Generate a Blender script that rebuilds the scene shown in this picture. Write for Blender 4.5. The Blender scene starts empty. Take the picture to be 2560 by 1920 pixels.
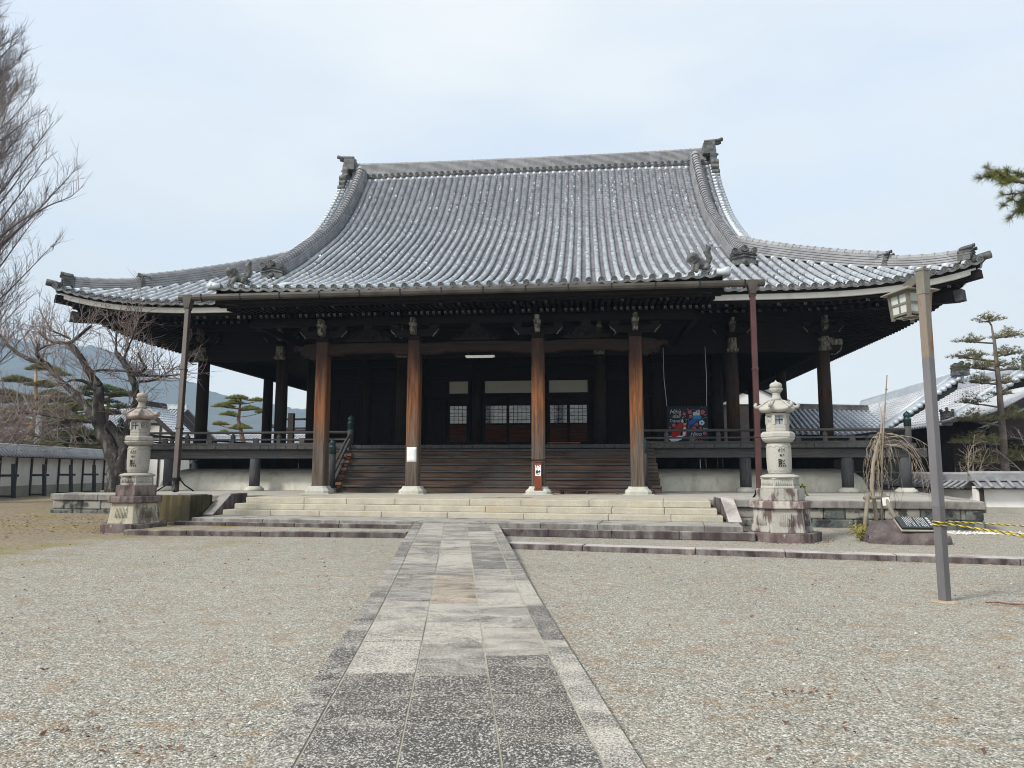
import bpy, math, random
import numpy as np
from mathutils import Vector, Matrix
R = math.radians
SC = bpy.context.scene
COL = SC.collection
random.seed(7)
# ------------------------------------------------------------------ camera
cam_d = bpy.data.cameras.new("camera")
cam = bpy.data.objects.new("camera", cam_d)
COL.objects.link(cam)
cam.location = (0, 0, 1.6)
cam.rotation_euler = (math.pi / 2 + 0.1189, 0, 0.1053)
cam_d.sensor_width = 36
cam_d.lens = 36 * 1800 / 2560
cam_d.clip_start = 0.05
cam_d.clip_end = 20000
SC.camera = cam
SC.view_settings.view_transform = 'Standard'
SC.view_settings.look = 'None'
SC.view_settings.exposure = 1.8
SC.view_settings.gamma = 1.0
SC.cycles.max_bounces = 6
SC.cycles.diffuse_bounces = 4
SC.cycles.volume_bounces = 0
SC.cycles.use_denoising = True
SC.cycles.filter_width = 1.05
# ------------------------------------------------------------------ sky and sun
SUN_EL, SUN_AZ = R(42), R(-128)       # azimuth measured clockwise from +Y: sun stands behind the camera, to the left
W = bpy.data.worlds.new("World")
SC.world = W
W.use_nodes = True
nt = W.node_tree
nt.nodes.clear()
def wn(t, **k):
    n = nt.nodes.new(t)
    for a, b in k.items(): setattr(n, a, b)
    return n
sky = wn('ShaderNodeTexSky', sky_type='NISHITA', sun_disc=False)
sky.sun_elevation = SUN_EL
sky.sun_rotation = SUN_AZ
sky.air_density = 1.0
sky.dust_density = 2.0
tc = wn('ShaderNodeTexCoord')
mp = wn('ShaderNodeMapping')
mp.inputs['Scale'].default_value = (1.0, 1.0, 3.2)
no = wn('ShaderNodeTexNoise')
no.inputs['Scale'].default_value = 1.7
no.inputs['Detail'].default_value = 6
no.inputs['Roughness'].default_value = 0.5
rp = wn('ShaderNodeValToRGB')
rp.color_ramp.elements[0].position = 0.36
rp.color_ramp.elements[0].color = (0.64, 0.64, 0.64, 1)
rp.color_ramp.elements[1].position = 0.62
rp.color_ramp.elements[1].color = (0.97, 0.97, 0.97, 1)
cl = wn('ShaderNodeRGB')
cl.outputs[0].default_value = (3.50, 3.53, 3.34, 1)   # thin cloud deck, in the sky model's own units
mx = wn('ShaderNodeMixRGB')
bg = wn('ShaderNodeBackground')
bg.inputs['Strength'].default_value = 0.095
out = wn('ShaderNodeOutputWorld')
L = nt.links.new
L(tc.outputs['Generated'], mp.inputs['Vector'])
L(mp.outputs['Vector'], no.inputs['Vector'])
L(no.outputs['Fac'], rp.inputs['Fac'])
L(rp.outputs['Color'], mx.inputs['Fac'])
L(sky.outputs['Color'], mx.inputs['Color1'])
L(cl.outputs[0], mx.inputs['Color2'])
L(mx.outputs['Color'], bg.inputs['Color'])
L(bg.outputs['Background'], out.inputs['Surface'])
sun_d = bpy.data.lights.new("sun", 'SUN')
sun_d.energy = 1.5
sun_d.angle = R(12)
sun_d.color = (1.0, 0.95, 0.88)
sun = bpy.data.objects.new("sun", sun_d)
COL.objects.link(sun)
sd = Vector((math.sin(SUN_AZ) * math.cos(SUN_EL), math.cos(SUN_AZ) * math.cos(SUN_EL), math.sin(SUN_EL)))
sun.rotation_euler = sd.to_track_quat('Z', 'Y').to_euler()
sun.location = (-30, -30, 40)

# ------------------------------------------------------------------ materials
def newmat(name):
    m = bpy.data.materials.new(name)
    m.use_nodes = True
    m.node_tree.nodes.clear()
    return m
class NT:
    """small helper round a material's node tree"""
    def __init__(s, m):
        s.t = m.node_tree
        s.bsdf = s.n('ShaderNodeBsdfPrincipled')
        s.out = s.n('ShaderNodeOutputMaterial')
        s.l(s.bsdf.outputs[0], s.out.inputs['Surface'])
    def n(s, t, **k):
        x = s.t.nodes.new(t)
        for a, b in k.items(): setattr(x, a, b)
        return x
    def l(s, a, b): s.t.links.new(a, b)
    def coord(s, scale=(1, 1, 1), kind='Object'):
        c = s.n('ShaderNodeTexCoord'); m = s.n('ShaderNodeMapping')
        m.inputs['Scale'].default_value = scale
        s.l(c.outputs[kind], m.inputs['Vector'])
        return m.outputs['Vector']
    def noise(s, vec, scale, detail=4, rough=0.55, dist=0.0):
        x = s.n('ShaderNodeTexNoise')
        x.inputs['Scale'].default_value = scale; x.inputs['Detail'].default_value = detail
        x.inputs['Roughness'].default_value = rough; x.inputs['Distortion'].default_value = dist
        s.l(vec, x.inputs['Vector'])
        return x.outputs['Fac']
    def voro(s, vec, scale, out='Color', feature='F1'):
        x = s.n('ShaderNodeTexVoronoi'); x.feature = feature
        x.inputs['Scale'].default_value = scale
        s.l(vec, x.inputs['Vector'])
        return x.outputs[out]
    def ramp(s, fac, stops):
        x = s.n('ShaderNodeValToRGB')
        e = x.color_ramp.elements
        while len(e) < len(stops): e.new(0.5)
        for q, (p, c) in zip(e, stops):
            q.position = p
            q.color = (c, c, c, 1) if isinstance(c, (int, float)) else (*c, 1)
        s.l(fac, x.inputs['Fac'])
        return x.outputs['Color']
    def mix(s, fac, a, b, mode='MIX'):
        x = s.n('ShaderNodeMixRGB', blend_type=mode)
        for v, i in ((fac, 0), (a, 1), (b, 2)):
            if hasattr(v, 'node'): s.l(v, x.inputs[i])
            elif i == 0: x.inputs[0].default_value = v
            else: x.inputs[i].default_value = (*v, 1) if not isinstance(v, (int, float)) else (v, v, v, 1)
        return x.outputs[0]
    def math(s, op, a, b=0.0, clamp=False):
        x = s.n('ShaderNodeMath', operation=op); x.use_clamp = clamp
        for v, i in ((a, 0), (b, 1)):
            if hasattr(v, 'node'): s.l(v, x.inputs[i])
            else: x.inputs[i].default_value = v
        return x.outputs[0]
    def sep(s, vec):
        x = s.n('ShaderNodeSeparateXYZ'); s.l(vec, x.inputs[0]); return x.outputs
    def attr(s, name):
        x = s.n('ShaderNodeAttribute'); x.attribute_name = name; return x.outputs['Color']
    def bump(s, h, strength=0.3, dist=0.02):
        x = s.n('ShaderNodeBump')
        x.inputs['Strength'].default_value = strength; x.inputs['Distance'].default_value = dist
        s.l(h, x.inputs['Height']); s.l(x.outputs[0], s.bsdf.inputs['Normal'])
        return x
    def base(s, c): 
        if hasattr(c, 'node'): s.l(c, s.bsdf.inputs['Base Color'])
        else: s.bsdf.inputs['Base Color'].default_value = (*c, 1)
    def rough(s, v, spec=None):
        if hasattr(v, 'node'): s.l(v, s.bsdf.inputs['Roughness'])
        else: s.bsdf.inputs['Roughness'].default_value = v
        if spec is not None: s.bsdf.inputs['Specular IOR Level'].default_value = spec

def plain(name, c, rough=0.6, metal=0.0, var=0.18, scale=6.0, bump=0.1, spec=0.4):
    m = newmat(name); n = NT(m)
    v = n.coord()
    f = n.noise(v, scale, 5)
    a = tuple(x * (1 - var) for x in c); b = tuple(min(1, x * (1 + var)) for x in c)
    n.base(n.ramp(f, [(0.3, a), (0.7, b)]))
    n.rough(rough, spec); n.bsdf.inputs['Metallic'].default_value = metal
    if bump: n.bump(n.noise(v, scale * 6, 4), bump, 0.01)
    return m

def wood(name, dark, light, axis=2, rough=0.75, freq=9.0, grey=None, bump=0.35):
    """weathered timber, grain running along one object axis"""
    m = newmat(name); n = NT(m)
    sc = [freq, freq, freq]; sc[axis] = freq * 0.06
    v = n.coord(tuple(sc))
    f = n.noise(v, 1.6, 8, 0.62, 0.9)
    c = n.ramp(f, [(0.28, dark), (0.72, light)])
    if grey:
        g = n.noise(n.coord(), 0.9, 5)
        c = n.mix(n.ramp(g, [(0.42, 0.0), (0.62, 0.85)]), c, grey)
    crack = n.noise(v, 4.0, 3, 0.5, 0.3)
    c = n.mix(n.ramp(crack, [(0.30, 0.8), (0.38, 0.0)]), c, tuple(x * 0.35 for x in dark))
    n.base(c); n.rough(rough, 0.12)
    n.bump(f, bump, 0.02)
    return m

def stone(name, a, b, stain=None, vert=None, sscale=0.8, sthr=(0.5, 0.66), samt=0.85, speck=0.25, fine=70, rough=0.85, bump=0.35, blotch=None):
    m = newmat(name); n = NT(m)
    v = n.coord()
    f = n.noise(v, 2.2, 6)
    c = n.ramp(f, [(0.3, a), (0.7, b)])
    g = n.noise(v, fine, 2, 0.6)
    c = n.mix(speck, c, n.ramp(g, [(0.35, 0.25), (0.5, 0.5), (0.66, 1.0)]), 'SOFT_LIGHT')
    if stain:
        w = n.coord((1, 1, 0.35))
        q = n.noise(w, sscale * 3, 8, 0.65)
        c = n.mix(n.ramp(q, [(sthr[0], 0.0), (sthr[1], samt)]), c, stain)
    if vert:      # darker tone on the upright faces, broken up by noise
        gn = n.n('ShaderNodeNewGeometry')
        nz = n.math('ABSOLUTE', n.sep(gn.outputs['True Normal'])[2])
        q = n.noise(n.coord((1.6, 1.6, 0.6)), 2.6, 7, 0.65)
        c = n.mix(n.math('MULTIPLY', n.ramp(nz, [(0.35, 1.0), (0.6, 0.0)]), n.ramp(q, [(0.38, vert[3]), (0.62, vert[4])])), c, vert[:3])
    if blotch:
        q = n.noise(n.coord((1, 1, 1)), 5.5, 6, 0.7)
        c = n.mix(n.ramp(q, [(0.6, 0.0), (0.66, 0.8)]), c, blotch)
    n.base(c); n.rough(rough, 0.25)
    n.bump(n.math('ADD', f, n.math('MULTIPLY', g, 0.25)), bump, 0.02)
    return m

M = {}
# roof tile: fired silver-grey clay, tone differs from tile to tile
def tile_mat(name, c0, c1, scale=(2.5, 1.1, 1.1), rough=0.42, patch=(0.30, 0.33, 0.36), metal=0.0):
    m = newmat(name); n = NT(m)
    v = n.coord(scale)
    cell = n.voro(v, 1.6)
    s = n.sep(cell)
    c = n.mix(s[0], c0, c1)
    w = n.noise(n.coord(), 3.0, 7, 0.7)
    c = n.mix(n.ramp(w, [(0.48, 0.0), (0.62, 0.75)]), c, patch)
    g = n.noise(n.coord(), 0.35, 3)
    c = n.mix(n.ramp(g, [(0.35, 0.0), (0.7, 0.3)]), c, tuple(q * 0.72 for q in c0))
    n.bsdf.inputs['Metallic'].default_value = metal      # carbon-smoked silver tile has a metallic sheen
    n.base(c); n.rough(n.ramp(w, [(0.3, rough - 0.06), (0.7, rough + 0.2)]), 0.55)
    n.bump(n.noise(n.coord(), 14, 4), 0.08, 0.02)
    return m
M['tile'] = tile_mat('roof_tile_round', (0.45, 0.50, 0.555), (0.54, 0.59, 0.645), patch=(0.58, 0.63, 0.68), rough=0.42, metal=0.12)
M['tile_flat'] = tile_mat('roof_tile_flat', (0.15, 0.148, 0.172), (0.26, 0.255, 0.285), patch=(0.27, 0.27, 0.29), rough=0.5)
M['tile_ridge'] = tile_mat('roof_tile_ridge', (0.20, 0.205, 0.22), (0.29, 0.295, 0.31), rough=0.55, patch=(0.34, 0.345, 0.355))
M['tile_dark'] = tile_mat('roof_tile_ornament', (0.035, 0.04, 0.041), (0.09, 0.095, 0.096), scale=(3, 3, 3), rough=0.6, patch=(0.2, 0.205, 0.19))
M['tile_disc'] = tile_mat('roof_tile_crest', (0.085, 0.09, 0.092), (0.16, 0.168, 0.17), scale=(3, 3, 3), rough=0.6, patch=(0.18, 0.19, 0.185))
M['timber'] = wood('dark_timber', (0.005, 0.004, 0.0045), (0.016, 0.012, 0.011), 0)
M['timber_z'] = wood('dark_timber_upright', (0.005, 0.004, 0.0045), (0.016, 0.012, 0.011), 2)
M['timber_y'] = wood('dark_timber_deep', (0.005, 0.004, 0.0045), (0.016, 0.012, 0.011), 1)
M['beam'] = wood('porch_beam_timber', (0.007, 0.0055, 0.005), (0.034, 0.021, 0.016), 0)
M['grey_x'] = wood('weathered_grey_timber', (0.035, 0.034, 0.036), (0.115, 0.11, 0.105), 0, grey=(0.06, 0.062, 0.066))
M['grey_z'] = wood('weathered_grey_post', (0.03, 0.03, 0.033), (0.11, 0.108, 0.105), 2, grey=(0.05, 0.054, 0.06))
M['grey_y'] = wood('weathered_grey_board', (0.035, 0.034, 0.036), (0.115, 0.11, 0.105), 1, grey=(0.06, 0.062, 0.066))
M['step'] = wood('stair_timber', (0.026, 0.017, 0.013), (0.15, 0.092, 0.064), 0, freq=4.0, grey=(0.085, 0.072, 0.064))
M['peg'] = plain('tenon_end_grain', (0.17, 0.075, 0.04), 0.7)
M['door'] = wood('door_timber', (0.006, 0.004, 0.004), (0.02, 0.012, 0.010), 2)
M['koshi'] = wood('door_panel_timber', (0.035, 0.013, 0.008), (0.10, 0.04, 0.022), 0)
M['endpaint'] = stone('flaking_white_end_paint', (0.10, 0.095, 0.08), (0.36, 0.34, 0.27), stain=(0.02, 0.017, 0.015), sscale=5.5, sthr=(0.44, 0.54), samt=0.95, speck=0)
M['nosepaint'] = stone('flaking_white_nose_paint', (0.12, 0.115, 0.10), (0.27, 0.26, 0.225), stain=(0.02, 0.017, 0.015), sscale=4, sthr=(0.44, 0.58), speck=0)
M['fascia'] = stone('white_eave_board', (0.72, 0.72, 0.70), (0.80, 0.80, 0.78), stain=(0.5, 0.5, 0.47), sscale=0.6, samt=0.4, speck=0.05)
M['plaster'] = stone('white_plaster', (0.72, 0.705, 0.69), (0.80, 0.785, 0.77), stain=(0.52, 0.50, 0.46), sscale=0.25, sthr=(0.5, 0.75), samt=0.5, speck=0.04, fine=20, bump=0.12)
M['plaster_low'] = stone('grey_plinth_plaster', (0.27, 0.265, 0.235), (0.35, 0.345, 0.30), stain=(0.25, 0.23, 0.15), sscale=0.35, samt=0.5, speck=0.1)
M['plaster_mound'] = stone('yellowed_plaster_mound', (0.58, 0.555, 0.47), (0.70, 0.68, 0.61), stain=(0.36, 0.31, 0.20), sscale=0.75, sthr=(0.5, 0.68), samt=0.6, speck=0.05, fine=20, bump=0.15)
M['bronze'] = plain('green_bronze', (0.035, 0.07, 0.072), 0.5, 0.6, 0.4, 20)
M['gutter'] = plain('brown_bronze_gutter', (0.062, 0.055, 0.047), 0.6, 0.1, 0.35, 2.0)
M['pipe_brown'] = plain('brown_downpipe', (0.040, 0.028, 0.023), 0.6, 0.0, 0.25, 2.0)
M['pipe_red'] = plain('red_brown_downpipe', (0.075, 0.03, 0.03), 0.55, 0.0, 0.25, 2.0)
M['black'] = plain('black_iron', (0.012, 0.012, 0.014), 0.5, 0.5)
M['granite'] = stone('pale_cut_granite', (0.34, 0.318, 0.262), (0.455, 0.425, 0.345), stain=(0.36, 0.28, 0.16), sscale=0.35, sthr=(0.52, 0.72), samt=0.5, speck=0.5)
M['granite_base'] = stone('grey_granite_footing', (0.42, 0.42, 0.38), (0.54, 0.53, 0.47), stain=(0.34, 0.33, 0.25), sscale=0.5, samt=0.5, speck=0.4)
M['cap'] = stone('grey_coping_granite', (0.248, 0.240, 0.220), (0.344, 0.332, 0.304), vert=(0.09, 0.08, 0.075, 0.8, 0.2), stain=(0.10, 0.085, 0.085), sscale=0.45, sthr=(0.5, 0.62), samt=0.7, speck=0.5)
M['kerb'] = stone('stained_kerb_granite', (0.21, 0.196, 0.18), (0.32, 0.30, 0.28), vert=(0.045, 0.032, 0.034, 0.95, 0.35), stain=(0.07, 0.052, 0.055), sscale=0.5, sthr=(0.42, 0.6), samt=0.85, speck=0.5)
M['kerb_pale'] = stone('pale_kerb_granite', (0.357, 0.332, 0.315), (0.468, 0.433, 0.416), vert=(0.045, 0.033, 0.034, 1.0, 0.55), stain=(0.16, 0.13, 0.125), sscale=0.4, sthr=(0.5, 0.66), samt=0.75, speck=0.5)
M['floor_stone'] = stone('pale_platform_paving', (0.340, 0.327, 0.293), (0.425, 0.404, 0.357), stain=(0.30, 0.285, 0.25), sscale=0.25, samt=0.6, speck=0.3)
M['lantern_new'] = stone('clean_pale_lantern_granite', (0.352, 0.345, 0.313), (0.422, 0.412, 0.373), stain=(0.34, 0.34, 0.29), sscale=0.9, sthr=(0.55, 0.72), samt=0.6, speck=0.35)
M['lantern_stain'] = stone('streaked_lantern_granite', (0.313, 0.299, 0.272), (0.381, 0.367, 0.333), stain=(0.085, 0.055, 0.055), sscale=1.1, sthr=(0.50, 0.58), samt=0.92, speck=0.35)
M['lantern_dark'] = stone('dark_red_lantern_granite', (0.115, 0.082, 0.078), (0.205, 0.165, 0.155), stain=(0.045, 0.036, 0.037), sscale=1.2, sthr=(0.48, 0.6), samt=0.85, speck=0.35, blotch=(0.4, 0.38, 0.35))
M['lantern_old'] = stone('weathered_lantern_granite', (0.266, 0.250, 0.223), (0.360, 0.340, 0.305), stain=(0.20, 0.165, 0.15), sscale=0.9, sthr=(0.5, 0.64), samt=0.7, speck=0.4)
M['lantern_old_roof'] = stone('weathered_lantern_roof', (0.27, 0.215, 0.20), (0.42, 0.37, 0.34), stain=(0.14, 0.10, 0.095), sscale=1.1, sthr=(0.48, 0.62), samt=0.7, speck=0.3)
M['lantern_die'] = stone('yellowed_lantern_die', (0.306, 0.289, 0.212), (0.425, 0.399, 0.315), stain=(0.085, 0.06, 0.055), sscale=0.9, sthr=(0.54, 0.64), samt=0.85, speck=0.3, blotch=(0.62, 0.61, 0.58))
M['mossy'] = wood('mossy_concrete', (0.028, 0.026, 0.013), (0.13, 0.105, 0.05), 2, freq=4.0, grey=(0.03, 0.028, 0.02))
M['ink'] = plain('black_ink', (0.015, 0.016, 0.02), 0.7, bump=0)
M['white'] = plain('white_paper', (0.80, 0.81, 0.83), 0.7, var=0.03, bump=0)
M['letter'] = plain('white_letter_fill', (0.75, 0.77, 0.76), 0.6, var=0.03, bump=0)
def gravel_mat():
    m = newmat('fine_grey_gravel'); n = NT(m)
    v = n.coord()
    c1 = n.voro(v, 72.0); d1 = n.voro(v, 72.0, 'Distance')
    c2 = n.voro(v, 190.0)
    s = n.sep(c1); s2 = n.sep(c2)
    col = n.ramp(s[0], [(0.0, (0.035, 0.035, 0.035)), (0.25, (0.155, 0.15, 0.132)), (0.5, (0.305, 0.295, 0.252)), (0.78, (0.435, 0.418, 0.36)), (1.0, (0.80, 0.78, 0.72))])
    col2 = n.ramp(s2[1], [(0.0, (0.08, 0.075, 0.062)), (0.6, (0.31, 0.293, 0.24)), (1.0, (0.49, 0.46, 0.39))])
    col = n.mix(0.30, col, col2)
    big = n.noise(v, 0.35, 5, 0.6)
    col = n.mix(n.ramp(big, [(0.35, 0.0), (0.65, 0.6)]), col, n.mix(0.5, col, (0.42, 0.393, 0.33)))
    med = n.noise(v, 9.0, 6, 0.8)
    col = n.mix(0.5, col, n.ramp(med, [(0.3, 0.22), (0.5, 0.5), (0.7, 0.8)]), 'SOFT_LIGHT')
    # drifts of orange-brown pine needles
    nv = n.coord((1.0, 1.5, 1.0))
    q = n.noise(nv, 2.6, 9, 0.74, 0.6)
    q2 = n.noise(n.coord((26, 60, 30)), 1.0, 4, 0.7)
    mk = n.math('MULTIPLY', n.ramp(q, [(0.505, 0.0), (0.62, 1.0)]), n.ramp(q2, [(0.46, 0.0), (0.54, 0.85)]))
    col = n.mix(mk, col, (0.29, 0.175, 0.085))
    mo = n.noise(v, 0.8, 6, 0.65)
    # litter and moss to the far left of the yard
    geo = n.n('ShaderNodeNewGeometry')
    p = n.sep(geo.outputs['Position'])
    lx = n.math('ADD', n.math('MULTIPLY', p[0], -0.35), n.math('MULTIPLY', p[1], 0.10))
    wob = n.math('MULTIPLY', n.math('SUBTRACT', mo, 0.5), 3.2)
    lm = n.math('ADD', lx, wob)
    lit = n.ramp(n.math('MULTIPLY', n.math('SUBTRACT', lm, 4.75), 0.8), [(0.0, 0.0), (1.0, 0.9)])
    lc = n.ramp(n.noise(v, 9.0, 6, 0.75), [(0.3, (0.11, 0.085, 0.055)), (0.5, (0.23, 0.185, 0.125)), (0.62, (0.33, 0.27, 0.19)), (0.75, (0.42, 0.30, 0.21))])
    col = n.mix(lit, col, lc)
    ms = n.noise(v, 0.55, 6, 0.7)
    mm = n.math('MULTIPLY', n.ramp(ms, [(0.5, 0.0), (0.64, 0.8)]), n.ramp(n.math('MULTIPLY', n.math('SUBTRACT', lm, 3.6), 0.6), [(0.0, 0.0), (1.0, 1.0)]))
    col = n.mix(mm, col, (0.22, 0.19, 0.045))
    n.base(col)
    n.rough(0.9, 0.2)
    h = n.math('SUBTRACT', 1.0, d1)
    h = n.math('ADD', h, n.math('MULTIPLY', s[1], 0.6))
    und = n.noise(v, 2.4, 4, 0.6)
    h = n.math('ADD', h, n.math('MULTIPLY', und, 5.0))
    n.bump(h, 0.8, 0.012)
    return m
M['gravel'] = gravel_mat()

def path_mat():
    m = newmat('speckled_path_granite'); n = NT(m)
    v = n.coord()
    tone = n.sep(n.attr('tone'))
    sp = n.noise(n.coord((1, 0.8, 1)), 75, 3, 0.7)
    pale = n.ramp(sp, [(0.36, (0.12, 0.105, 0.092)), (0.47, (0.35, 0.328, 0.29)), (0.62, (0.55, 0.525, 0.475))])
    dark = n.ramp(sp, [(0.42, (0.052, 0.050, 0.047)), (0.53, (0.11, 0.104, 0.098)), (0.61, (0.50, 0.485, 0.45))])
    lich = n.noise(n.coord((1.0, 1.9, 1.0)), 1.7, 8, 0.70, 0.9)
    k = n.math('ADD', lich, n.math('MULTIPLY', n.math('SUBTRACT', tone[0], 0.5), 0.50))
    c = n.mix(n.ramp(k, [(0.36, 0.0), (0.62, 1.0)]), pale, dark)
    c = n.mix(n.math('MULTIPLY', tone[1], 0.5), c, n.mix(1.0, c, (1.0, 0.84, 0.66), 'MULTIPLY'))
    n.base(c); n.rough(0.88, 0.25)
    n.bump(sp, 0.5, 0.006)
    return m
M['path'] = path_mat()
def wallstone_mat():
    m = newmat('rough_wall_stone'); n = NT(m)
    v = n.coord()
    t = n.sep(n.attr('tone'))
    f = n.noise(v, 3.0, 8, 0.65)
    c = n.mix(n.ramp(t[0], [(0.2, 0.0), (0.8, 1.0)]), (0.055, 0.072, 0.07), (0.26, 0.245, 0.215))
    c = n.mix(n.ramp(f, [(0.3, 0.0), (0.75, 0.5)]), c, (0.30, 0.29, 0.265))
    q = n.noise(v, 1.6, 7, 0.7)
    c = n.mix(n.ramp(q, [(0.49, 0.0), (0.57, 0.92)]), c, (0.022, 0.021, 0.022))
    n.base(c); n.rough(0.85, 0.3); n.bump(f, 0.6, 0.04)
    return m
M['wallstone'] = wallstone_mat()
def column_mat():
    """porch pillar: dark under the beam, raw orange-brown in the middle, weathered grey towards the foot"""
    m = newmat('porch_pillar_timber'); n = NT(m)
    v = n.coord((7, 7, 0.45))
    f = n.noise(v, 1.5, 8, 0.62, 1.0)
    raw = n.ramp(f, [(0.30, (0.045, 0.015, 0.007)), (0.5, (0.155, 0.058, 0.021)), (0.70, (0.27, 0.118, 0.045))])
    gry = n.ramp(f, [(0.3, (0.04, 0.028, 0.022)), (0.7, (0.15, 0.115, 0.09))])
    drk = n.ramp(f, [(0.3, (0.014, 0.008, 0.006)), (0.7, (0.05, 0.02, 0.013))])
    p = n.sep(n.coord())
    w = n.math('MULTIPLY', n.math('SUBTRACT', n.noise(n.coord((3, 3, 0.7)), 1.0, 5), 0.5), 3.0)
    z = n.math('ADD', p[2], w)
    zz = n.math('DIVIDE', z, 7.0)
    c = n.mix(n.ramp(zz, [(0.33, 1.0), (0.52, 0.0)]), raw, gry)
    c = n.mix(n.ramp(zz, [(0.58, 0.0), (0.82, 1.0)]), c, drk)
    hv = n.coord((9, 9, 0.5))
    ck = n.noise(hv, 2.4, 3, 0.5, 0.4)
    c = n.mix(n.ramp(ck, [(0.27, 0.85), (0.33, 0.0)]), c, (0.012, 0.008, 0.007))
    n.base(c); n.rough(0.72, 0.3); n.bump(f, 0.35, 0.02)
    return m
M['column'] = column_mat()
M['round_col'] = wood('hall_pillar_timber', (0.009, 0.006, 0.005), (0.036, 0.023, 0.016), 2, freq=6, grey=(0.022, 0.02, 0.021))
M['round_col_red'] = wood('side_pillar_timber', (0.014, 0.009, 0.007), (0.085, 0.04, 0.018), 2, freq=6, grey=(0.035, 0.032, 0.034))
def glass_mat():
    m = newmat('paper_glass_painted_reflection'); n = NT(m)
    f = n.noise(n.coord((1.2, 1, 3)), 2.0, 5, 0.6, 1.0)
    n.base(n.ramp(f, [(0.38, (0.07, 0.085, 0.105)), (0.5, (0.20, 0.23, 0.265)), (0.65, (0.30, 0.33, 0.37))]))  # noise tones paint the panes' reflections over the paper colour
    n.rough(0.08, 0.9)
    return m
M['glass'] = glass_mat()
M['transom'] = plain('white_transom_paper', (0.42, 0.42, 0.385), 0.8, var=0.06, bump=0)
M['banner'] = plain('dark_blue_banner_cloth', (0.012, 0.015, 0.028), 0.8, bump=0)
for k, c in dict(red=(0.30, 0.016, 0.016), pink=(0.36, 0.095, 0.13), rose=(0.26, 0.035, 0.055), sky1=(0.38, 0.44, 0.46), sky2=(0.018, 0.19, 0.36), sky3=(0.018, 0.075, 0.32),
                 gold=(0.45, 0.33, 0.03), robe=(0.55, 0.57, 0.62), brown=(0.30, 0.17, 0.12), pale=(0.40, 0.52, 0.62)).items():
    M['b_' + k] = plain('banner_print_' + k, c, 0.8, var=0.05, bump=0)
M['lampmetal'] = plain('grey_painted_steel', (0.125, 0.12, 0.115), 0.5, 0.25, 0.12, 3)
M['lamphead'] = plain('olive_bronze_lamp_metal', (0.20, 0.185, 0.15), 0.5, 0.3, 0.15, 6)
M['lamppane'] = plain('frosted_lamp_pane', (0.50, 0.54, 0.52), 0.35, var=0.04, bump=0)
def pole_mat():
    m = newmat('repainted_rusting_lamp_pole'); n = NT(m)
    p = n.sep(n.coord())
    w = n.math('MULTIPLY', n.math('SUBTRACT', n.noise(n.coord(), 3.0, 4), 0.5), 0.06)
    z = n.math('ADD', p[2], w)
    f = n.noise(n.coord((1, 1, 0.3)), 9, 7, 0.7)
    grey = n.ramp(n.noise(n.coord((2, 2, 0.3)), 3, 5), [(0.3, (0.13, 0.126, 0.134)), (0.7, (0.17, 0.165, 0.174))])
    olive = n.mix(n.ramp(f, [(0.52, 0.0), (0.6, 0.8)]), (0.20, 0.17, 0.135), (0.22, 0.07, 0.025))
    base = n.ramp(f, [(0.3, (0.105, 0.10, 0.105)), (0.7, (0.14, 0.135, 0.14))])
    c = n.mix(n.math('GREATER_THAN', z, 3.02), grey, olive)
    c = n.mix(n.math('LESS_THAN', z, 1.16), c, base)
    n.base(c); n.rough(0.5, 0.4)
    return m
M['pole'] = pole_mat()
M['rope_y'] = plain('yellow_rope_fibre', (0.62, 0.50, 0.06), 0.8, var=0.1, scale=20)
M['rope_k'] = plain('black_rope_fibre', (0.06, 0.055, 0.04), 0.8, var=0.1, scale=20)
M['bark_dark'] = stone('dark_cherry_bark', (0.016, 0.013, 0.012), (0.06, 0.052, 0.047), stain=(0.17, 0.165, 0.15), sscale=1.6, sthr=(0.50, 0.62), samt=0.75, speck=0.3, fine=25, bump=1.0)
M['twig'] = plain('grey_brown_twig', (0.17, 0.14, 0.132), 0.85, var=0.3, scale=3, bump=0)
M['twig_red'] = plain('reddish_twig', (0.22, 0.175, 0.163), 0.85, var=0.3, scale=3, bump=0)
M['twig_pale'] = plain('pale_tan_twig', (0.30, 0.25, 0.195), 0.85, var=0.25, scale=3, bump=0)
M['bark_ginkgo'] = plain('grey_ginkgo_bark', (0.15, 0.12, 0.113), 0.85, var=0.35, scale=2, bump=0.5)
M['bark_pine'] = plain('grey_pine_bark', (0.15, 0.125, 0.11), 0.9, var=0.35, scale=4, bump=0.6)
M['bark_pine_red'] = plain('red_pine_bark', (0.16, 0.085, 0.055), 0.9, var=0.35, scale=4, bump=0.6)
def needle(name, a, b):
    m = newmat(name); n = NT(m)
    f = n.noise(n.coord(), 1.1, 5, 0.65)
    n.base(n.ramp(f, [(0.32, a), (0.68, b)])); n.rough(0.6, 0.3)
    return m
M['needle'] = needle('pine_needles', (0.07, 0.095, 0.02), (0.21, 0.22, 0.06))
M['needle_y'] = needle('yellow_green_pine_needles', (0.15, 0.17, 0.03), (0.30, 0.29, 0.06))
M['needle_b'] = needle('brownish_pine_needles', (0.085, 0.075, 0.03), (0.20, 0.165, 0.075))
M['needle_d'] = needle('deep_green_needles', (0.03, 0.06, 0.014), (0.12, 0.16, 0.035))
M['leaf_y'] = needle('yellow_green_leaves', (0.22, 0.21, 0.04), (0.42, 0.36, 0.10))
M['hill'] = stone('wooded_hill', (0.045, 0.06, 0.045), (0.10, 0.115, 0.085), speck=0, bump=0.0)
M['rock'] = stone('purple_grey_rock', (0.065, 0.05, 0.05), (0.14, 0.115, 0.11), stain=(0.22, 0.195, 0.16), sscale=1.2, sthr=(0.6, 0.7), samt=0.6, speck=0.4, fine=40, bump=0.7, rough=0.6)
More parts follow.
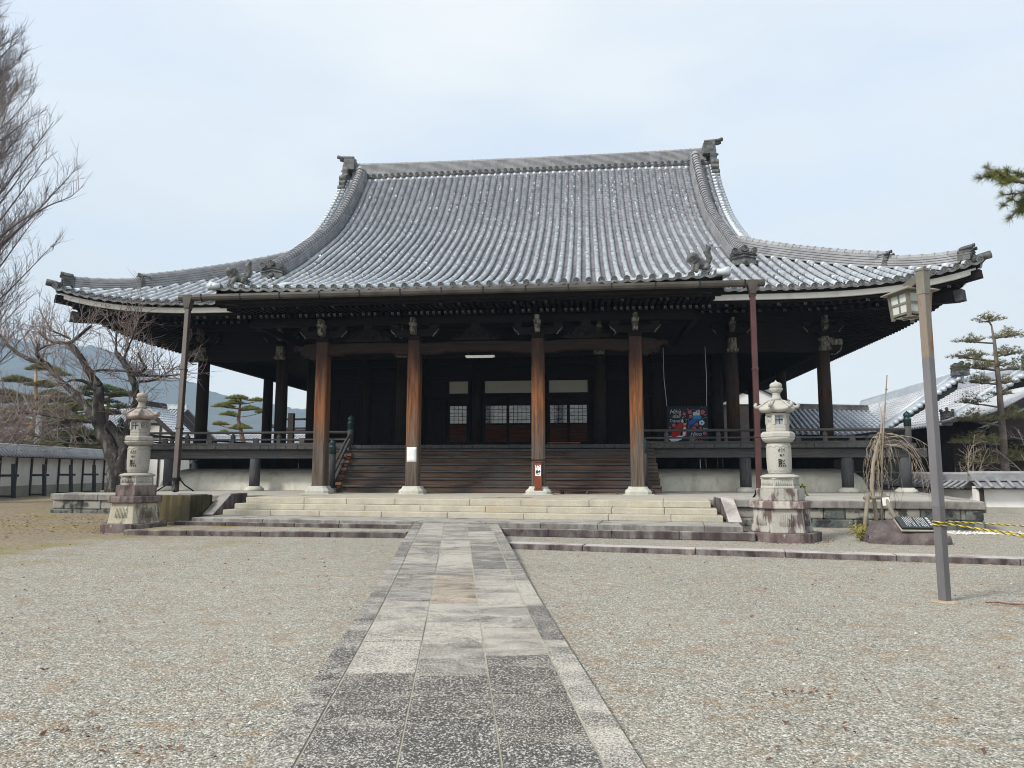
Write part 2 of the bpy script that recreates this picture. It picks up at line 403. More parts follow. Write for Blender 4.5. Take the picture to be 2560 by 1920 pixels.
M['plaque'] = plain('polished_black_granite', (0.018, 0.023, 0.025), 0.2, var=0.1, bump=0)
M['mortar'] = plain('mortar_bed', (0.33, 0.31, 0.25), 0.9)
M['mortar_tan'] = plain('tan_mortar', (0.36, 0.28, 0.19), 0.9)
M['house_wood'] = plain('dark_house_timber', (0.035, 0.027, 0.024), 0.8, var=0.3, scale=3)
M['house_grey'] = plain('dim_house_wall', (0.22, 0.215, 0.20), 0.9, var=0.1, scale=2)
M['copper'] = plain('green_copper_sheet', (0.20, 0.33, 0.30), 0.6, 0.2, 0.15, 2)
M['util'] = plain('pale_blue_steel_pole', (0.33, 0.39, 0.43), 0.5, 0.2, 0.1)
M['straw'] = plain('straw_wrap', (0.36, 0.26, 0.15), 0.9, var=0.3, scale=12)
M['bamboo'] = plain('grey_bamboo', (0.20, 0.17, 0.13), 0.7, var=0.25, scale=5)
M['pebble'] = plain('pale_loose_stone', (0.55, 0.54, 0.51), 0.8, var=0.25, scale=8)
M['pebble_d'] = plain('dark_loose_stone', (0.22, 0.215, 0.205), 0.85, var=0.4, scale=5)
M['fallen'] = plain('fallen_brown_needle', (0.26, 0.125, 0.055), 0.8, var=0.35, scale=6, bump=0)
M['brownleaf'] = plain('dry_brown_leaf', (0.15, 0.07, 0.045), 0.8, var=0.45, scale=8, bump=0)
M['leaf_tan'] = plain('tan_dry_leaf', (0.36, 0.22, 0.14), 0.8, var=0.35, scale=8, bump=0)
M['redbox'] = wood('red_brown_box_timber', (0.14, 0.038, 0.018), (0.26, 0.085, 0.04), 2, freq=10)

# ------------------------------------------------------------------ mesh helpers
ORG = {}
class MB:
    def __init__(s): s.v = []; s.f = []; s.sm = []; s.tone = []
    def add(s, vs, fs, smooth=False, tone=None):
        o = len(s.v)
        s.v.extend(tuple(map(float, p)) for p in vs)
        s.f.extend([tuple(i + o for i in f) for f in fs])
        s.sm.extend([smooth] * len(fs))
        s.tone.extend([tone] * len(fs))
        return s
    def box(s, c, d, rot=0.0, tone=None, taper=1.0):
        x, y, z = (q / 2 for q in d)
        cs, sn = math.cos(rot), math.sin(rot)
        vs = []
        for k in (-1, 1):
            t = taper if k > 0 else 1.0
            for i, j in ((-1, -1), (1, -1), (1, 1), (-1, 1)):
                a, b = i * x * t, j * y * t
                vs.append((c[0] + a * cs - b * sn, c[1] + a * sn + b * cs, c[2] + k * z))
        return s.add(vs, [(3, 2, 1, 0), (4, 5, 6, 7), (0, 1, 5, 4), (1, 2, 6, 5), (2, 3, 7, 6), (3, 0, 4, 7)], tone=tone)
    def bx(s, x0, x1, y0, y1, z0, z1, tone=None):
        return s.box(((x0 + x1) / 2, (y0 + y1) / 2, (z0 + z1) / 2), (x1 - x0, y1 - y0, z1 - z0), tone=tone)
    def beam(s, a, b, w, h, up=(0, 0, 1), tone=None):
        a, b, up = Vector(a), Vector(b), Vector(up)
        t = (b - a).normalized()
        sd = t.cross(up)
        if sd.length < 1e-5: sd = t.cross(Vector((1, 0, 0)))
        sd.normalize(); u = sd.cross(t)
        vs = []
        for p in (a, b):
            for i, j in ((-1, -1), (1, -1), (1, 1), (-1, 1)):
                vs.append(p + sd * (i * w / 2) + u * (j * h / 2))
        return s.add(vs, [(3, 2, 1, 0), (4, 5, 6, 7), (0, 1, 5, 4), (1, 2, 6, 5), (2, 3, 7, 6), (3, 0, 4, 7)], tone=tone)
    def tube(s, pts, rad, n=8, caps=True, smooth=True, up=(0, 0, 1)):
        pts = [Vector(p) for p in pts]
        if not hasattr(rad, '__len__'): rad = [rad] * len(pts)
        vs, fs = [], []
        ref = Vector(up)
        pa = None
        for i, p in enumerate(pts):
            t = (pts[min(i + 1, len(pts) - 1)] - pts[max(i - 1, 0)])
            if t.length < 1e-9: t = Vector((0, 0, 1))
            t.normalize()
            if pa is None:
                a = t.cross(ref)
                if a.length < 1e-4: a = t.cross(Vector((1, 0.3, 0)))
            else:
                a = pa - t * pa.dot(t)
                if a.length < 1e-5: a = t.cross(ref)
            a.normalize(); pa = a
            b = a.cross(t)
            for k in range(n):
                q = 2 * math.pi * k / n
                vs.append(p + (a * math.cos(q) + b * math.sin(q)) * rad[i])
        for i in range(len(pts) - 1):
            for k in range(n):
                k2 = (k + 1) % n
                fs.append((i * n + k, i * n + k2, (i + 1) * n + k2, (i + 1) * n + k))
        if caps and n > 2:
            fs.append(tuple(range(n - 1, -1, -1)))
            e = (len(pts) - 1) * n
            fs.append(tuple(e + k for k in range(n)))
        return s.add(vs, fs, smooth)
    def lathe(s, c, prof, n=24, phase=0.0, smooth=True, sx=1.0, sy=1.0, mod=None):
        vs, fs = [], []
        for i, (r, z) in enumerate(prof):
            for k in range(n):
                q = 2 * math.pi * k / n + phase
                rr = r * (mod(i, q) if mod else 1.0)
                vs.append((c[0] + rr * math.cos(q) * sx, c[1] + rr * math.sin(q) * sy, c[2] + z))
        for i in range(len(prof) - 1):
            for k in range(n):
                k2 = (k + 1) % n
                fs.append((i * n + k, i * n + k2, (i + 1) * n + k2, (i + 1) * n + k))
        fs.append(tuple(range(n - 1, -1, -1)))
        e = (len(prof) - 1) * n
        fs.append(tuple(e + k for k in range(n)))
        return s.add(vs, fs, smooth)
    def prism(s, poly, fn0, fn1, smooth=False, tone=None):
        """polygon in 2-D, each end placed by a function (a, b) -> point"""
        n = len(poly)
        vs = [fn0(*p) for p in poly] + [fn1(*p) for p in poly]
        fs = [tuple(range(n - 1, -1, -1)), tuple(range(n, 2 * n))]
        fs += [(i, (i + 1) % n, n + (i + 1) % n, n + i) for i in range(n)]
        return s.add(vs, fs, smooth, tone)
    def grid(s, rows, smooth=True, flip=False, tone=None):
        m = len(rows[0]); vs = [p for r in rows for p in r]; fs = []
        for i in range(len(rows) - 1):
            for j in range(m - 1):
                q = (i * m + j, i * m + j + 1, (i + 1) * m + j + 1, (i + 1) * m + j)
                fs.append(q[::-1] if flip else q)
        return s.add(vs, fs, smooth, tone)
    def build(s, name, mat, parent=None, bevel=0.0, seg=1, loc=None):
        org = Vector(loc) if loc else Vector((0, 0, 0))
        if parent: org = ORG[parent.name]
        me = bpy.data.meshes.new(name)
        me.from_pydata([(p[0] - org[0], p[1] - org[1], p[2] - org[2]) for p in s.v], [], s.f)
        me.polygons.foreach_set('use_smooth', s.sm)
        if any(t is not None for t in s.tone):
            at = me.attributes.new('tone', 'FLOAT_COLOR', 'FACE')
            at.data.foreach_set('color', [c for t in s.tone for c in ((*(t or (0.5, 0, 0)), 1.0))])
        me.materials.append(M[mat] if isinstance(mat, str) else mat)
        me.update()
        o = bpy.data.objects.new(name, me)
        COL.objects.link(o)
        if parent: o.parent = parent
        else: o.location = org
        ORG[o.name] = org
        if bevel:
            b = o.modifiers.new('bevel', 'BEVEL'); b.width = bevel; b.segments = seg; b.limit_method = 'ANGLE'; b.angle_limit = R(40)
            b.harden_normals = False
        return o
def inst(name, mb, mat, parent, places, **k):
    """one small part built once round its own origin, then copied to each place"""
    o = mb.build(name, mat, None, **k); o.parent = parent
    org = ORG[parent.name]; first = True; res = []
    for p in places:
        q = o if first else o.copy()
        if not first: COL.objects.link(q)
        q.location = Vector(p) - org; q.parent = parent; first = False; ORG[q.name] = org; res.append(q)
    return res
def tag(o, label=None, cat=None, group=None, kind=None):
    if label: o['label'] = label
    if cat: o['category'] = cat
    if group: o['group'] = group
    if kind: o['kind'] = kind
    return o
def thing(name, loc, label, cat, group=None):
    o = bpy.data.objects.new(name, None)
    o.empty_display_size = 0.3
    o.location = loc
    COL.objects.link(o)
    ORG[o.name] = Vector(loc)
    return tag(o, label, cat, group)
def text_mesh(mb, body, origin, right, up, size, depth=0.004, align='CENTER', shear=0.0, thick=0.0):
    """lettering as real geometry: glyph outlines from the built-in font laid on the plane (right, up)"""
    cu = bpy.data.curves.new('t', 'FONT'); cu.body = body; cu.size = size; cu.align_x = align; cu.align_y = 'CENTER'
    cu.shear = shear; cu.offset = thick
    ob = bpy.data.objects.new('t', cu); COL.objects.link(ob)
    dg = bpy.context.evaluated_depsgraph_get(); dg.update()
    me = bpy.data.meshes.new_from_object(ob.evaluated_get(dg))
    o, r, u = Vector(origin), Vector(right).normalized(), Vector(up).normalized()
    nrm = r.cross(u)
    mb.add([o + r * v.co.x + u * v.co.y + nrm * depth for v in me.vertices], [tuple(p.vertices) for p in me.polygons])
    bpy.data.objects.remove(ob); bpy.data.meshes.remove(me); bpy.data.curves.remove(cu)
def smoothstep(a, b, x):
    t = min(1, max(0, (x - a) / (b - a))); return t * t * (3 - 2 * t)
# ------------------------------------------------------------------ ground, path, kerbs
def gz(x, y):
    return 0.17 * smoothstep(16.9, 24, y)
g = MB()
xs = [-2380, -900, -200, -80, -40] + list(np.linspace(-30, 26, 29)) + [40, 80, 200, 900, 2380]
ys = [-390, -30] + list(np.linspace(-4, 30, 35)) + [40, 70, 120, 300, 900, 1655]
g.grid([[(x, y, gz(x, y)) for x in xs] for y in ys])
ground = g.build('ground', 'gravel'); tag(ground, kind='structure')

def pathz(y): return 0.045 + 0.245 * smoothstep(7, 19, y)
pd = Vector((-0.1823, 1, 0)).normalized(); pn = Vector((pd.y, -pd.x, 0))
def pp(u, v, z=None):       # u across from the middle, v along Y
    x = -0.03 - 0.1824 * v + u / pd.y
    y = v - 0.1824 * 0 
    return (x + 0, y + u * 0.18, z if z is not None else pathz(y))
pm = MB()
rng = random.Random(3)
HW = 1.0
for (u0, u1, step, jit) in ((-HW, -0.802, 2.3, 0.5), (-0.785, -0.276, 0.97, 0.08), (-0.262, 0.262, 0.95, 0.05), (0.276, 0.785, 0.98, 0.08), (0.802, HW, 2.0, 0.6)):
    v = -2.2 + rng.random() * 0.6
    if abs(u0 + 0.262) < 0.01: v = -2.2 + 0.07
    while v < 18.3:
        e = min(v + step + rng.uniform(-jit, jit), 18.42)
        mid = abs(u0 + 0.262) < 0.01
        dk = 0.95 if v < 5.3 else (0.32 if v < 8.6 else (0.38 if mid else 0.52))
        if v > 13.5: dk = 0.45
        tone = (min(1, max(0, dk + rng.uniform(-0.2, 0.2))), 1.0 if (mid and 8.0 < v < 10.2) else rng.random() * 0.3, 0)
        if abs(u0) > 0.79 and abs(u1) > 0.79: tone = (rng.random() * 0.5 + 0.25, 0.1, 0)
        n = max(2, int((e - v) / 0.5) + 1)
        dz = rng.uniform(-0.004, 0.004)
        gp = 0.005 + rng.random() * 0.006
        rows = [[pp(u0, t, pathz(t) + dz), pp(u1, t, pathz(t) + dz)] for t in np.linspace(v + gp, e - gp, n)]
        pm.grid(rows, smooth=False, tone=tone)
        lo = lambda p: (p[0], p[1], p[2] - 0.22)
        for a, b in ((0, 1),):
            pm.add([rows[0][0], rows[0][1], lo(rows[0][1]), lo(rows[0][0])], [(3, 2, 1, 0)], tone=tone)
            pm.add([rows[-1][0], rows[-1][1], lo(rows[-1][1]), lo(rows[-1][0])], [(0, 1, 2, 3)], tone=tone)
        for i in range(n - 1):
            pm.add([rows[i][0], rows[i + 1][0], lo(rows[i + 1][0]), lo(rows[i][0])], [(0, 1, 2, 3)], tone=tone)
            pm.add([rows[i][1], rows[i + 1][1], lo(rows[i + 1][1]), lo(rows[i][1])], [(3, 2, 1, 0)], tone=tone)
        v = e
path = pm.build('path', 'path'); tag(path, kind='structure')
jm = MB()
jm.grid([[pp(-0.99, t, pathz(t) - 0.006), pp(0.99, t, pathz(t) - 0.006)] for t in np.linspace(-2.3, 18.4, 24)])
tag(jm.build('path', 'mortar'), kind='structure')

def kerb(a, b, w, z0, z1, mat, label, seglen=1.6, group=None):
    """one straight row of kerb stones, each stone butted to the next with a small gap"""
    a, b = Vector(a), Vector(b)
    t = (b - a); ln = t.length; t.normalize()
    nrm = Vector((-t.y, t.x, 0))
    mb = MB(); p = 0.0; r = random.Random(int(ln * 100))
    while p < ln - 0.05:
        e = min(ln, p + seglen * r.uniform(0.75, 1.3))
        dz = r.uniform(-0.008, 0.008)
        q0, q1 = a + t * (p + 0.004), a + t * (e - 0.004)
        c = (q0 + q1) / 2 + nrm * (w / 2)
        mb.box((c.x, c.y, (z0 + z1) / 2 + dz), ((q1 - q0).length, w, z1 - z0), rot=math.atan2(t.y, t.x))
        p = e
    o = mb.build('stone_kerb', mat, bevel=0.02, seg=2, loc=((a.x + b.x) / 2, (a.y + b.y) / 2, z0))
    return tag(o, label, 'kerb', group)
kerb((-11.45, 16.98, 0), (-4.30, 16.95, 0), 0.22, -0.1, 0.135, 'kerb', 'dark front kerb of stone running from the weathered lantern to the speckled path')
kerb((-11.2, 18.75, 0), (-4.42, 18.02, 0), 0.22, 0.0, 0.225, 'kerb', 'second dark kerb, between the front kerb by the weathered lantern and the grey slab step')
kerb((-2.45, 17.70, 0), (3.72, 16.98, 0), 0.22, 0.0, 0.185, 'kerb', 'dark kerb running from the path up to the foot of the clean pale lantern')
kerb((-1.68, 14.92, 0), (12.0, 12.35, 0), 0.36, -0.1, 0.115, 'kerb_pale', 'long whitish kerb crossing the gravel from the path towards the lamp pole', 1.9)
gb = MB()
gb.add([(-11.2, 17.2, .125), (-4.34, 17.17, .125), (-4.42, 18.05, .12), (-11.2, 18.78, .12)], [(0, 1, 2, 3)])
gb.add([(-11.0, 18.95, .215), (-4.44, 18.22, .215), (-4.5, 18.75, .21), (-10.7, 19.4, .21)], [(0, 1, 2, 3)])
gb.add([(-2.43, 17.9, .175), (3.72, 17.18, .175), (3.72, 18.1, .18), (-2.5, 18.7, .18)], [(0, 1, 2, 3)])
tag(gb.build('ground', 'gravel'), kind='structure')

# ------------------------------------------------------------------ stone platform with steps
CX = -3.7
SL = -0.115
def yl(t, x): return t + SL * (x + 3.75)
plat = thing('stone_platform', (-3.7, 22, 0), 'wide stone platform with pale granite steps carrying the temple hall', 'platform')
PT = 0.79
body = [(-18.2, 22.95), (10.05, 19.75), (12.6, 30), (12.8, 58), (-20.3, 58), (-19.9, 30), (-19.1, 26.7), (-17.25, 26.4), (-17.25, 24.9), (-18.35, 24.7)]
mb = MB()
ins = [(-18.05, 23.1), (9.9, 19.95), (12.4, 30), (12.6, 57.8), (-20.1, 57.8), (-19.7, 30), (-18.9, 26.9), (-17.05, 26.6), (-17.05, 24.7), (-18.15, 24.5)]
mb.prism(ins, lambda a, b: (a, b, PT - 0.02), lambda a, b: (a, b, PT))
mb.build('paving', 'floor_stone', plat)
# coping stones along the front and the sides
def course(mb, a, b, w, z0, z1, seg, r, jz=0.0, inset=0.0, tone=True, jy=0.0):
    a, b = Vector((*a, 0)), Vector((*b, 0)); t = (b - a); ln = t.length; t.normalize(); nrm = Vector((-t.y, t.x, 0))
    p = 0.0
    while p < ln - 0.05:
        e = min(ln, p + seg * r.uniform(0.7, 1.35))
        if ln - e < seg * 0.3: e = ln
        q0, q1 = a + t * (p + 0.004), a + t * (e - 0.004)
        c = (q0 + q1) / 2 + nrm * (w / 2 + inset + r.uniform(-jy, jy))
        mb.box((c.x, c.y, (z0 + z1) / 2 + r.uniform(-jz, jz)), ((q1 - q0).length, w, z1 - z0), rot=math.atan2(t.y, t.x), tone=(r.random(), r.random(), 0) if tone else None)
        p = e
r = random.Random(11)
for (i, j) in ((0, 1), (1, 2), (9, 0), (5, 6)):
    cp, ws = MB(), MB()
    course(cp, body[i], body[j], 0.53, PT - 0.2, PT + 0.004 + 0.001 * i, 1.9, r, 0.003, tone=False)
    cp.build('coping', 'cap', plat, bevel=0.025, seg=2)
    course(ws, body[i], body[j], 0.4, 0.30, PT - 0.205, 0.75, r, 0.0, 0.09, jy=0.045)
    course(ws, body[i], body[j], 0.4, -0.15, 0.295, 1.0, r, 0.0, 0.06, jy=0.045)
    ws.build('retaining_wall', 'wallstone', plat, bevel=0.04, seg=2)
# steps: three risers of cut granite on a long grey slab
def stepstone(t, x0, x1, z0, z1, depth, name, mat, seg):
    mb = MB()
    a = (x0, yl(t, x0)); b = (x1, yl(t, x1))
    course(mb, a, b, depth, z0, z1, seg, random.Random(int(t * 100)), 0.003, tone=False)
    return mb.build(name, mat, plat, bevel=0.018, seg=2)
stepstone(19.98, -10.15, 3.12, PT - 0.165, PT + 0.004, 3.2, 'step', 'granite', 1.75)
stepstone(19.66, -10.35, 3.22, PT - 0.325, PT - 0.165, 1.0, 'step', 'granite', 1.75)
stepstone(19.34, -10.55, 3.30, PT - 0.48, PT - 0.325, 1.0, 'step', 'granite', 1.75)
stepstone(18.02, -10.75, 3.50, 0.0, PT - 0.475, 2.4, 'lower_slab', 'cap', 1.9)
for s, x in ((-1, -10.72), (1, 3.38)):
    mb = MB()
    w = 0.34
    x0, x1 = (x - w, x) if s < 0 else (x, x + w)
    yy = yl(19.2, x)
    prof = [(yy - 0.08, 0.2), (yy - 0.08, PT - 0.45), (yy + 0.95, PT + 0.10), (yy + 2.0, PT + 0.10), (yy + 2.0, 0.2)]
    mb.prism(prof, lambda a, b: (x0, a, b), lambda a, b: (x1, a, b))
    o = mb.build('cheek_stone', 'kerb_pale' if s > 0 else 'kerb', plat, bevel=0.03, seg=2)

# ------------------------------------------------------------------ temple hall: the roof
hall = thing('temple_hall', (CX, 30, 0), 'large dark timber temple hall with sweeping grey tiled roof and open veranda', 'temple')
YF, RY, EH, GH, KH = 25.9, 42.8, 17.55, 11.45, 10.25
HD = RY - YF
SP = [(0, 8.02), (2, 8.93), (4.1, 9.98), (6.3, 11.15), (8, 12.2), (10, 13.45), (11.4, 14.42), (12.5, 15.3), (13.7, 16.45), (14.8, 17.65), (15.6, 18.65), (16.3, 19.55), (16.9, 20.4)]
_sx = np.array([p[0] for p in SP]); _sz = np.array([p[1] for p in SP])
_m = np.gradient(_sz, _sx)
def zf(s):
    s = min(max(s, -0.6), 16.9)
    if s < 0: return _sz[0] + _m[0] * s
    i = min(len(_sx) - 2, int(np.searchsorted(_sx, s, side='right') - 1))
    h = _sx[i + 1] - _sx[i]; t = (s - _sx[i]) / h
    return float((2 * t**3 - 3 * t**2 + 1) * _sz[i] + (t**3 - 2 * t**2 + t) * h * _m[i] + (-2 * t**3 + 3 * t**2) * _sz[i + 1] + (t**3 - t**2) * h * _m[i + 1])
def dz(h): return 0.86 * max(0.0, (h - 10.0) / 7.5) ** 3
def fall(s): return max(0.0, 1 - s / 10.0) ** 2
def zF(x, y):
    s = y - YF
    return zf(s) + dz(abs(x - CX)) * fall(s)
def zS(sp, y):              # side slope: sp = distance in from the side eave
    return zf(sp) + dz(abs(y - RY) + EH - HD) * fall(sp)
PY0, PYM = 22.42, 30.8
_z0, _zm, _d0, _dm = 7.50, zf(PYM - YF), 0.20, (zf(PYM - YF + .01) - zf(PYM - YF - .01)) / 0.02
PXC, PHW = -4.08, 8.32
def zP(x, y):
    if y >= PYM: return zF(x, y)
    h = PYM - PY0; t = (y - PY0) / h
    b = (2 * t**3 - 3 * t**2 + 1) * _z0 + (t**3 - 2 * t**2 + t) * h * _d0 + (-2 * t**3 + 3 * t**2) * _zm + (t**3 - t**2) * h * _dm
    return float(b + 0.15 * (abs(x - PXC) / 8.2) ** 3 * max(0, 1 - (y - PY0) / 6) ** 2)
PITCH = 0.3977
rows_x = [-12.246 + PITCH * k for k in range(-23, 66)]
rows_x = [x for x in rows_x if abs(x - CX) < EH - 0.12]
def arc(fz, x, y0, y1, step):
    """points up a slope at even arc length"""
    ys = np.arange(y0, y1, 0.05)
    zs = np.array([fz(x, y) for y in ys])
    ln = np.concatenate([[0], np.cumsum(np.hypot(np.diff(ys), np.diff(zs)))])
    n = max(2, int(ln[-1] / step))
    q = np.arange(n + 1) * step
    q = q[q <= ln[-1]]
    return list(zip(np.interp(q, ln, ys), np.interp(q, ln, zs)))
ANG = [R(a) for a in (-8, 25, 58, 90, 122, 155, 188)]
def tile_row(mb, P, lat, r0=0.108, r1=0.094, lift=0.045, rng=None):
    """a row of round tiles: each tile a tapered half barrel whose lower lip overlaps the tile below"""
    lat = Vector(lat)
    m = len(ANG)
    P = [Vector(p) for p in P]
    rings = []
    for i in range(len(P) - 1):
        t = (P[i + 1] - P[i]).normalized()
        nr = lat.cross(t)
        if nr.z < 0: nr = -nr
        j = rng.uniform(-0.005, 0.005) if rng else 0
        sh_ = lat * (rng.uniform(-0.009, 0.009) if rng else 0) + nr * (rng.uniform(-0.004, 0.006) if rng else 0)
        for p, rr in ((P[i], r0 + j), (P[i + 1] + t * 0.01, r1 + j)):
            rings.append([p + sh_ + nr * (lift + rr * math.sin(a)) + lat * (rr * math.cos(a)) for a in ANG])
    vs = [p for q in rings for p in q]
    fs = []
    for i in range(len(rings) - 1):
        for k in range(m - 1):
            fs.append((i * m + k, i * m + k + 1, (i + 1) * m + k + 1, (i + 1) * m + k))
    mb.add(vs, fs, True)
def disc(mb, c, nrm, r, depth=0.05):
    """round end tile with a raised rim and the three-comma crest"""
    c, nrm = Vector(c), Vector(nrm).normalized()
    a = nrm.cross(Vector((0, 0, 1))).normalized(); b = a.cross(nrm)
    n = 14
    def ring(rr, d): return [c + nrm * d + a * (rr * math.cos(2 * math.pi * k / n)) + b * (rr * math.sin(2 * math.pi * k / n)) for k in range(n)]
    rs = [ring(r, -depth), ring(r, 0.012), ring(r * 0.80, 0.012), ring(r * 0.76, -0.012), ring(0.001, -0.012)]
    vs = [p for q in rs for p in q]; fs = []
    for i in range(len(rs) - 1):
        for k in range(n):
            k2 = (k + 1) % n
            fs.append((i * n + k2, i * n + k, (i + 1) * n + k, (i + 1) * n + k2))
    mb.add(vs, fs, False)
    for q in range(3):
        pts = []
        for i in range(5):
            an = q * 2.094 + i * 0.42; rr = r * (0.22 + 0.1 * i)
            pts.append(c + nrm * 0.0 + a * (rr * math.cos(an)) + b * (rr * math.sin(an)))
        mb.tube(pts, [r * 0.17, r * 0.14, r * 0.1, r * 0.07, r * 0.03], 5, smooth=False)
def flat_strip(mb, fz, xa, xb, y0, y1, step=0.21, sag=0.05, lat=None):
    """one channel of flat tiles between two rows, course by course, each course lapping the one below"""
    xm = (xa + xb) / 2
    A = arc(fz, xm, y0, y1, step)
    us = [0.0, 0.2, 0.5, 0.8, 1.0]
    rows = []
    for i in range(len(A) - 1):
        for (y, z), lift in ((A[i], 0.045), (A[i + 1], 0.004)):
            dzx = [fz(xa + (xb - xa) * u, y) - fz(xm, y) for u in us]
            rows.append([(xa + (xb - xa) * u, y, z + dzx[k] + lift - sag * (1 - (2 * u - 1) ** 2)) for k, u in enumerate(us)])
    if len(rows) > 1: mb.grid(rows, smooth=False)
T = MB(); S = MB(); D = MB(); EF = MB(); DP = []; EFL = MB(); EFR = MB()
rr = random.Random(5)
def in_porch(x): return abs(x - PXC) < PHW - 0.1
def row_top(x):
    h = abs(x - CX)
    return RY - 0.42 if h < GH else YF + (EH - h) - 0.1
for x in rows_x:
    por = in_porch(x)
    fz = zP if por else zF
    y0 = PY0 + 0.02 if por else YF
    y1 = row_top(x)
    if y1 - y0 > 0.35:
        A = arc(fz, x, y0, y1, 0.29)
        tile_row(T, [(x, y, z) for y, z in A], (1, 0, 0), rng=rr)
    DP.append((x, y0 - 0.03, fz(x, y0) + 0.05))
for i in range(len(rows_x) - 1):
    xa, xb = rows_x[i], rows_x[i + 1]
    pa, pb = in_porch(xa), in_porch(xb)
    por = pa and pb
    fz = zP if por else zF
    y0 = PY0 if por else YF
    y1 = min(row_top(xa), row_top(xb)) + 0.25
    if pa != pb: y1 = max(y1, YF + 1)
    if abs((xa + xb) / 2 - CX) >= GH: y1 = YF + EH - abs((xa + xb) / 2 - CX) + 0.05
    if y1 - y0 > 0.5: flat_strip(S, fz, xa, xb, y0, y1)
    # crescent face of the eave tile below each channel
    xm = (xa + xb) / 2; z = fz(xm, y0)
    us = np.linspace(0, 1, 7)
    top = [(xa + PITCH * u, y0 - 0.02, z + 0.045 - 0.05 * (1 - (2 * u - 1) ** 2)) for u in us]
    bot = [(xa + PITCH * u, y0 - 0.035, z - 0.015 - 0.085 * (1 - (2 * u - 1) ** 2)) for u in us]
    (EF if por else (EFL if xm < CX else EFR)).grid([bot, top, [(p[0], p[1] + 0.2, p[2]) for p in top]], smooth=False)
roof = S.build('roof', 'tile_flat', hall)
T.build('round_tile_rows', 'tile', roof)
disc(D, (0, 0, 0), (0, -1, -0.12), 0.112)
inst('crest_end_tile', D, 'tile_disc', roof, DP)
for q_ in (EF, EFL, EFR): q_.build('eave_tile_faces', 'tile_dark', roof)
# side and back slopes
B = MB()
for s in (-1, 1):
    BT = MB()
    rws = []
    sps = [0, 1, 2, 3, 4.2, 5.2, 6.1, 7.2, 8.3]
    for sp in sps:
        lim = HD - min(sp, 99)
        rws.append([(CX + s * (EH - sp), RY + lim * q, zS(sp, RY + lim * q)) for q in np.linspace(-1, 1, 41)])
    B.grid(rws, flip=(s > 0))
    yk = YF + 0.5
    while yk < RY + HD - 0.5:
        lim = HD - abs(yk - RY)
        top = min(8.2, lim)
        if top > 0.4:
            n = max(2, int(top / 0.32))
            P = [(CX + s * (EH - q), yk, zS(q, yk)) for q in np.linspace(0, top, n)]
            tile_row(BT, P, (0, 1, 0))
            disc(BT, (CX + s * (EH + 0.03), yk, zS(0, yk) + 0.05), (s, 0, -0.12), 0.112)
        yk += PITCH
    BT.build('side_tile_rows', 'tile', roof)
rws = []
for sdist in np.linspace(0, HD - 0.4, 26):
    lim = min(EH - sdist, 99) if sdist < EH - GH else GH
    rws.append([(CX + lim * q, RY + HD - sdist, zf(sdist) + dz(abs(lim * q)) * fall(sdist)) for q in np.linspace(-1, 1, 31)])
B.grid(rws, flip=True)
B.build('side_and_back_slopes', 'tile_flat', roof)
# gable ends
for s in (-1, 1):
    gm = MB()
    x = CX + s * (GH - 1.6)
    P = [(RY + q, zf(HD - abs(q)) - 0.15) for q in np.linspace(-HD + 7.6, HD - 7.6, 21)]
    P = [(P[0][0], zf(7) - 0.3)] + P + [(P[-1][0], zf(7) - 0.3)]
    gm.prism(P, lambda a, b: (x - 0.05, a, b), lambda a, b: (x + 0.05, a, b))
    gm.build('gable_wall', 'timber_z', hall)
# verge: cross tiles along the gable edge
for s in (-1, 1):
    vg, vg2 = MB(), MB()
    A = arc(lambda x, y: zf(y - YF), 0, YF + EH - GH + 0.2, RY - 0.5, 0.34)
    for (y, z) in A:
        xa = CX + s * (GH - 0.35); xb = CX + s * (GH + 0.12)
        vg.tube([(xa, y, z + 0.05), (xb, y, z + 0.01)], [0.10, 0.125], 9)
        vg2.tube([(xa, 2 * RY - y, z + 0.05), (xb, 2 * RY - y, z + 0.01)], [0.10, 0.125], 9)
    vg.build('verge_tiles', 'tile', roof); vg2.build('verge_tiles', 'tile', roof)
for s in (-1, 1):
    for sg in (-1, 1):
        bb = MB()
        rws = []
        for q in np.linspace(EH - GH + 0.1, HD, 24):
            y = RY + sg * (HD - q); z = zf(q)
            x0, x1 = CX + s * (GH - 0.10), CX + s * (GH - 0.22)
            rws.append([(x0, y, z - 0.06), (x0, y, z - 0.62), (x1, y, z - 0.62), (x1, y, z - 0.06)])
        bb.grid(rws, smooth=False)
        bb.build('barge_board', 'timber_y', roof)
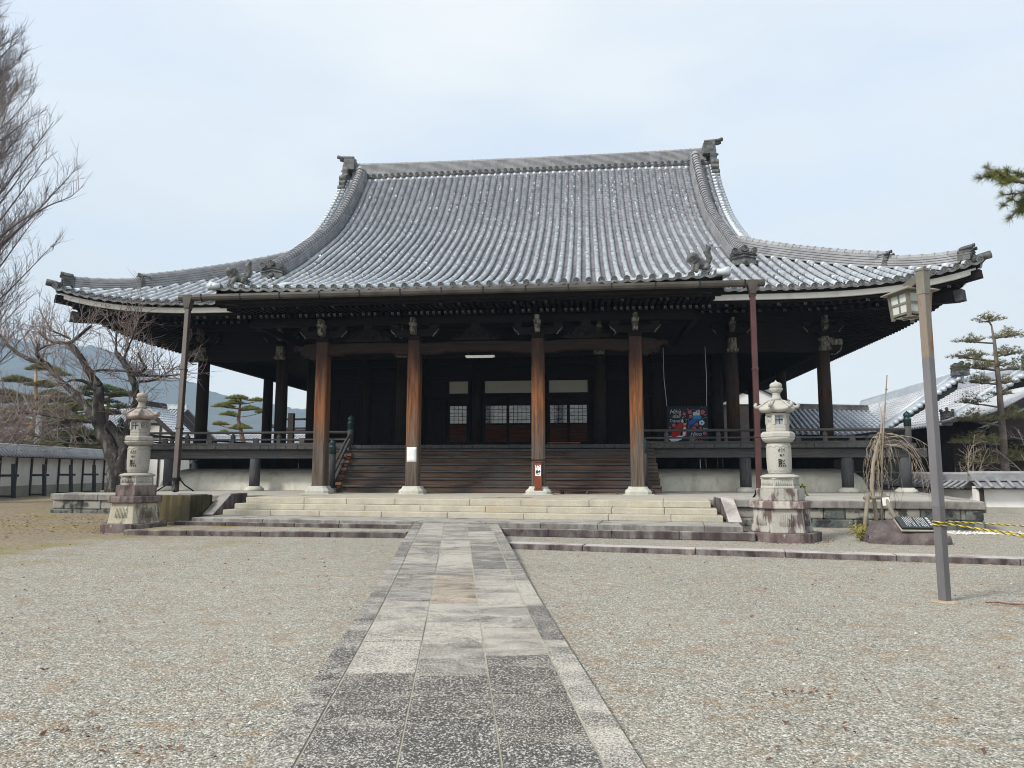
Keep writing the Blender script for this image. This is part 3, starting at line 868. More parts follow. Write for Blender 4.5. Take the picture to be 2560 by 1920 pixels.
# main ridge: a tall wall of stacked flat tiles
def stack_ridge(mb, top, pts, w, h, nlay, crown_r, lat_of, ribs=0.3, ribamp=0.14, crown_mb=None):
    """ridge of nlay ledges along pts; crown of ribbed round tiles on top"""
    pts = [Vector(p) for p in pts]
    prof = []
    for k in range(nlay):
        a = h * k / nlay; b = h * (k + 0.72) / nlay; c = h * (k + 1) / nlay
        ww = w * (1 - 0.12 * k / nlay)
        prof += [(ww / 2, a), (ww / 2, b), (ww / 2 - 0.035, b), (ww / 2 - 0.035, c)]
    full = [(-x, z) for x, z in prof] + [(x, z) for x, z in reversed(prof)]
    rws = []
    ups = []
    for i, p in enumerate(pts):
        t = (pts[min(i + 1, len(pts) - 1)] - pts[max(i - 1, 0)]).normalized()
        lat = Vector(lat_of(t)).normalized()
        up = lat.cross(t)
        if up.z < 0: up = -up
        ups.append(up)
        rws.append([p + lat * x + up * z for x, z in full])
    mb.grid(rws, smooth=False)
    for q in (rws[0], rws[-1]):
        mb.add(q, [tuple(range(len(q)))])
    cr, rad = [], []
    acc = 0.0
    for i in range(len(pts) - 1):
        a = pts[i] + ups[i] * (h + crown_r * 0.25); b = pts[i + 1] + ups[i + 1] * (h + crown_r * 0.25)
        n = max(1, int(round((b - a).length / ribs)))
        for k in range(n):
            cr += [a.lerp(b, k / n), a.lerp(b, (k + 0.25) / n), a.lerp(b, (k + 0.27) / n), a.lerp(b, (k + 0.98) / n)]
            rad += [crown_r * (1 + ribamp), crown_r * (1 + ribamp), crown_r, crown_r * 0.96]
    (crown_mb or mb).tube(cr, rad, 10, smooth=False)
rd = MB(); rdisc = MB(); RD = []; rc = MB()
RZ = 19.72
RL, RR_ = CX - 11.0, CX + 11.0
px = np.linspace(RL, RR_, 25)
pts = [(x, RY, RZ + 0.34 + 0.10 * (abs(x - CX) / 11) ** 3) for x in px]
rd.bx(RL, RR_, RY - 0.34, RY + 0.34, RZ - 0.4, RZ + 0.36)
stack_ridge(rd, None, pts, 0.56, 0.76, 10, 0.12, lambda t: (0, 1, 0), 0.33, 0.12)
for x in [CX + PITCH * (k - 27) for k in range(55)]:
    if abs(x - CX) < 10.8:
        rc.tube([(x, RY - 0.20, RZ + 0.33), (x, RY - 0.44, RZ + 0.29)], 0.105, 9)
        RD.append((x, RY - 0.45, RZ + 0.30))
        us = np.linspace(0, 1, 7)
        tp = [(x + PITCH * u, RY - 0.43, RZ + 0.30 - 0.05 * (1 - (2 * u - 1) ** 2)) for u in us]
        rc.grid([[(p[0], p[1], p[2] - 0.1 - 0.05 * (1 - (2 * us[k] - 1) ** 2)) for k, p in enumerate(tp)], tp, [(p[0], p[1] + 0.2, p[2] + 0.02) for p in tp]], smooth=False)
ridge = rd.build('main_ridge', 'tile_ridge', roof)
disc(rdisc, (0, 0, 0), (0, -1, -0.1), 0.125)
rc.build('ridge_eave_course', 'tile_dark', ridge)
inst('ridge_crest_tile', rdisc, 'tile_disc', roof, RD)
# ridge-end ornaments
for s in (-1, 1):
    mb = MB()
    half = [(0.0, 1.62), (0.34, 1.58), (0.42, 1.30), (0.50, 1.12), (0.60, 1.02), (0.66, 0.70), (0.62, 0.42), (0.72, 0.36), (0.98, 0.12), (1.02, -0.22), (0.94, -0.42), (1.12, -0.50), (1.26, -0.82), (1.22, -1.10), (1.30, -1.18), (1.40, -1.45), (1.36, -1.72), (1.20, -1.80), (0.9, -1.0), (0.5, -0.3)]
    poly = [(RY - a, RZ + b) for a, b in half] + [(RY + a, RZ + b) for a, b in reversed(half[1:])]
    x0, x1 = CX + s * 11.18, CX + s * 11.54
    mb.prism(poly, lambda a, b: (x0, a, b), lambda a, b: (x1, a, b))
    # scroll rolls down the flank, boss and top spur
    for (a, b, q) in ((0.86, 0.02, 0.20), (0.90, -0.30, 0.18), (1.13, -0.70, 0.18), (1.20, -1.02, 0.15), (1.29, -1.42, 0.16), (1.27, -1.68, 0.13)):
        mb.tube([(x0 - s * 0.02, RY - a, RZ + b), (x1 + s * 0.05, RY - a, RZ + b)], q, 12)
    mb.prism([(-0.42, 0.30), (0, 0.52), (0.42, 0.30), (0.42, 0.18), (0, 0.40), (-0.42, 0.18)], lambda a, b: (CX + s * 11.0, RY + a - 0.02, RZ + b + 0.45), lambda a, b: (CX + s * 11.7, RY + a - 0.02, RZ + b + 0.45))
    mb.box((CX + s * 11.08, RY - 0.1, RZ + 0.98), (0.62, 1.05, 0.55))
    mb.box((CX + s * 11.08, RY - 0.1, RZ + 1.34), (0.5, 0.8, 0.3))
    mb.tube([(CX + s * 10.9, RY - 0.25, RZ + 1.62), (CX + s * 11.75, RY - 0.25, RZ + 1.66), (CX + s * 12.0, RY - 0.25, RZ + 1.74)], [0.10, 0.11, 0.12], 10)
    mb.tube([(CX + s * 10.9, RY + 0.15, RZ + 1.62), (CX + s * 11.75, RY + 0.15, RZ + 1.66), (CX + s * 11.95, RY + 0.15, RZ + 1.74)], [0.10, 0.11, 0.12], 10)
    mb.build('ridge_end_tile', 'tile_dark', roof, bevel=0.03, seg=2)
# gable ridges running down the slope
def end_block(name, c, fwd, w, h, d, parent, mat='tile_dark'):
    """ogre-tile block that closes a ridge: gabled body, chevron mouldings, boss, three round tiles on top"""
    f = Vector((fwd[0], fwd[1], 0)).normalized(); l = Vector((-f.y, f.x, 0)); c = Vector(c)
    mb = MB()
    P = lambda q: (lambda a, b: c + l * a + Vector((0, 0, b)) + f * q)
    mb.prism([(-w / 2, 0), (w / 2, 0), (w * 0.46, h * 0.55), (w * 0.52, h * 0.72), (0, h), (-w * 0.52, h * 0.72), (-w * 0.46, h * 0.55)], P(-d * 0.6), P(d * 0.35))
    for k, hh in enumerate((0.50, 0.70)):
        mb.prism([(-w * 0.5, h * (hh - 0.10)), (0, h * (hh + 0.08)), (w * 0.5, h * (hh - 0.10)), (w * 0.5, h * (hh - 0.02)), (0, h * (hh + 0.16)), (-w * 0.5, h * (hh - 0.02))], P(-d * 0.5), P(d * 0.45))
    q = c + f * (d * 0.35) + Vector((0, 0, h * 0.24))
    mb.tube([q, q + f * 0.07, q + f * 0.1], [h * 0.17, h * 0.15, h * 0.06], 12)
    for k in (-1, 0, 1):
        a = c + l * (k * w * 0.40) + Vector((0, 0, h * (1.04 if k == 0 else 0.86)))
        mb.tube([a - f * d * 0.45, a + f * d * 0.55 + Vector((0, 0, 0.03))], [w * 0.11, w * 0.12], 10)
        disc(mb, a + f * (d * 0.56) + Vector((0, 0, 0.03)), f, w * 0.135)
    return mb.build(name, mat, parent, bevel=0.012)
for s in (-1, 1):
    x = CX + s * KH
    A = arc(zF, x, 30.35, RY - 0.35, 0.9)
    mb = MB()
    stack_ridge(mb, None, [(x, y, z + 0.02) for y, z in A] + [(x, RY - 0.33, zf(16.57) + 0.25)], 0.56, 0.52, 5, 0.19, lambda t: (1, 0, 0), 0.27, 0.3)
    o = mb.build('gable_ridge', 'tile_ridge', roof)
    end_block('gable_ridge_end_tile', (x, 30.2, zF(x, 30.1) + 0.05), (0, -1), 0.98, 0.62, 0.6, o)
# corner ridges in two tiers
for s in (-1, 1):
    for sy in (1, -1):
        def hp(q):   # q = distance in from the eave along either axis
            y = YF + q if sy > 0 else 2 * RY - YF - q
            return (CX + s * (EH - q), y, zf(q) + dz(EH - q) * fall(q))
        dirv = Vector((s, -sy, 0)).normalized()
        latv = (dirv.y, -dirv.x, 0)
        mb = MB()
        stack_ridge(mb, None, [hp(q) for q in np.linspace(2.45, 7.4, 12)], 0.52, 0.50, 5, 0.13, lambda t: latv, 0.30, 0.16)
        stack_ridge(mb, None, [hp(q) for q in np.linspace(0.55, 2.45, 7)], 0.46, 0.36, 4, 0.12, lambda t: latv, 0.30, 0.16)
        o = mb.build('corner_ridge', 'tile_ridge', roof)
        a = Vector(hp(2.4)); end_block('corner_ridge_end_tile', a + Vector((0, 0, 0.05)), dirv, 0.48, 0.52, 0.44, o)
        a = Vector(hp(0.42)); end_block('corner_ridge_end_tile', a + Vector((0, 0, 0.05)), dirv, 0.48, 0.48, 0.42, o)
        c = MB()
        a = Vector(hp(0.35)); b = Vector(hp(0.0)) + dirv * 0.12 + Vector((0, 0, 0.12))
        c.tube([a + Vector((0, 0, 0.02)), (a + b) / 2 + Vector((0, 0, 0.03)), b], [0.13, 0.135, 0.14], 12)
        c.build('corner_tip_tile', 'tile_dark', o)
# porch verges and the small lions on its corners
for s in (-1, 1):
    xe = PXC + s * (PHW + 0.12)
    mb = MB()
    A = arc(zP, xe - s * 0.1, PY0, 28.6, 0.29)
    for (y, z) in A[:-1]:
        if z + 0.05 > zF(xe, y) or y < YF + 1.5:
            mb.tube([(xe - s * 0.32, y, z + 0.08), (xe + s * 0.10, y, z + 0.05)], [0.10, 0.12], 9)
    z0 = zP(xe, PY0)
    mb.tube([(xe - s * 0.25, PY0 + 0.3, z0 + 0.07), (xe + s * 0.05, PY0 - 0.06, z0 + 0.09)], [0.11, 0.135], 12)
    mb.build('porch_verge', 'tile', roof)
    sd_ = MB()
    rws = []
    for y in np.linspace(PY0 + 0.12, 28.4, 20):
        z = zP(xe, y); zl = max(zF(xe, y) - 0.2, z - 0.34) if y > YF else z - 0.30
        rws.append([(xe - s * 0.12, y, z + 0.02), (xe - s * 0.12, y, zl), (xe - s * 0.2, y, zl)])
    sd_.grid(rws, smooth=False)
    sd_.build('porch_side_board', 'timber_y', roof)
def lion(cx_, cy_, cz_, s):
    mb = MB()
    sk = lambda a, b, c: (cx_ + s * a * 0.8, cy_ + b * 0.8, cz_ + c * 0.85)
    mb.tube([sk(-0.30, .1, .34), sk(-0.12, .05, .36), sk(.10, 0, .40), sk(.24, -.05, .48)], [.12, .17, .18, .15], 9)          # trunk
    mb.tube([sk(.20, -.04, .46), sk(.30, -.12, .58), sk(.33, -.22, .56), sk(.34, -.32, .50)], [.18, .22, .17, .10], 10)       # mane, head, muzzle
    for a, b in ((.30, -.20), (.14, -.22)): mb.tube([sk(a - .05, b + .12, .40), sk(a, b, .2), sk(a + .03, b - .04, .03), sk(a + .05, b - .12, .0)], [.09, .07, .06, .06], 7)
    for b in (-.04, .2): mb.tube([sk(-.30, b, .32), sk(-.22, b - .03, .16), sk(-.34, b, .10), sk(-.30, b - .06, .0)], [.13, .10, .07, .06], 7)
    mb.tube([sk(-.34, .1, .40), sk(-.40, .12, .62), sk(-.30, .12, .86), sk(-.38, .12, 1.02), sk(-.28, .1, 1.15)], [.08, .10, .12, .09, .02], 7)
    for k in range(7):
        q = k * 0.9
        mb.tube([sk(.26 + .13 * math.cos(q), -.1, .58 + .13 * math.sin(q)), sk(.28 + .25 * math.cos(q), -.06, .58 + .24 * math.sin(q))], [.06, .02], 5)
    for a in (.25, .42): mb.tube([sk(a, -.14, .74), sk(a + .02, -.13, .84)], [.04, .01], 5)
    o = mb.build('roof_lion', 'tile_dark', roof)
    rm = o.modifiers.new('merge', 'REMESH'); rm.mode = 'VOXEL'; rm.voxel_size = 0.022
    return o
lion(PXC - 7.75, PY0 + 0.55, zP(PXC - 7.75, PY0 + 0.5) + 0.12, -1)
lion(PXC + 7.7, PY0 + 0.5, zP(PXC + 7.7, PY0 + 0.5) + 0.12, -1)
# ------------------------------------------------------------------ eaves: white board, rafters, soffit
fa = MB(); fk = MB(); sf = MB()
def eave_pt(side, s, t, z):
    """point on one of the four eaves: s metres in from the tile edge, t along the eave from its middle"""
    if side == 'f': return (CX + t, YF + s, z + dz(abs(t)) * fall(s))
    if side == 'b': return (CX - t, 2 * RY - YF - s, z + dz(abs(t)) * fall(s))
    if side == 'l': return (CX - EH + s, RY - t, z + dz(abs(t) + EH - HD) * fall(s))
    return (CX + EH - s, RY + t, z + dz(abs(t) + EH - HD) * fall(s))
for side in 'fblr':
    H = EH if side in 'fb' else HD
    ts = lambda s: np.linspace(-(H - s), H - s, 61)
    for mb, s0, z0, z1 in ((fk, 0.16, 7.90, 8.02), (fa, 0.26, 7.70, 7.905), (fk, 0.42, 7.60, 7.70)):
        mb.grid([[eave_pt(side, s0 + 0.10, t, z0) for t in ts(s0 + 0.1)], [eave_pt(side, s0, t, z0) for t in ts(s0)], [eave_pt(side, s0, t, z1) for t in ts(s0)], [eave_pt(side, s0 + 0.3, t, z1 + 0.02) for t in ts(s0 + 0.3)]], smooth=False)
    for (sa, za, sb, zb) in ((0.45, 7.68, 2.4, 8.06), (2.35, 7.86, 4.6, 8.66), (4.6, 8.66, 9.0, 9.6)):
        sf.grid([[eave_pt(side, sa, t, za) for t in ts(sa)], [eave_pt(side, sb, t, zb) for t in ts(sb)]], smooth=False, flip=True)
    # rafters in two tiers
    n = int(2 * H / 0.31)
    for k in range(n + 1):
        t = -H + 0.15 + k * (2 * H - 0.3) / n
        lim = H - abs(t)
        if lim > 0.75:
            e = min(2.5, lim)
            sf.beam(eave_pt(side, 0.5, t, 7.58), eave_pt(side, e, t, 7.58 + (e - 0.5) * 0.2), 0.12, 0.15)
        if lim > 2.4:
            e = min(5.0, lim)
            sf.beam(eave_pt(side, 2.05, t, 7.68), eave_pt(side, e, t, 7.68 + (e - 2.05) * 0.35), 0.13, 0.16)
    # plank between the tiers
    sf.grid([[eave_pt(side, 2.15, t, 7.78) for t in ts(2.15)], [eave_pt(side, 2.15, t, 7.90) for t in ts(2.15)]], smooth=False)
for s in (-1, 1):
    for sy in (1, -1):
        f = lambda q, z: (CX + s * (EH - q), (YF + q) if sy > 0 else (2 * RY - YF - q), z + dz(EH - q) * fall(q))
        sf.beam(f(0.15, 7.60), f(2.6, 7.85), 0.26, 0.30)
        sf.beam(f(0.75, 7.18), f(5.5, 8.35), 0.34, 0.40)
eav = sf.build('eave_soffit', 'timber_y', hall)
fa.build('white_eave_board', 'fascia', hall)
fk.build('dark_eave_board', 'timber', hall)
for s in (-1, 1):
    hb = MB()
    f = lambda q, z: (CX + s * (EH - q), YF + q, z + dz(EH - q) * fall(q))
    hb.beam(f(0.56, 7.13), f(0.75, 7.18), 0.345, 0.405)
    hb.build('hip_rafter_end', 'grey_x', eav)
RE, RE2 = [], []
n = int(2 * EH / 0.31)
rq = random.Random(9)
for k in range(n + 1):
    t = -EH + 0.15 + k * (2 * EH - 0.3) / n
    if EH - abs(t) > 2.4 and rq.random() < 0.55:
        p = eave_pt('f', 2.045, t, 7.68); RE.append(p)
    if EH - abs(t) > 0.75 and rq.random() < 0.22:
        p = eave_pt('f', 0.495, t, 7.58); RE2.append(p)
mb = MB(); mb.box((0, 0, 0), (0.11, 0.012, 0.135)); inst('painted_rafter_end', mb, 'endpaint', eav, RE + RE2)

# ------------------------------------------------------------------ porch structure
PCY = 24.3
pcx = [CX - 0.12 - 2.15 - 3.283, CX - 0.12 - 2.15, CX - 0.12 + 2.15, CX - 0.12 + 2.15 + 3.283]
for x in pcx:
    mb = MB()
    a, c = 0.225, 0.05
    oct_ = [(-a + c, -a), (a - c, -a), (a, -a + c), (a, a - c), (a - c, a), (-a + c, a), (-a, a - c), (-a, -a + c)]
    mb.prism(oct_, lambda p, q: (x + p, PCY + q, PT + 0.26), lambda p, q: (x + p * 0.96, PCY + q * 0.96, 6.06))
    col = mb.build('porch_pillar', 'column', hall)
    b = MB()
    rws = []
    for (w, z) in ((0.41, 0.0), (0.42, 0.10), (0.385, 0.15), (0.33, 0.19), (0.30, 0.255), (0.29, 0.262)):
        cc = w * 0.3
        rws.append([(x + p, PCY + q, PT + 0.005 + z) for p, q in [(-w + cc, -w), (w - cc, -w), (w, -w + cc), (w, w - cc), (w - cc, w), (-w + cc, w), (-w, w - cc), (-w, -w + cc), (-w + cc, -w)]])
    b.grid(rws, smooth=False); b.add(rws[-1][:8], [tuple(range(8))])
    b.box((x, PCY, PT + 0.005), (0.98, 0.98, 0.04))
    b.build('pillar_footing', 'granite_base', col)
# rainbow beams between the pillars
for i in range(3):
    xa, xb = pcx[i] + 0.2, pcx[i + 1] - 0.2
    mb = MB(); rws = []
    for q in np.linspace(0, 1, 15):
        x = xa + (xb - xa) * q
        ar = 0.05 * (1 - (2 * q - 1) ** 2)
        z0, z1 = 5.56 + ar + (0.05 if 0.18 < q < 0.82 else 0), 5.98 + ar
        rws.append([(x, PCY - 0.14, z0 + 0.03), (x, PCY - 0.16, (z0 + z1) / 2), (x, PCY - 0.14, z1 - 0.03), (x, PCY - 0.1, z1), (x, PCY + 0.1, z1), (x, PCY + 0.14, z1 - 0.03), (x, PCY + 0.14, z0 + 0.03), (x, PCY + 0.1, z0), (x, PCY - 0.1, z0), (x, PCY - 0.14, z0 + 0.03)])
    mb.grid(rws, smooth=False)
    mb.build('rainbow_beam', 'beam', hall)
    # frog-leg strut standing on the beam
    xm = (xa + xb) / 2
    fl = MB()
    out_ = [(-1.0, 0), (-0.88, 0.10), (-0.62, 0.14), (-0.42, 0.34), (-0.22, 0.46), (0.22, 0.46), (0.42, 0.34), (0.62, 0.14), (0.88, 0.10), (1.0, 0)]
    fl.prism([(p * 0.85, q) for p, q in out_], lambda p, q: (xm + p, PCY - 0.09, 6.06 + q), lambda p, q: (xm + p, PCY + 0.09, 6.06 + q))
    for k in (-1, 1):
        fl.tube([(xm + k * 0.5, PCY - 0.11, 6.16), (xm + k * 0.62, PCY - 0.12, 6.24), (xm + k * 0.55, PCY - 0.12, 6.32), (xm + k * 0.44, PCY - 0.12, 6.27)], [0.05, 0.045, 0.04, 0.02], 7)
        fl.tube([(xm + k * 0.05, PCY - 0.12, 6.2), (xm + k * 0.2, PCY - 0.13, 6.32), (xm + k * 0.3, PCY - 0.12, 6.2)], [0.06, 0.05, 0.03], 7)
    fl.box((xm, PCY, 6.58), (0.26, 0.26, 0.14), taper=1.3)
    fl.build('frog_leg_strut', 'timber', hall)
# bracket sets
def bracket(x, y, z0, name, nose=True, wide=0.85, zt=6.74):
    mb = MB()
    mb.box((x, y, z0 + 0.08), (0.34, 0.34, 0.16), taper=1.5)
    arm = [(-wide, 0.20), (-wide * 0.9, 0.06), (-wide * 0.55, 0), (wide * 0.55, 0), (wide * 0.9, 0.06), (wide, 0.20), (wide, 0.25), (-wide, 0.25)]
    mb.prism(arm, lambda p, q: (x + p, y - 0.09, z0 + 0.17 + q), lambda p, q: (x + p, y + 0.09, z0 + 0.17 + q))
    for k in (-0.8, 0, 0.8): mb.box((x + wide * k, y, z0 + 0.50), (0.24, 0.24, 0.14), taper=1.35)
    o = mb.build(name, 'timber', hall)
    if nose:
        n = MB()
        pf = [(0, 0), (-0.30, 0.02), (-0.42, 0.12), (-0.40, 0.24), (-0.30, 0.28), (0, 0.28)]
        n.prism(pf, lambda p, q: (x - 0.085, y - 0.1 + p, z0 + 0.20 + q), lambda p, q: (x + 0.085, y - 0.1 + p, z0 + 0.20 + q))
        n.box((x, y - 0.30, z0 + 0.545), (0.21, 0.3, 0.13), taper=1.2)
        n.box((x, y - 0.34, z0 + 0.70), (0.16, 0.3, 0.16))
        n.build('painted_bracket_nose', 'nosepaint', o, bevel=0.015)
        cmb = MB()
        for k in (-1, 1):
            cmb.tube([(x + k * wide * 1.0, y - 0.10, z0 + 0.42), (x + k * wide * 0.93, y - 0.11, z0 + 0.32), (x + k * wide * 0.84, y - 0.11, z0 + 0.26), (x + k * wide * 0.76, y - 0.11, z0 + 0.15)], [0.018, 0.024, 0.026, 0.02], 5)
        cmb.build('painted_arm_edge', 'nosepaint', o)
    return o
for x in pcx: bracket(x, PCY, 6.05, 'bracket_set')
# carved end pieces outside the outer pillars
for s, x in ((-1, pcx[0] - 0.2), (1, pcx[3] + 0.2)):
    mb = MB()
    pf = [(0, 5.45), (0.22, 5.42), (0.34, 5.55), (0.46, 5.50), (0.62, 5.62), (0.60, 5.74), (0.74, 5.80), (0.86, 5.76), (0.88, 5.90), (0.74, 5.96), (0.60, 5.90), (0.42, 6.0), (0.2, 6.02), (0, 6.02)]
    mb.prism(pf, lambda p, q: (x + s * p, PCY - 0.12, q), lambda p, q: (x + s * p, PCY + 0.12, q))
    for (p, q, r_) in ((0.78, 5.86, 0.07), (0.52, 5.62, 0.06), (0.30, 5.55, 0.06), (0.45, 5.84, 0.06)):
        mb.tube([(x + s * p, PCY - 0.15, q), (x + s * p, PCY + 0.15, q)], r_, 9)
    mb.build('carved_beam_end', 'beam', hall, bevel=0.015)
mb = MB()
mb.bx(PXC - 7.9, PXC + 7.7, PCY - 0.13, PCY + 0.13, 6.66, 6.90)
for k in (-1, 1): mb.bx(PXC - 7.9, PXC + 7.7, PCY + 0.14, PCY + 0.2, 6.9, 7.5)
for s in (-1, 1):   # side plates back to the hall
    mb.bx(PXC + s * 7.75 - 0.1, PXC + s * 7.75 + 0.1, PCY, 30, 6.66, 6.88)
mb.build('porch_purlin', 'timber', hall)
ps = MB(); PE = []
rq = random.Random(21)
ps.grid([[(PXC - 8.25, 22.7, 7.22), (PXC + 8.25, 22.7, 7.22)], [(PXC - 8.25, 24.4, 7.32), (PXC + 8.25, 24.4, 7.32)], [(PXC - 8.25, 30.4, 8.6), (PXC + 8.25, 30.4, 8.6)]], smooth=False, flip=True)
ps.bx(PXC - 8.35, PXC + 8.35, 22.56, 22.68, 7.12, 7.42)
ps.bx(PXC - 8.3, PXC + 8.3, 22.7, 22.86, 7.06, 7.2)
for k in range(80):
    x = PXC - 8.1 + k * 16.2 / 79
    ps.beam((x, 22.95, 7.06), (x, 25.0, 7.2), 0.09, 0.12)
    ps.beam((x, 23.75, 6.93), (x, 30, 8.35), 0.10, 0.13)
    if rq.random() < 0.80: PE.append((x, 23.742 - 0.012, 6.935))
    if rq.random() < 0.18: PE.append((x, 22.945, 7.06))
pso = ps.build('porch_soffit', 'timber_y', hall)
mb = MB(); mb.box((0, 0, 0), (0.085, 0.012, 0.115)); inst('painted_rafter_end', mb, 'endpaint', pso, PE)

# gutter and downpipes
gm_ = MB()
gx0, gx1 = -13.62, 5.47
prof = [(-0.10, 0.10), (-0.115, 0.02), (-0.09, -0.06), (0, -0.10), (0.09, -0.06), (0.115, 0.02), (0.10, 0.10), (0.09, 0.10), (0.1, 0.02), (0, -0.085), (-0.1, 0.02), (-0.09, 0.10), (-0.10, 0.10)]
GY, GZ = 22.42, 7.33
gm_.grid([[(x, GY + a, GZ + b) for a, b in prof] for x in (gx0, gx1)], smooth=False)
gm_.add([(gx0, GY + a, GZ + b) for a, b in prof[:7]], [tuple(range(7))]); gm_.add([(gx1, GY + a, GZ + b) for a, b in prof[:7]], [tuple(range(7))])
gut = gm_.build('gutter', 'gutter', hall)
mb = MB(); mb.box((0, 0, 0), (0.035, 0.245, 0.225)); inst('gutter_clip', mb, 'black', gut, [(x, GY, GZ) for x in np.linspace(gx0 + 0.8, gx1 - 0.6, 14)])
for s, x in ((-1, gx0 + 1.5), (1, gx1 - 1.5)):
    gb_ = MB()
    for q in (0, 0.12): gb_.beam((x - s * 0.1, GY + 0.05, GZ - 0.12 - q), (x - s * 2.2, GY + 1.5, GZ + 0.05 - q), 0.04, 0.04)
    gb_.build('gutter_struts', 'black', gut)
for x, xf, yf, zb, mt, cl_ in ((-13.30, -12.05, 20.15, 0.98, 'pipe_brown', 1), (5.10, 4.98, 22.0, 0.6, 'pipe_red', 0)):
    mb = MB()
    mb.prism([(-0.16, 0.1), (0.16, 0.1), (0.13, -0.12), (0.085, -0.34), (-0.085, -0.34), (-0.13, -0.12)], lambda a, b: (x + a, GY - 0.12, GZ + b), lambda a, b: (x + a, GY + 0.12, GZ + b))
    hp_ = mb.build('rain_hopper', 'gutter', gut)
    mb = MB()
    top = Vector((x, GY, GZ - 0.34)); bot = Vector((xf, yf, zb)) if cl_ else Vector((x - 0.04, GY - 0.05, zb))
    mb.beam(top, bot, 0.155, 0.155, up=(0, 1, 0))
    for q in (0.0, 0.36, 0.68):
        p = top.lerp(bot, q); p2 = top.lerp(bot, q + 0.012)
        mb.beam(p, p2, 0.19, 0.19, up=(0, 1, 0))
    mb.build('downpipe', mt, gut, bevel=0.012)
    if True:
        mb = MB()
        base = bot
        mb.beam(base + Vector((0, 0, 0.30)), base + Vector((0, 0, 0.40)), 0.22, 0.22, up=(0, 1, 0))
        for a in range(4):
            q = a * math.pi / 2 + 0.5
            dx, dy = math.cos(q), math.sin(q)
            mb.tube([base + Vector((dx * .1, dy * .1, .36)), base + Vector((dx * .25, dy * .25, .18)), base + Vector((dx * .5, dy * .5, 0.0))], 0.022, 6)
        mb.build('pipe_foot_stays', 'black', gut)

# ------------------------------------------------------------------ main frame
FZ = 2.55
CY0 = 30.0
colpos = [(CX + h, CY0) for h in (-13.2, -9.58, -4.2, 4.2, 9.58, 13.2)] + [(CX + s * 13.2, y) for s in (-1, 1) for y in (36.5, 42.7, 48.9, 55.1)]
for i, (x, y) in enumerate(colpos):
    mb = MB()
    mb.tube([(x, y, FZ - 0.02), (x, y, 4.5), (x, y, 6.42)], [0.255, 0.26, 0.245], 18)
    c = mb.build('hall_pillar', 'round_col_red' if x > 2 or i > 9 else 'round_col', hall)
mb = MB()
mb.bx(CX - 13.9, CX + 13.9, CY0 - 0.13, CY0 + 0.13, 6.36, 7.02)
for s in (-1, 1): mb.bx(CX + s * 13.2 - 0.13, CX + s * 13.2 + 0.13, CY0 + 0.135, 56.5, 6.36, 7.02)
mb.bx(CX - 13.8, CX + 13.8, CY0 - 0.2, CY0 + 0.2, 7.65, 7.95)
for s in (-1, 1): mb.bx(CX + s * 13.2 - 0.2, CX + s * 13.2 + 0.2, CY0 + 0.205, 56.5, 7.65, 7.95)
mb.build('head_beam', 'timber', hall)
mb = MB()
mb.bx(CX - 13.2, CX + 13.2, CY0 - 0.05, CY0 + 0.05, 7.02, 8.6)
for s in (-1, 1): mb.bx(CX + s * 13.2 - 0.05, CX + s * 13.2 + 0.05, CY0 + 0.055, 56, 7.02, 8.6)
mb.bx(CX - 13.1, CX + 13.1, CY0 + 0.14, 56, 6.98, 7.06)
mb.build('frieze_and_ceiling', 'timber', hall)
for (x, y) in colpos[:6]:
    o = bracket(x, y - 0.12, 6.98, 'hall_bracket_set', nose=True, wide=0.8)
for (x, y) in colpos[:6]:
    cp_ = MB()
    cp_.prism([(-0.20, 6.36), (0.20, 6.36), (0.26, 6.46), (0.17, 6.54), (0.15, 6.95), (-0.15, 6.95), (-0.17, 6.54), (-0.26, 6.46)], lambda a, b: (x + a, y - 0.40, b), lambda a, b: (x + a, y - 0.14, b))
    cp_.build('painted_pillar_cap', 'nosepaint', hall, bevel=0.02)
for s in (-1, 1):
    mb = MB(); x = CX + s * 13.2
    mb.bx(min(x + s * 0.14, x + s * 0.75), max(x + s * 0.14, x + s * 0.75), CY0 - 0.14, CY0 + 0.14, 6.62, 6.86)
    mb.bx(x - 0.3, x + 0.3, CY0 - 0.46, CY0 - 0.41, 6.72, 6.86)
    mb.tube([(x + s * 0.70, CY0 - 0.2, 6.6), (x + s * 0.62, CY0 - 0.2, 6.38), (x + s * 0.42, CY0 - 0.2, 6.22), (x + s * 0.22, CY0 - 0.2, 6.24)], [0.02, 0.03, 0.03, 0.02], 6)
    mb.build('corner_nosing', 'nosepaint', hall, bevel=0.015)
# core of the hall: front wall with doors, side walls
WY = 33.5
BH = 9.58
wb = MB()
wb.bx(CX - BH, CX + BH, WY + 0.10, WY + 0.16, FZ, 7.0)
for s in (-1, 1): wb.bx(CX + s * BH - 0.06, CX + s * BH + 0.06, WY + 0.165, 55, FZ, 7.0)
wb.bx(CX - BH, CX + BH, 55.01, 55.1, FZ, 7.0)
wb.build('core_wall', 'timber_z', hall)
wf = MB()
wf.bx(CX - BH, CX + BH, WY - 0.14, WY + 0.10, FZ, 2.82)
wf.bx(CX - BH, CX + BH, WY - 0.10, WY + 0.09, 5.80, 6.06)
wf.bx(CX - BH, CX + BH, WY - 0.10, WY + 0.09, 6.5, 6.75)
wf.bx(CX - BH, CX + BH, WY - 0.06, WY + 0.09, 4.98, 5.16)
wf.build('wall_rails', 'timber', hall)
for h in (-9.58, -6.9, -4.3, -1.5, 1.5, 4.3, 6.9, 9.58):
    mb = MB()
    w = 0.24 if abs(h) in (1.5,) else 0.26
    mb.tube([(CX + h, WY, FZ), (CX + h, WY, 6.98)], w, 14)
    mb.build('wall_pillar', 'round_col', hall)
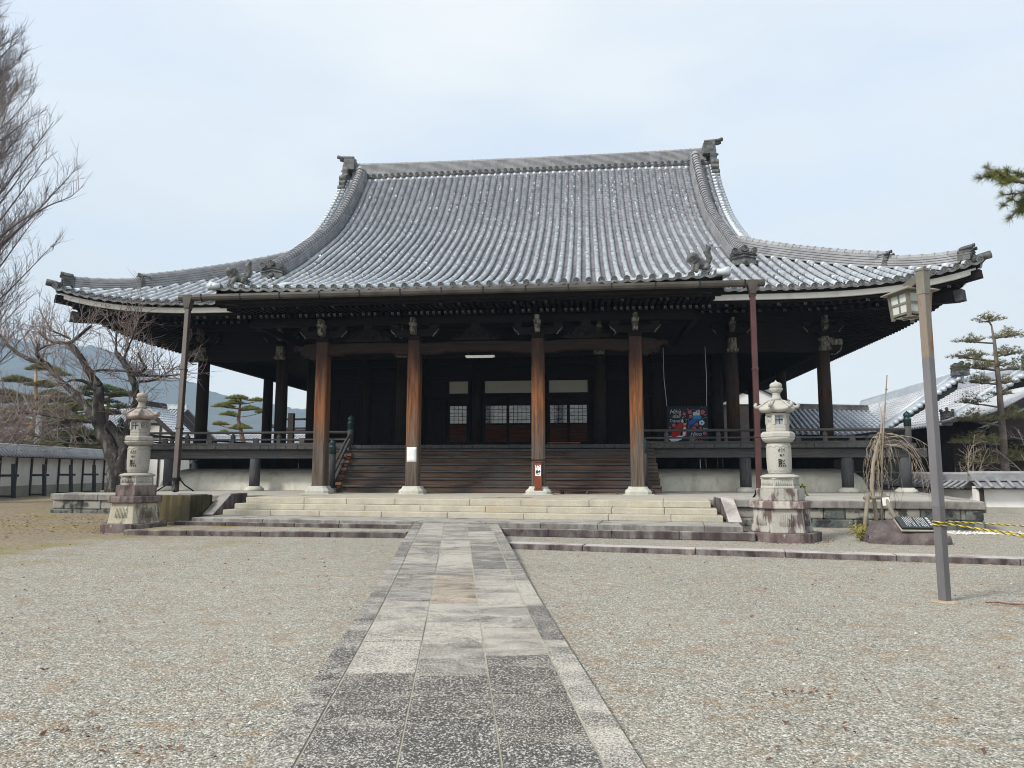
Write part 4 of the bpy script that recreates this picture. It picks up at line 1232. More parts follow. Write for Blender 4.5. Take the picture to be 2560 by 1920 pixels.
def shoji(x0, x1, npan, lit=True):
    """sliding glazed doors: frame, small panes behind a lattice, ribbed wooden skirt, white transom above"""
    fr = MB(); gl = MB(); sk = MB(); tr = MB()
    fr.bx(x0 - 0.08, x0, WY - 0.10, WY + 0.05, 2.825, 5.79); fr.bx(x1, x1 + 0.08, WY - 0.10, WY + 0.05, 2.825, 5.79)
    w = (x1 - x0) / npan
    tr.bx(x0 + 0.02, x1 - 0.02, WY - 0.02, WY + 0.02, 5.20, 5.77)
    for k in range(npan):
        a, b = x0 + k * w, x0 + (k + 1) * w
        yy = WY - 0.05 - 0.05 * (k % 2)
        for q in (a, b - 0.07): fr.bx(q + 0.001, q + 0.069, yy - 0.03, yy + 0.03, 2.83, 4.96)
        for z in (2.83, 3.70, 4.60): fr.bx(a + 0.071, b - 0.071, yy - 0.028, yy + 0.028, z, z + 0.07 if z < 4.5 else 4.955)
        gl.bx(a + 0.071, b - 0.071, yy - 0.004, yy + 0.004, 3.775, 4.595)
        nb = max(2, int(round((b - a) / 0.24)))
        for q in range(1, nb): fr.bx(a + 0.07 + (b - a - 0.14) * q / nb - 0.01, a + 0.07 + (b - a - 0.14) * q / nb + 0.01, yy - 0.02, yy - 0.005, 3.775, 4.595)
        for q in range(1, 5): fr.bx(a + 0.075, b - 0.075, yy - 0.021, yy - 0.006, 3.77 + 0.165 * q - 0.01, 3.77 + 0.165 * q + 0.01)
        for q in range(8):
            z = 2.905 + q * 0.099
            sk.prism([(0.0, 0.0), (-0.035, 0.012), (-0.02, 0.085), (0.0, 0.095)], lambda p, r_: (a + 0.072, yy + p, z + r_), lambda p, r_: (b - 0.072, yy + p, z + r_))
    d = fr.build('sliding_door', 'door', hall)
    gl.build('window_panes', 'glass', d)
    sk.build('ribbed_skirt', 'koshi', d)
    tr.build('transom_panel', 'transom', d)
shoji(-6.55, -5.62, 1)
shoji(-4.85, -2.60, 2)
shoji(-1.82, 0.02, 2)
# closed timber doors either side
def leaf(a, b):
    dm = MB()
    dm.bx(a, b, WY - 0.03, WY + 0.06, 2.83, 4.97)
    for q in (a, b - 0.09): dm.bx(q, q + 0.09, WY - 0.07, WY - 0.031, 2.83, 4.97)
    for z in (2.83, 3.5, 4.2, 4.87): dm.bx(a + 0.091, b - 0.091, WY - 0.065, WY - 0.031, z, z + 0.1)
    k = int((b - a) / 0.13)
    for j in range(1, k): dm.bx(a + (b - a) * j / k - 0.02, a + (b - a) * j / k + 0.02, WY - 0.05, WY - 0.031, 2.93, 4.87)
    dm.build('panelled_door', 'door', hall)
for a, b in ((-13.0, -11.9), (-11.85, -10.75), (-10.3, -9.35), (-9.3, -8.35), (-7.6, -6.7), (0.9, 1.85), (1.9, 2.85), (3.4, 4.35), (4.4, 5.4)):
    leaf(a, b)
# ------------------------------------------------------------------ veranda
VH, VY = 15.25, 27.2
fl = MB()
fl.bx(CX - VH, CX + VH, VY + 0.05, CY0 + 3.4, FZ - 0.16, FZ)
for s in (-1, 1):
    xa, xb = sorted((CX + s * VH, CX + s * 9.6))
    fl.bx(xa, xb, CY0 + 3.401, 57, FZ - 0.16, FZ - 0.001)
vf = fl.build('veranda_floor', 'grey_y', hall)
fe = MB()
rq = random.Random(4)
x = CX - VH - 0.1
while x < CX + VH + 0.1:
    w = rq.uniform(0.28, 0.5)
    fe.bx(x + 0.006, min(x + w, CX + VH + 0.1), VY - 0.06 + rq.uniform(-0.012, 0.012), VY + 0.6, FZ - 0.14, FZ + rq.uniform(0.002, 0.012))
    x += w
fe.build('veranda_edge_boards', 'grey_y', vf, bevel=0.012)
fb = MB()
fb.bx(CX - VH - 0.55, CX + VH + 0.55, VY + 0.16, VY + 0.42, 2.05, 2.385)
for s in (-1, 1): fb.bx(CX + s * 15.0 - 0.13, CX + s * 15.0 + 0.13, VY + 0.425, 57, 2.06, 2.38)
fb.build('veranda_beam', 'grey_x', vf, bevel=0.02)
for x, y in [(CX + h, VY + 0.3) for h in (-15.05, -13.05, -9.45, 9.45, 13.05, 15.05)] + [(CX + s * 15.0, y) for s in (-1, 1) for y in (33, 38.5, 44, 50)]:
    mb = MB()
    mb.tube([(x, y, PT + 0.17), (x, y, 1.4), (x, y, 2.05)], [0.205, 0.21, 0.20], 16)
    p_ = mb.build('veranda_post', 'grey_z', hall)
    b = MB()
    b.lathe((x, y, PT), [(0.37, 0), (0.38, 0.05), (0.345, 0.11), (0.28, 0.15), (0.25, 0.18)], 20)
    b.build('post_footing', 'granite_base', p_)
# white rammed mound under the floor and the dark lattice above it
kb = MB()
rws = []
pf = [(0, 0), (0.04, 0.25), (0.16, 0.5), (0.42, 0.70), (0.9, 0.82), (1.6, 0.86)]
KHX, KY = 14.3, 28.05
for (d_, z) in pf:
    cr_ = 1.2
    loop = []
    for (cx_, cy_, q0, q1) in ((-KHX + cr_, 57, 180, 180), (-KHX + cr_, KY + cr_, 180, 270), (KHX - cr_, KY + cr_, 270, 360), (KHX - cr_, 57, 360, 360)):
        for q in np.linspace(q0, q1, 8):
            rad = cr_ - min(d_, 1.1)
            loop.append((CX + cx_ + rad * math.cos(R(q)), cy_ + rad * math.sin(R(q)) + (max(0, d_ - 1.1) if False else 0), PT + 0.004 + z))
    rws.append(loop)
kb.grid(rws, smooth=True)
kb.build('white_plaster_mound', 'plaster_mound' if 'plaster_mound' in M else 'plaster', hall)
lt = MB()
rq = random.Random(2)
x = CX - 13.4
while x < CX + 13.4:
    w = rq.uniform(0.16, 0.34)
    gap = 0.025 if rq.random() < 0.22 else 0.002
    lt.bx(x, x + w - gap, 30.3, 30.34, PT + 0.8, FZ - 0.17)
    x += w
for s in (-1, 1): lt.bx(CX + s * 13.4 - 0.02, CX + s * 13.4 + 0.02, 30.345, 40, PT + 0.8, FZ - 0.17)
lt.build('underfloor_boarding', 'timber_z', hall)
# railing
def railing(x0, x1, corner=None):
    mb = MB()
    y = VY + 0.22
    mb.tube([(x0, y, 3.07), ((x0 + x1) / 2, y, 3.065), (x1, y, 3.07)], 0.052, 10)
    mb.bx(x0, x1, y - 0.04, y + 0.04, 2.76, 2.825)
    mb.bx(x0, x1, y - 0.07, y + 0.07, FZ + 0.012, FZ + 0.11)
    rl = mb.build('railing', 'grey_x', hall, bevel=0.008)
    n = max(2, int(round(abs(x1 - x0) / 1.85)))
    for k in range(n):
        x = x0 + (x1 - x0) * (k + 0.5) / n
        q = MB()
        q.box((x, y, FZ + 0.11 + 0.15), (0.15, 0.12, 0.30))
        q.lathe((x, y, 2.82), [(0.05, 0), (0.085, 0.03), (0.085, 0.09), (0.06, 0.13), (0.045, 0.19), (0.07, 0.21)], 12)
        q.build('railing_post', 'grey_z', rl)
        x2 = x0 + (x1 - x0) * (k + 1.0) / n
        if k < n - 1:
            q = MB(); q.box((x2, y, FZ + 0.11 + 0.09), (0.2, 0.11, 0.19)); q.build('low_strut', 'grey_x', rl)
    return rl
def giboshi(x, y, z0, z1, parent, r_=0.105, sq=False):
    mb = MB()
    mb.tube([(x, y, z0), (x, y, z1 - 0.42)], r_, 12)
    p_ = mb.build('newel_post', 'grey_z', parent)
    c = MB()
    h = z1 - 0.42
    c.lathe((x, y, h), [(r_ * 1.1, -0.12), (r_ * 1.1, 0.10), (r_ * 1.18, 0.11), (r_ * 1.18, 0.14), (r_ * 0.75, 0.17), (r_ * 0.7, 0.20), (r_ * 1.0, 0.24), (r_ * 1.1, 0.29), (r_ * 0.85, 0.35), (r_ * 0.3, 0.40), (r_ * 0.08, 0.44)], 14)
    c.build('bronze_onion_cap', 'bronze', p_)
r1 = railing(CX - VH + 0.1, -9.30)
r2 = railing(1.95, CX + VH - 0.1)
giboshi(CX + VH - 0.05, VY + 0.22, 2.0, 3.72, r2, 0.115)
giboshi(CX - VH + 0.05, VY + 0.22, 2.0, 3.72, r1, 0.115)
for s in (-1, 1):   # side rails running back
    mb = MB(); x = CX + s * (VH - 0.2)
    mb.tube([(x, VY + 0.3, 3.07), (x, 56, 3.07)], 0.052, 8)
    mb.bx(x - 0.04, x + 0.04, VY + 0.3, 56, 2.76, 2.825)
    mb.bx(x - 0.07, x + 0.07, VY + 0.3, 56, FZ + 0.002, FZ + 0.11)
    for y in np.arange(29, 56, 1.9): mb.box((x, y, 2.85), (0.12, 0.14, 0.42))
    mb.build('side_railing', 'grey_y', hall)
# timber stair
st = MB()
sx0, sx1 = -9.95, 2.40
NST = 6
stair = None
SY0, SY1 = 25.55, 27.12
rise = (FZ - 0.18 - PT) / NST
tread = (SY1 - SY0) / NST
for k in range(NST):
    mb = MB()
    y = SY0 + k * tread
    e = 0.22 * (NST - k) / NST * 0.5
    mb.bx(sx0 - e, sx1 + e, y, y + tread + 0.25, PT + 0.004 + k * rise, PT + (k + 1) * rise - 0.075)
    o = mb.build('stair_tread', 'step', hall, bevel=0.02, seg=2) if stair is None else mb.build('stair_tread', 'step', hall, bevel=0.02, seg=2)
    nb = MB()
    nb.bx(sx0 - e, sx1 + e, y - 0.035, y + tread + 0.02, PT + (k + 1) * rise - 0.072, PT + (k + 1) * rise)
    nb.build('grey_nosing', 'grey_x', o, bevel=0.012)  # nosing in grey timber above the browner tread
for s, xb in ((-1, -9.25), (1, 1.92)):
    mb = MB()
    a, b = Vector((xb, SY0 - 0.05, PT + 0.9)), Vector((xb, SY1 + 0.25, FZ + 0.55))
    mb.tube([a, a.lerp(b, 0.7), b + Vector((0, 0.12, -0.02))], 0.05, 9)
    mb.beam(a + Vector((0, 0, -0.32)), b + Vector((0, 0, -0.30)), 0.08, 0.10)
    mb.beam(a + Vector((0, 0, -0.66)), b + Vector((0, 0, -0.58)), 0.14, 0.16)
    bl = mb.build('stair_balustrade', 'grey_y', hall, bevel=0.01)
    giboshi(xb, SY0 - 0.08, PT + 0.16, 2.72, bl, 0.115)
    giboshi(xb, SY1 + 0.28, FZ, 3.72, bl, 0.115)
    fb_ = MB(); fb_.bx(xb - 0.28, xb + 0.28, SY0 - 0.38, SY0 - 0.005, PT + 0.004, PT + 0.17)
    fb_.build('newel_footing_block', 'step', bl, bevel=0.015)
    for k in range(NST - 1):
        pg = MB()
        y = SY0 + k * tread
        pg.box((xb - s * 0.26, y - 0.06, PT + (k + 1) * rise + 0.055), (0.22, 0.16, 0.10))
        pg.box((xb - s * 0.24, y - 0.02, PT + (k + 1) * rise - 0.045), (0.14, 0.08, 0.09))
        pg.build('tenon_block', 'peg', bl, bevel=0.01)
# ------------------------------------------------------------------ stone lanterns
def lantern(loc, rot, mats, label, base_tone, textrot):
    x, y, z = loc
    t = thing('stone_lantern', loc, label, 'stone lantern', 'pair of stone lanterns before the hall')
    ph = rot
    def hexl(prof, mat, name, n=6, smooth=False, parent=t, bevel=0.015, mod=None, phase=None):
        mb = MB(); mb.lathe((x, y, z), prof, n, ph if phase is None else phase, smooth, mod=mod)
        return mb.build(name, mat, parent, bevel=bevel, seg=2)
    hexl([(0.95, -0.1), (0.95, 0.21)], mats['foot'], 'footing')
    die = hexl([(0.80, 0.212), (0.77, 0.30), (0.705, 0.74), (0.70, 0.755)], mats['die'], 'tapered_plinth')
    # fluted panels on each plinth face
    for k in range(6):
        pn_ = MB()
        a = ph + (k + 0.5) * math.pi / 3
        nrm = Vector((math.cos(a), math.sin(a), 0)); l = Vector((-nrm.y, nrm.x, 0))
        for j in range(-4, 5):
            zt, zb = 0.63 - 0.0015 * j * j, 0.36 + 0.001 * j * j
            def P(zz): return Vector((x, y, z + zz)) + nrm * (0.866 * (0.77 - (zz - 0.30) * 0.148) + 0.004) + l * (j * 0.045)
            pn_.tube([P(zb), P(zt)], 0.011, 5)
        pn_.build('fluted_panel', mats['die'], die)
    hexl([(0.80, 0.757), (0.81, 0.78), (0.80, 0.93), (0.78, 0.94)], mats['slab'], 'plinth_slab')
    hexl([(0.615, 0.942), (0.61, 1.23)], mats['block'], 'square_block')
    hexl([(0.50, 1.232), (0.50, 1.27), (0.485, 1.28), (0.485, 1.44), (0.50, 1.45), (0.49, 1.475)], mats['band'], 'carved_band')
    lot = hexl([(0.475, 1.477), (0.49, 1.50), (0.45, 1.55), (0.36, 1.59), (0.31, 1.60)], mats['lotus'], 'lotus_seat', 36, True, bevel=0, mod=lambda i, q: 1 + (0.03 * abs(math.sin(q * 6)) if i in (1, 2) else 0))
    for k in range(6):
        fb_ = MB()
        a = ph + (k + 0.5) * math.pi / 3
        nrm = Vector((math.cos(a), math.sin(a), 0)); l = Vector((-nrm.y, nrm.x, 0))
        for j in range(-4, 5):
            P = lambda zz: Vector((x, y, z + zz)) + nrm * (0.866 * 0.485 + 0.003) + l * (j * 0.047)
            fb_.tube([P(1.30), P(1.42 - 0.006 * j * j * 0.3)], 0.012, 5)
        fb_.build('carved_flutes', mats['flute'], lot)
    shaft = hexl([(0.27, 1.602), (0.285, 1.63), (0.305, 1.75), (0.315, 1.95), (0.315, 2.2), (0.305, 2.33), (0.285, 2.385), (0.27, 2.40)], mats['shaft'], 'inscribed_shaft', 32, True, bevel=0)
    rg = MB()
    for zz, r_ in ((1.70, 0.296), (2.30, 0.309)):
        pts = [(x + (r_ + .004) * math.cos(q), y + (r_ + .004) * math.sin(q), z + zz + 0.022 * math.sin(q * 12)) for q in np.linspace(0, 2 * math.pi, 73)]
        rg.tube(pts, 0.007, 4, caps=False)
    rg.build('incised_scroll_lines', mats['flute'], shaft)
    tx = MB()
    a = textrot
    nrm = Vector((math.cos(a), math.sin(a), 0)); l = Vector((-nrm.y, nrm.x, 0))
    text_mesh(tx, '常', Vector((x, y, z + 2.13)) + nrm * 0.318, l, (0, 0, 1), 0.215, 0.0, thick=0.005)
    text_mesh(tx, '照', Vector((x, y, z + 1.87)) + nrm * 0.318, l, (0, 0, 1), 0.215, 0.0, thick=0.005)
    # wrap the lettering onto the round shaft
    for i, v in enumerate(tx.v):
        p = Vector(v) - Vector((x, y, 0)); u = p.dot(l)
        q = a + u / 0.318
        tx.v[i] = (x + 0.3275 * math.cos(q), y + 0.3275 * math.sin(q), v[2])
    tx.build('carved_black_lettering', 'ink', shaft)
    hexl([(0.30, 2.402), (0.35, 2.43), (0.40, 2.49), (0.405, 2.52)], mats['cup'], 'platform_cup', 36, True, bevel=0, mod=lambda i, q: 1 + 0.03 * abs(math.sin(q * 8)))
    hexl([(0.43, 2.522), (0.445, 2.55), (0.445, 2.63), (0.40, 2.68), (0.38, 2.69)], mats['cup'], 'platform')
    # fire box: six posts, panels pierced on alternate faces
    fbx = hexl([(0.30, 2.692), (0.30, 2.76)], mats['cup'], 'fire_box')
    hx = MB()
    for zz0, zz1 in ((2.762, 2.84), (3.02, 3.07)):
        hx.lathe((x, y, z), [(0.295, zz0), (0.295, zz1)], 6, ph, False)
    for k in range(6):
        q = ph + k * math.pi / 3
        hx.box((x + 0.265 * math.cos(q), y + 0.265 * math.sin(q), z + 2.93), (0.075, 0.075, 0.18), rot=q)
    hx.build('fire_box_frame', mats['cup'], fbx)
    for k in range(6):
        dk = MB(); gr = MB(); lat = MB()
        a2 = ph + (k + 0.5) * math.pi / 3
        nrm = Vector((math.cos(a2), math.sin(a2), 0)); l = Vector((-nrm.y, nrm.x, 0))
        c = Vector((x, y, z + 2.93)) + nrm * 0.222
        dk.box(c, (0.01, 0.2, 0.18), rot=a2)
        c2 = c + nrm * 0.014
        if k % 2 == 0:
            lat.tube([c2 + l * 0.10 + Vector((0, 0, 0.0)), c2 - l * 0.10], 0.009, 4)
            lat.tube([c2 + Vector((0, 0, 0.09)), c2 - Vector((0, 0, 0.09))], 0.009, 4)
        else:
            for d1 in (-1, 1):
                for o_ in (-0.066, 0, 0.066):
                    p0 = c2 + l * max(-0.1, min(0.1, -0.09 + o_)) + Vector((0, 0, -0.09 * d1)); p1 = c2 + l * max(-0.1, min(0.1, 0.09 + o_)) + Vector((0, 0, 0.09 * d1))
                    gr.tube([p0, p1], 0.012, 4)
            gr.box(c2 + Vector((0, 0, -0.07)), (0.02, 0.2, 0.05), rot=a2)
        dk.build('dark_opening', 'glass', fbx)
        if k % 2 == 0: lat.build('window_bars', 'house_wood', fbx)
        else: gr.build('stone_lattice', mats['cup'], fbx)
    # roof with curled corners
    def rmod(i, q):
        a2 = (q - ph) % (math.pi / 3) - math.pi / 6
        flat = math.cos(math.pi / 6) / math.cos(a2)
        return 0.88 + 0.12 * abs(math.sin(3 * (q - ph))) * 0 + (flat - 0.9) * (0.6 if i < 6 else 0.2)
    def lift(mb0, n0):
        for i in range(n0, len(mb0.v)):
            v = Vector(mb0.v[i]); q = math.atan2(v.y - y, v.x - x); rr_ = math.hypot(v.x - x, v.y - y)
            c = abs(math.cos(3 * (q - ph))) ** 6
            if v.z - z < 3.3: mb0.v[i] = (v.x, v.y, v.z + 0.045 * c * min(1, rr_ / 0.5))
    mb = MB()
    mb.lathe((x, y, z), [(0.26, 3.072), (0.34, 3.09), (0.52, 3.11), (0.57, 3.16), (0.565, 3.20), (0.50, 3.235), (0.42, 3.30), (0.33, 3.38), (0.23, 3.43), (0.14, 3.452)], 48, ph, True, mod=rmod)
    lift(mb, 0)
    rf = mb.build('lantern_roof', mats['roof'], t)
    for k in range(6):
        cu = MB()
        q = ph + k * math.pi / 3
        d = Vector((math.cos(q), math.sin(q), 0)); c = Vector((x, y, z))
        pts = [c + d * r_ + Vector((0, 0, h)) for r_, h in ((0.20, 3.445), (0.34, 3.39), (0.46, 3.30), (0.54, 3.25), (0.60, 3.26), (0.625, 3.31), (0.60, 3.345), (0.565, 3.33))]
        cu.tube(pts, [0.02, 0.028, 0.034, 0.045, 0.055, 0.055, 0.05, 0.03], 8)
        cu.build('curled_corner', mats['roof2'], rf)
    hexl([(0.15, 3.45), (0.125, 3.50), (0.10, 3.56), (0.095, 3.59), (0.11, 3.605)], mats['neck'], 'finial_neck', 24, True, bevel=0)
    hexl([(0.10, 3.605), (0.14, 3.64), (0.185, 3.695), (0.18, 3.71), (0.12, 3.70)], mats['neck'], 'lotus_cup', 24, True, bevel=0, mod=lambda i, q: 1 + (0.05 * math.sin(q * 6) if i == 2 else 0))
    hexl([(0.09, 3.70), (0.14, 3.72), (0.16, 3.78), (0.155, 3.84), (0.11, 3.89), (0.05, 3.91), (0.02, 3.935), (0.004, 3.96)], mats['ball'], 'jewel_finial', 24, True, bevel=0)
    return t
new = dict(foot='lantern_dark', die='lantern_stain', flute='lantern_new', slab='lantern_stain2', block='lantern_stain', band='lantern_new', lotus='lantern_new', shaft='lantern_new', cup='lantern_new', roof='lantern_new', roof2='lantern_new', neck='lantern_new', ball='lantern_new')
M['lantern_stain2'] = stone('half_stained_lantern_slab', (0.40, 0.36, 0.33), (0.50, 0.46, 0.42), stain=(0.12, 0.075, 0.073), sscale=0.9, sthr=(0.44, 0.56), samt=0.9, speck=0.35)
old = dict(foot='lantern_dark', die='lantern_die', flute='lantern_old', slab='lantern_dark', block='lantern_dark', band='lantern_stain', lotus='lantern_old', shaft='lantern_old', cup='lantern_old', roof='lantern_old_roof', roof2='lantern_old', neck='lantern_old', ball='lantern_old_roof')
lantern((4.42, 17.45, 0.03), R(-2.7), new, 'clean pale stone lantern standing before the red brown downpipe', 1, R(-90))
lantern((-12.0, 18.25, 0.05), R(-1.3), old, 'weathered stone lantern with dark red stained base beside the mossy basin and bare cherry', 1, R(-84))

# ------------------------------------------------------------------ basins under the downpipes
def basin(cx_, cy_, w, d, h, rot, label):
    t = thing('rain_basin', (cx_, cy_, 0.1), label, 'basin')
    mb = MB()
    mb.box((cx_, cy_, 0.10 + h / 2), (w, d, h), rot=rot)
    mb.build('concrete_block', 'mossy', t, bevel=0.03, seg=2)
    mb = MB(); mb.box((cx_, cy_, 0.05), (w + 0.35, d + 0.35, 0.16), rot=rot)
    mb.build('mossy_foot_slab', 'mossy', t, bevel=0.02)
    mb = MB(); mb.box((cx_, cy_, 0.11 + h), (w - 0.2, d - 0.2, 0.03), rot=rot)
    mb.build('lid', 'cap', t, bevel=0.01)
basin(-11.75, 20.2, 1.18, 0.9, 0.78, R(-12), 'mossy yellow green concrete rain basin behind the weathered lantern')
basin(4.7, 21.5, 1.3, 1.0, 0.62, R(0), 'narrow stained rain basin half hidden behind the clean pale lantern')

# ------------------------------------------------------------------ lamp post
lp = thing('lamp_post', (4.33, 9.6, 0), 'tall grey lamp post with rusty top and box lantern, tied with yellow rope', 'lamp post')
mb = MB()
x, y = 4.33, 9.60
rt = R(28)
mb.box((x, y, 2.05), (0.105, 0.105, 4.10), rot=rt)
mb.build('pole', 'pole', lp, bevel=0.006)
mb = MB(); mb.box((x, y, 4.0), (0.118, 0.118, 0.31), rot=rt); mb.box((x, y, 4.17), (0.132, 0.132, 0.035), rot=rt)
mb.build('pole_cap', 'lamphead', lp, bevel=0.006)
mb = MB(); mb.lathe((x, y, 0.0), [(0.16, -0.02), (0.155, 0.006), (0.10, 0.012)], 14)
mb.build('concrete_collar', 'mortar_tan', lp)
ad = Vector((0.08, 0.99, 0)).normalized()
ahead = Vector((4.37, 10.10, 0))
mb = MB(); mb.beam((x + ad.x * .07, y + ad.y * .07, 4.09), (ahead.x + ad.x * 0.1, ahead.y + ad.y * .1, 4.09), 0.075, 0.12)
mb.beam((ahead.x, ahead.y, 4.10), (ahead.x, ahead.y, 4.04), 0.08, 0.08, up=(1, 0, 0))
mb.build('arm', 'lamphead', lp, bevel=0.006)
hd = MB(); gl = MB()
lr = R(16)
hx, hy = ahead.x, ahead.y
cs, sn = math.cos(lr), math.sin(lr)
hp = lambda a, b, c: (hx + 0.70 * (a * cs - b * sn), hy + 0.74 * (a * sn + b * cs), 4.08 + (c - 3.91) * 0.74)
# hipped roof of the lamp
vs = [hp(i * 0.36, j * 0.36, 3.77) for i, j in ((-1, -1), (1, -1), (1, 1), (-1, 1))] + [hp(i * 0.36, j * 0.36, 3.79) for i, j in ((-1, -1), (1, -1), (1, 1), (-1, 1))] + [hp(i * 0.10, j * 0.10, 3.91) for i, j in ((-1, -1), (1, -1), (1, 1), (-1, 1))]
hd.add(vs, [(3, 2, 1, 0), (0, 1, 5, 4), (1, 2, 6, 5), (2, 3, 7, 6), (3, 0, 4, 7), (4, 5, 9, 8), (5, 6, 10, 9), (6, 7, 11, 10), (7, 4, 8, 11), (8, 9, 10, 11)])
lh = hd.build('lamp_head_roof', 'lamphead', lp, bevel=0.004)
fr = MB()
z0, z1, wt, wb_ = 3.36, 3.765, 0.245, 0.215
for k in range(4):
    q = [(-1, -1), (1, -1), (1, 1), (-1, 1)]
    (i0, j0), (i1, j1) = q[k], q[(k + 1) % 4]
    A = lambda u, v: Vector(hp((i0 + (i1 - i0) * u) * (wb_ + (wt - wb_) * v), (j0 + (j1 - j0) * u) * (wb_ + (wt - wb_) * v), z0 + (z1 - z0) * v))
    fr.beam(A(0, -0.16), A(0, 1), 0.042, 0.042, up=(0, 1, 0))
    for v in (0.04, 0.5, 0.97): fr.beam(A(0.02, v), A(0.98, v), 0.022, 0.03)
    fr.beam(A(0.5, 0), A(0.5, 1), 0.022, 0.022, up=(0, 1, 0))
    gl.add([A(0.03, 0.02), A(0.97, 0.02), A(0.97, 0.98), A(0.03, 0.98)], [(0, 1, 2, 3)])
gl.add([hp(i * 0.2, j * 0.2, 3.335) for i, j in ((-1, -1), (1, -1), (1, 1), (-1, 1))], [(3, 2, 1, 0)])
fr.beam(hp(-0.21, 0, 3.325), hp(0.21, 0, 3.325), 0.03, 0.02); fr.beam(hp(0, -0.21, 3.325), hp(0, 0.21, 3.325), 0.03, 0.02)
lf = fr.build('lamp_frame', 'lamphead', lp)
gl.build('frosted_panes', 'lamppane', lf)

# yellow and black rope tied to the pole
def rope(pts, label=None):
    mb = MB()
    P = [Vector(p) for p in pts]
    ln = sum((P[i + 1] - P[i]).length for i in range(len(P) - 1))
    return P, ln
ry = MB(); rk = MB()
def strand(pts, r_=0.0075):
    P = [Vector(p) for p in pts]
    path_ = []
    for i in range(len(P) - 1):
        n = max(2, int((P[i + 1] - P[i]).length / 0.014))
        path_ += [P[i].lerp(P[i + 1], k / n) for k in range(n)]
    path_.append(P[-1])
    for ph_, mb in ((0, ry), (2.09, ry), (4.19, rk)):
        q = []
        for i, p in enumerate(path_):
            a = i * 0.9 + ph_
            q.append(p + Vector((0, math.cos(a), math.sin(a))) * r_ * 0.62)
        mb.tube(q, r_ * 0.72, 4, caps=False)
wrap = []
for k in range(26):
    a = k * 2 * math.pi / 12
    rr_ = 0.070 + 0.010 * abs(math.sin(2 * (a - rt)))
    wrap.append((x + rr_ * math.cos(a), y + rr_ * math.sin(a), 0.985 - 0.018 * k / 6))
strand(wrap)
strand([(x + .08, y - .05, 0.97), (5.4, 9.75, 0.905), (7.2, 9.95, 0.86), (9.5, 10.2, 0.86)])
strand([(x + .08, y - .06, 0.94), (5.2, 9.35, 0.80), (6.6, 9.1, 0.66), (8.5, 8.9, 0.52)])
strand([(x + .09, y - .04, 0.93), (5.3, 9.5, 0.815), (6.9, 9.4, 0.66), (9.0, 9.3, 0.50)])
rt_ = thing('barrier_rope', (x, y, 0.9), 'yellow and black twisted rope tied round the grey lamp post', 'rope')
ry.build('yellow_strands', 'rope_y', rt_); rk.build('black_strand', 'rope_k', rt_)

# ------------------------------------------------------------------ rock with plaque
rk_ = thing('inscribed_rock', (6.95, 17.0, 0.0), 'low purple grey boulder carrying a slanted black text plaque', 'monument')
mb = MB()
rnd = random.Random(6)
sec = []
X0, X1 = 6.12, 7.80
for u in np.linspace(0, 1, 15):
    xx = X0 + (X1 - X0) * u
    hgt = 0.50 * min(1, 0.35 + 5 * u) * (1 - 0.62 * max(0, (u - 0.72) / 0.28) ** 1.3) - 0.03
    yc = 17.12 - 0.08 * u
    pr = [(-0.52, -0.1), (-0.50, 0.10), (-0.44, 0.22), (0.05, hgt), (0.22, hgt + 0.01), (0.36, hgt * 0.7), (0.42, -0.1)]
    sec.append([(xx + rnd.uniform(-.02, .02), yc + a * min(1, 0.5 + 3 * u) * min(1, 0.6 + 2.2 * (1 - u)) + rnd.uniform(-.025, .025), 0.0 + b + rnd.uniform(-.015, .02)) for a, b in pr])
mb.grid(sec, smooth=True)
mb.add(sec[0], [tuple(range(len(sec[0])))]); mb.add(sec[-1], [tuple(range(len(sec[-1])))])
ob = mb.build('boulder', 'rock', rk_)
sb = ob.modifiers.new('subd', 'SUBSURF'); sb.levels = 2; sb.render_levels = 2
tx_ = bpy.data.textures.new('rock_noise', 'CLOUDS'); tx_.noise_scale = 0.22
dm_ = ob.modifiers.new('disp', 'DISPLACE'); dm_.texture = tx_; dm_.strength = 0.12; dm_.mid_level = 0.5
pl0 = Vector((7.10, 16.86, 0.42)); pr_ = Vector((1, -0.05, 0)).normalized(); pu = Vector((0.02, 0.45, 0.22)).normalized()
pnrm = pr_.cross(pu)
def plq(u, v, d): return pl0 + pr_ * (u * 0.66) + pu * (v * 0.68) + pnrm * d
mb = MB()
mb.prism([(-0.53, -0.33), (0.55, -0.33), (0.55, 0.36), (-0.53, 0.36)], lambda a, b: plq(a, b, -0.02), lambda a, b: plq(a, b, 0.05))
pq = mb.build('black_plaque', 'plaque', rk_, bevel=0.004)
mb = MB()
mb.prism([(-0.55, -0.36), (0.57, -0.36), (0.57, 0.37), (-0.55, 0.37)], lambda a, b: plq(a, b, -0.05), lambda a, b: plq(a, b, -0.005))
mb.build('mortar_edge', 'mortar', rk_, bevel=0.01)
mb = MB()
rq = random.Random(8)
for k in range(13):   # columns of small engraved characters, too far away to be read in the photograph
    u = 0.30 - k * 0.052
    v = 0.30
    end = -0.27 + (0.2 if k % 5 == 4 else rq.uniform(0, 0.06))
    if k == 6: continue
    while v > end:
        h = 0.026
        for (a, b, c, d) in ((-.012, .010, .024, .005), (-.012, -.003, .024, .005), (-.003, -.012, .006, .024), (-.012, -.012, .024, .004)):
            if rq.random() < 0.85:
                mb.add([plq(u + a, v + b, 0.0525), plq(u + a + c, v + b, 0.0525), plq(u + a + c, v + b - d, 0.0525), plq(u + a, v + b - d, 0.0525)], [(3, 2, 1, 0)])
        v -= h + 0.008
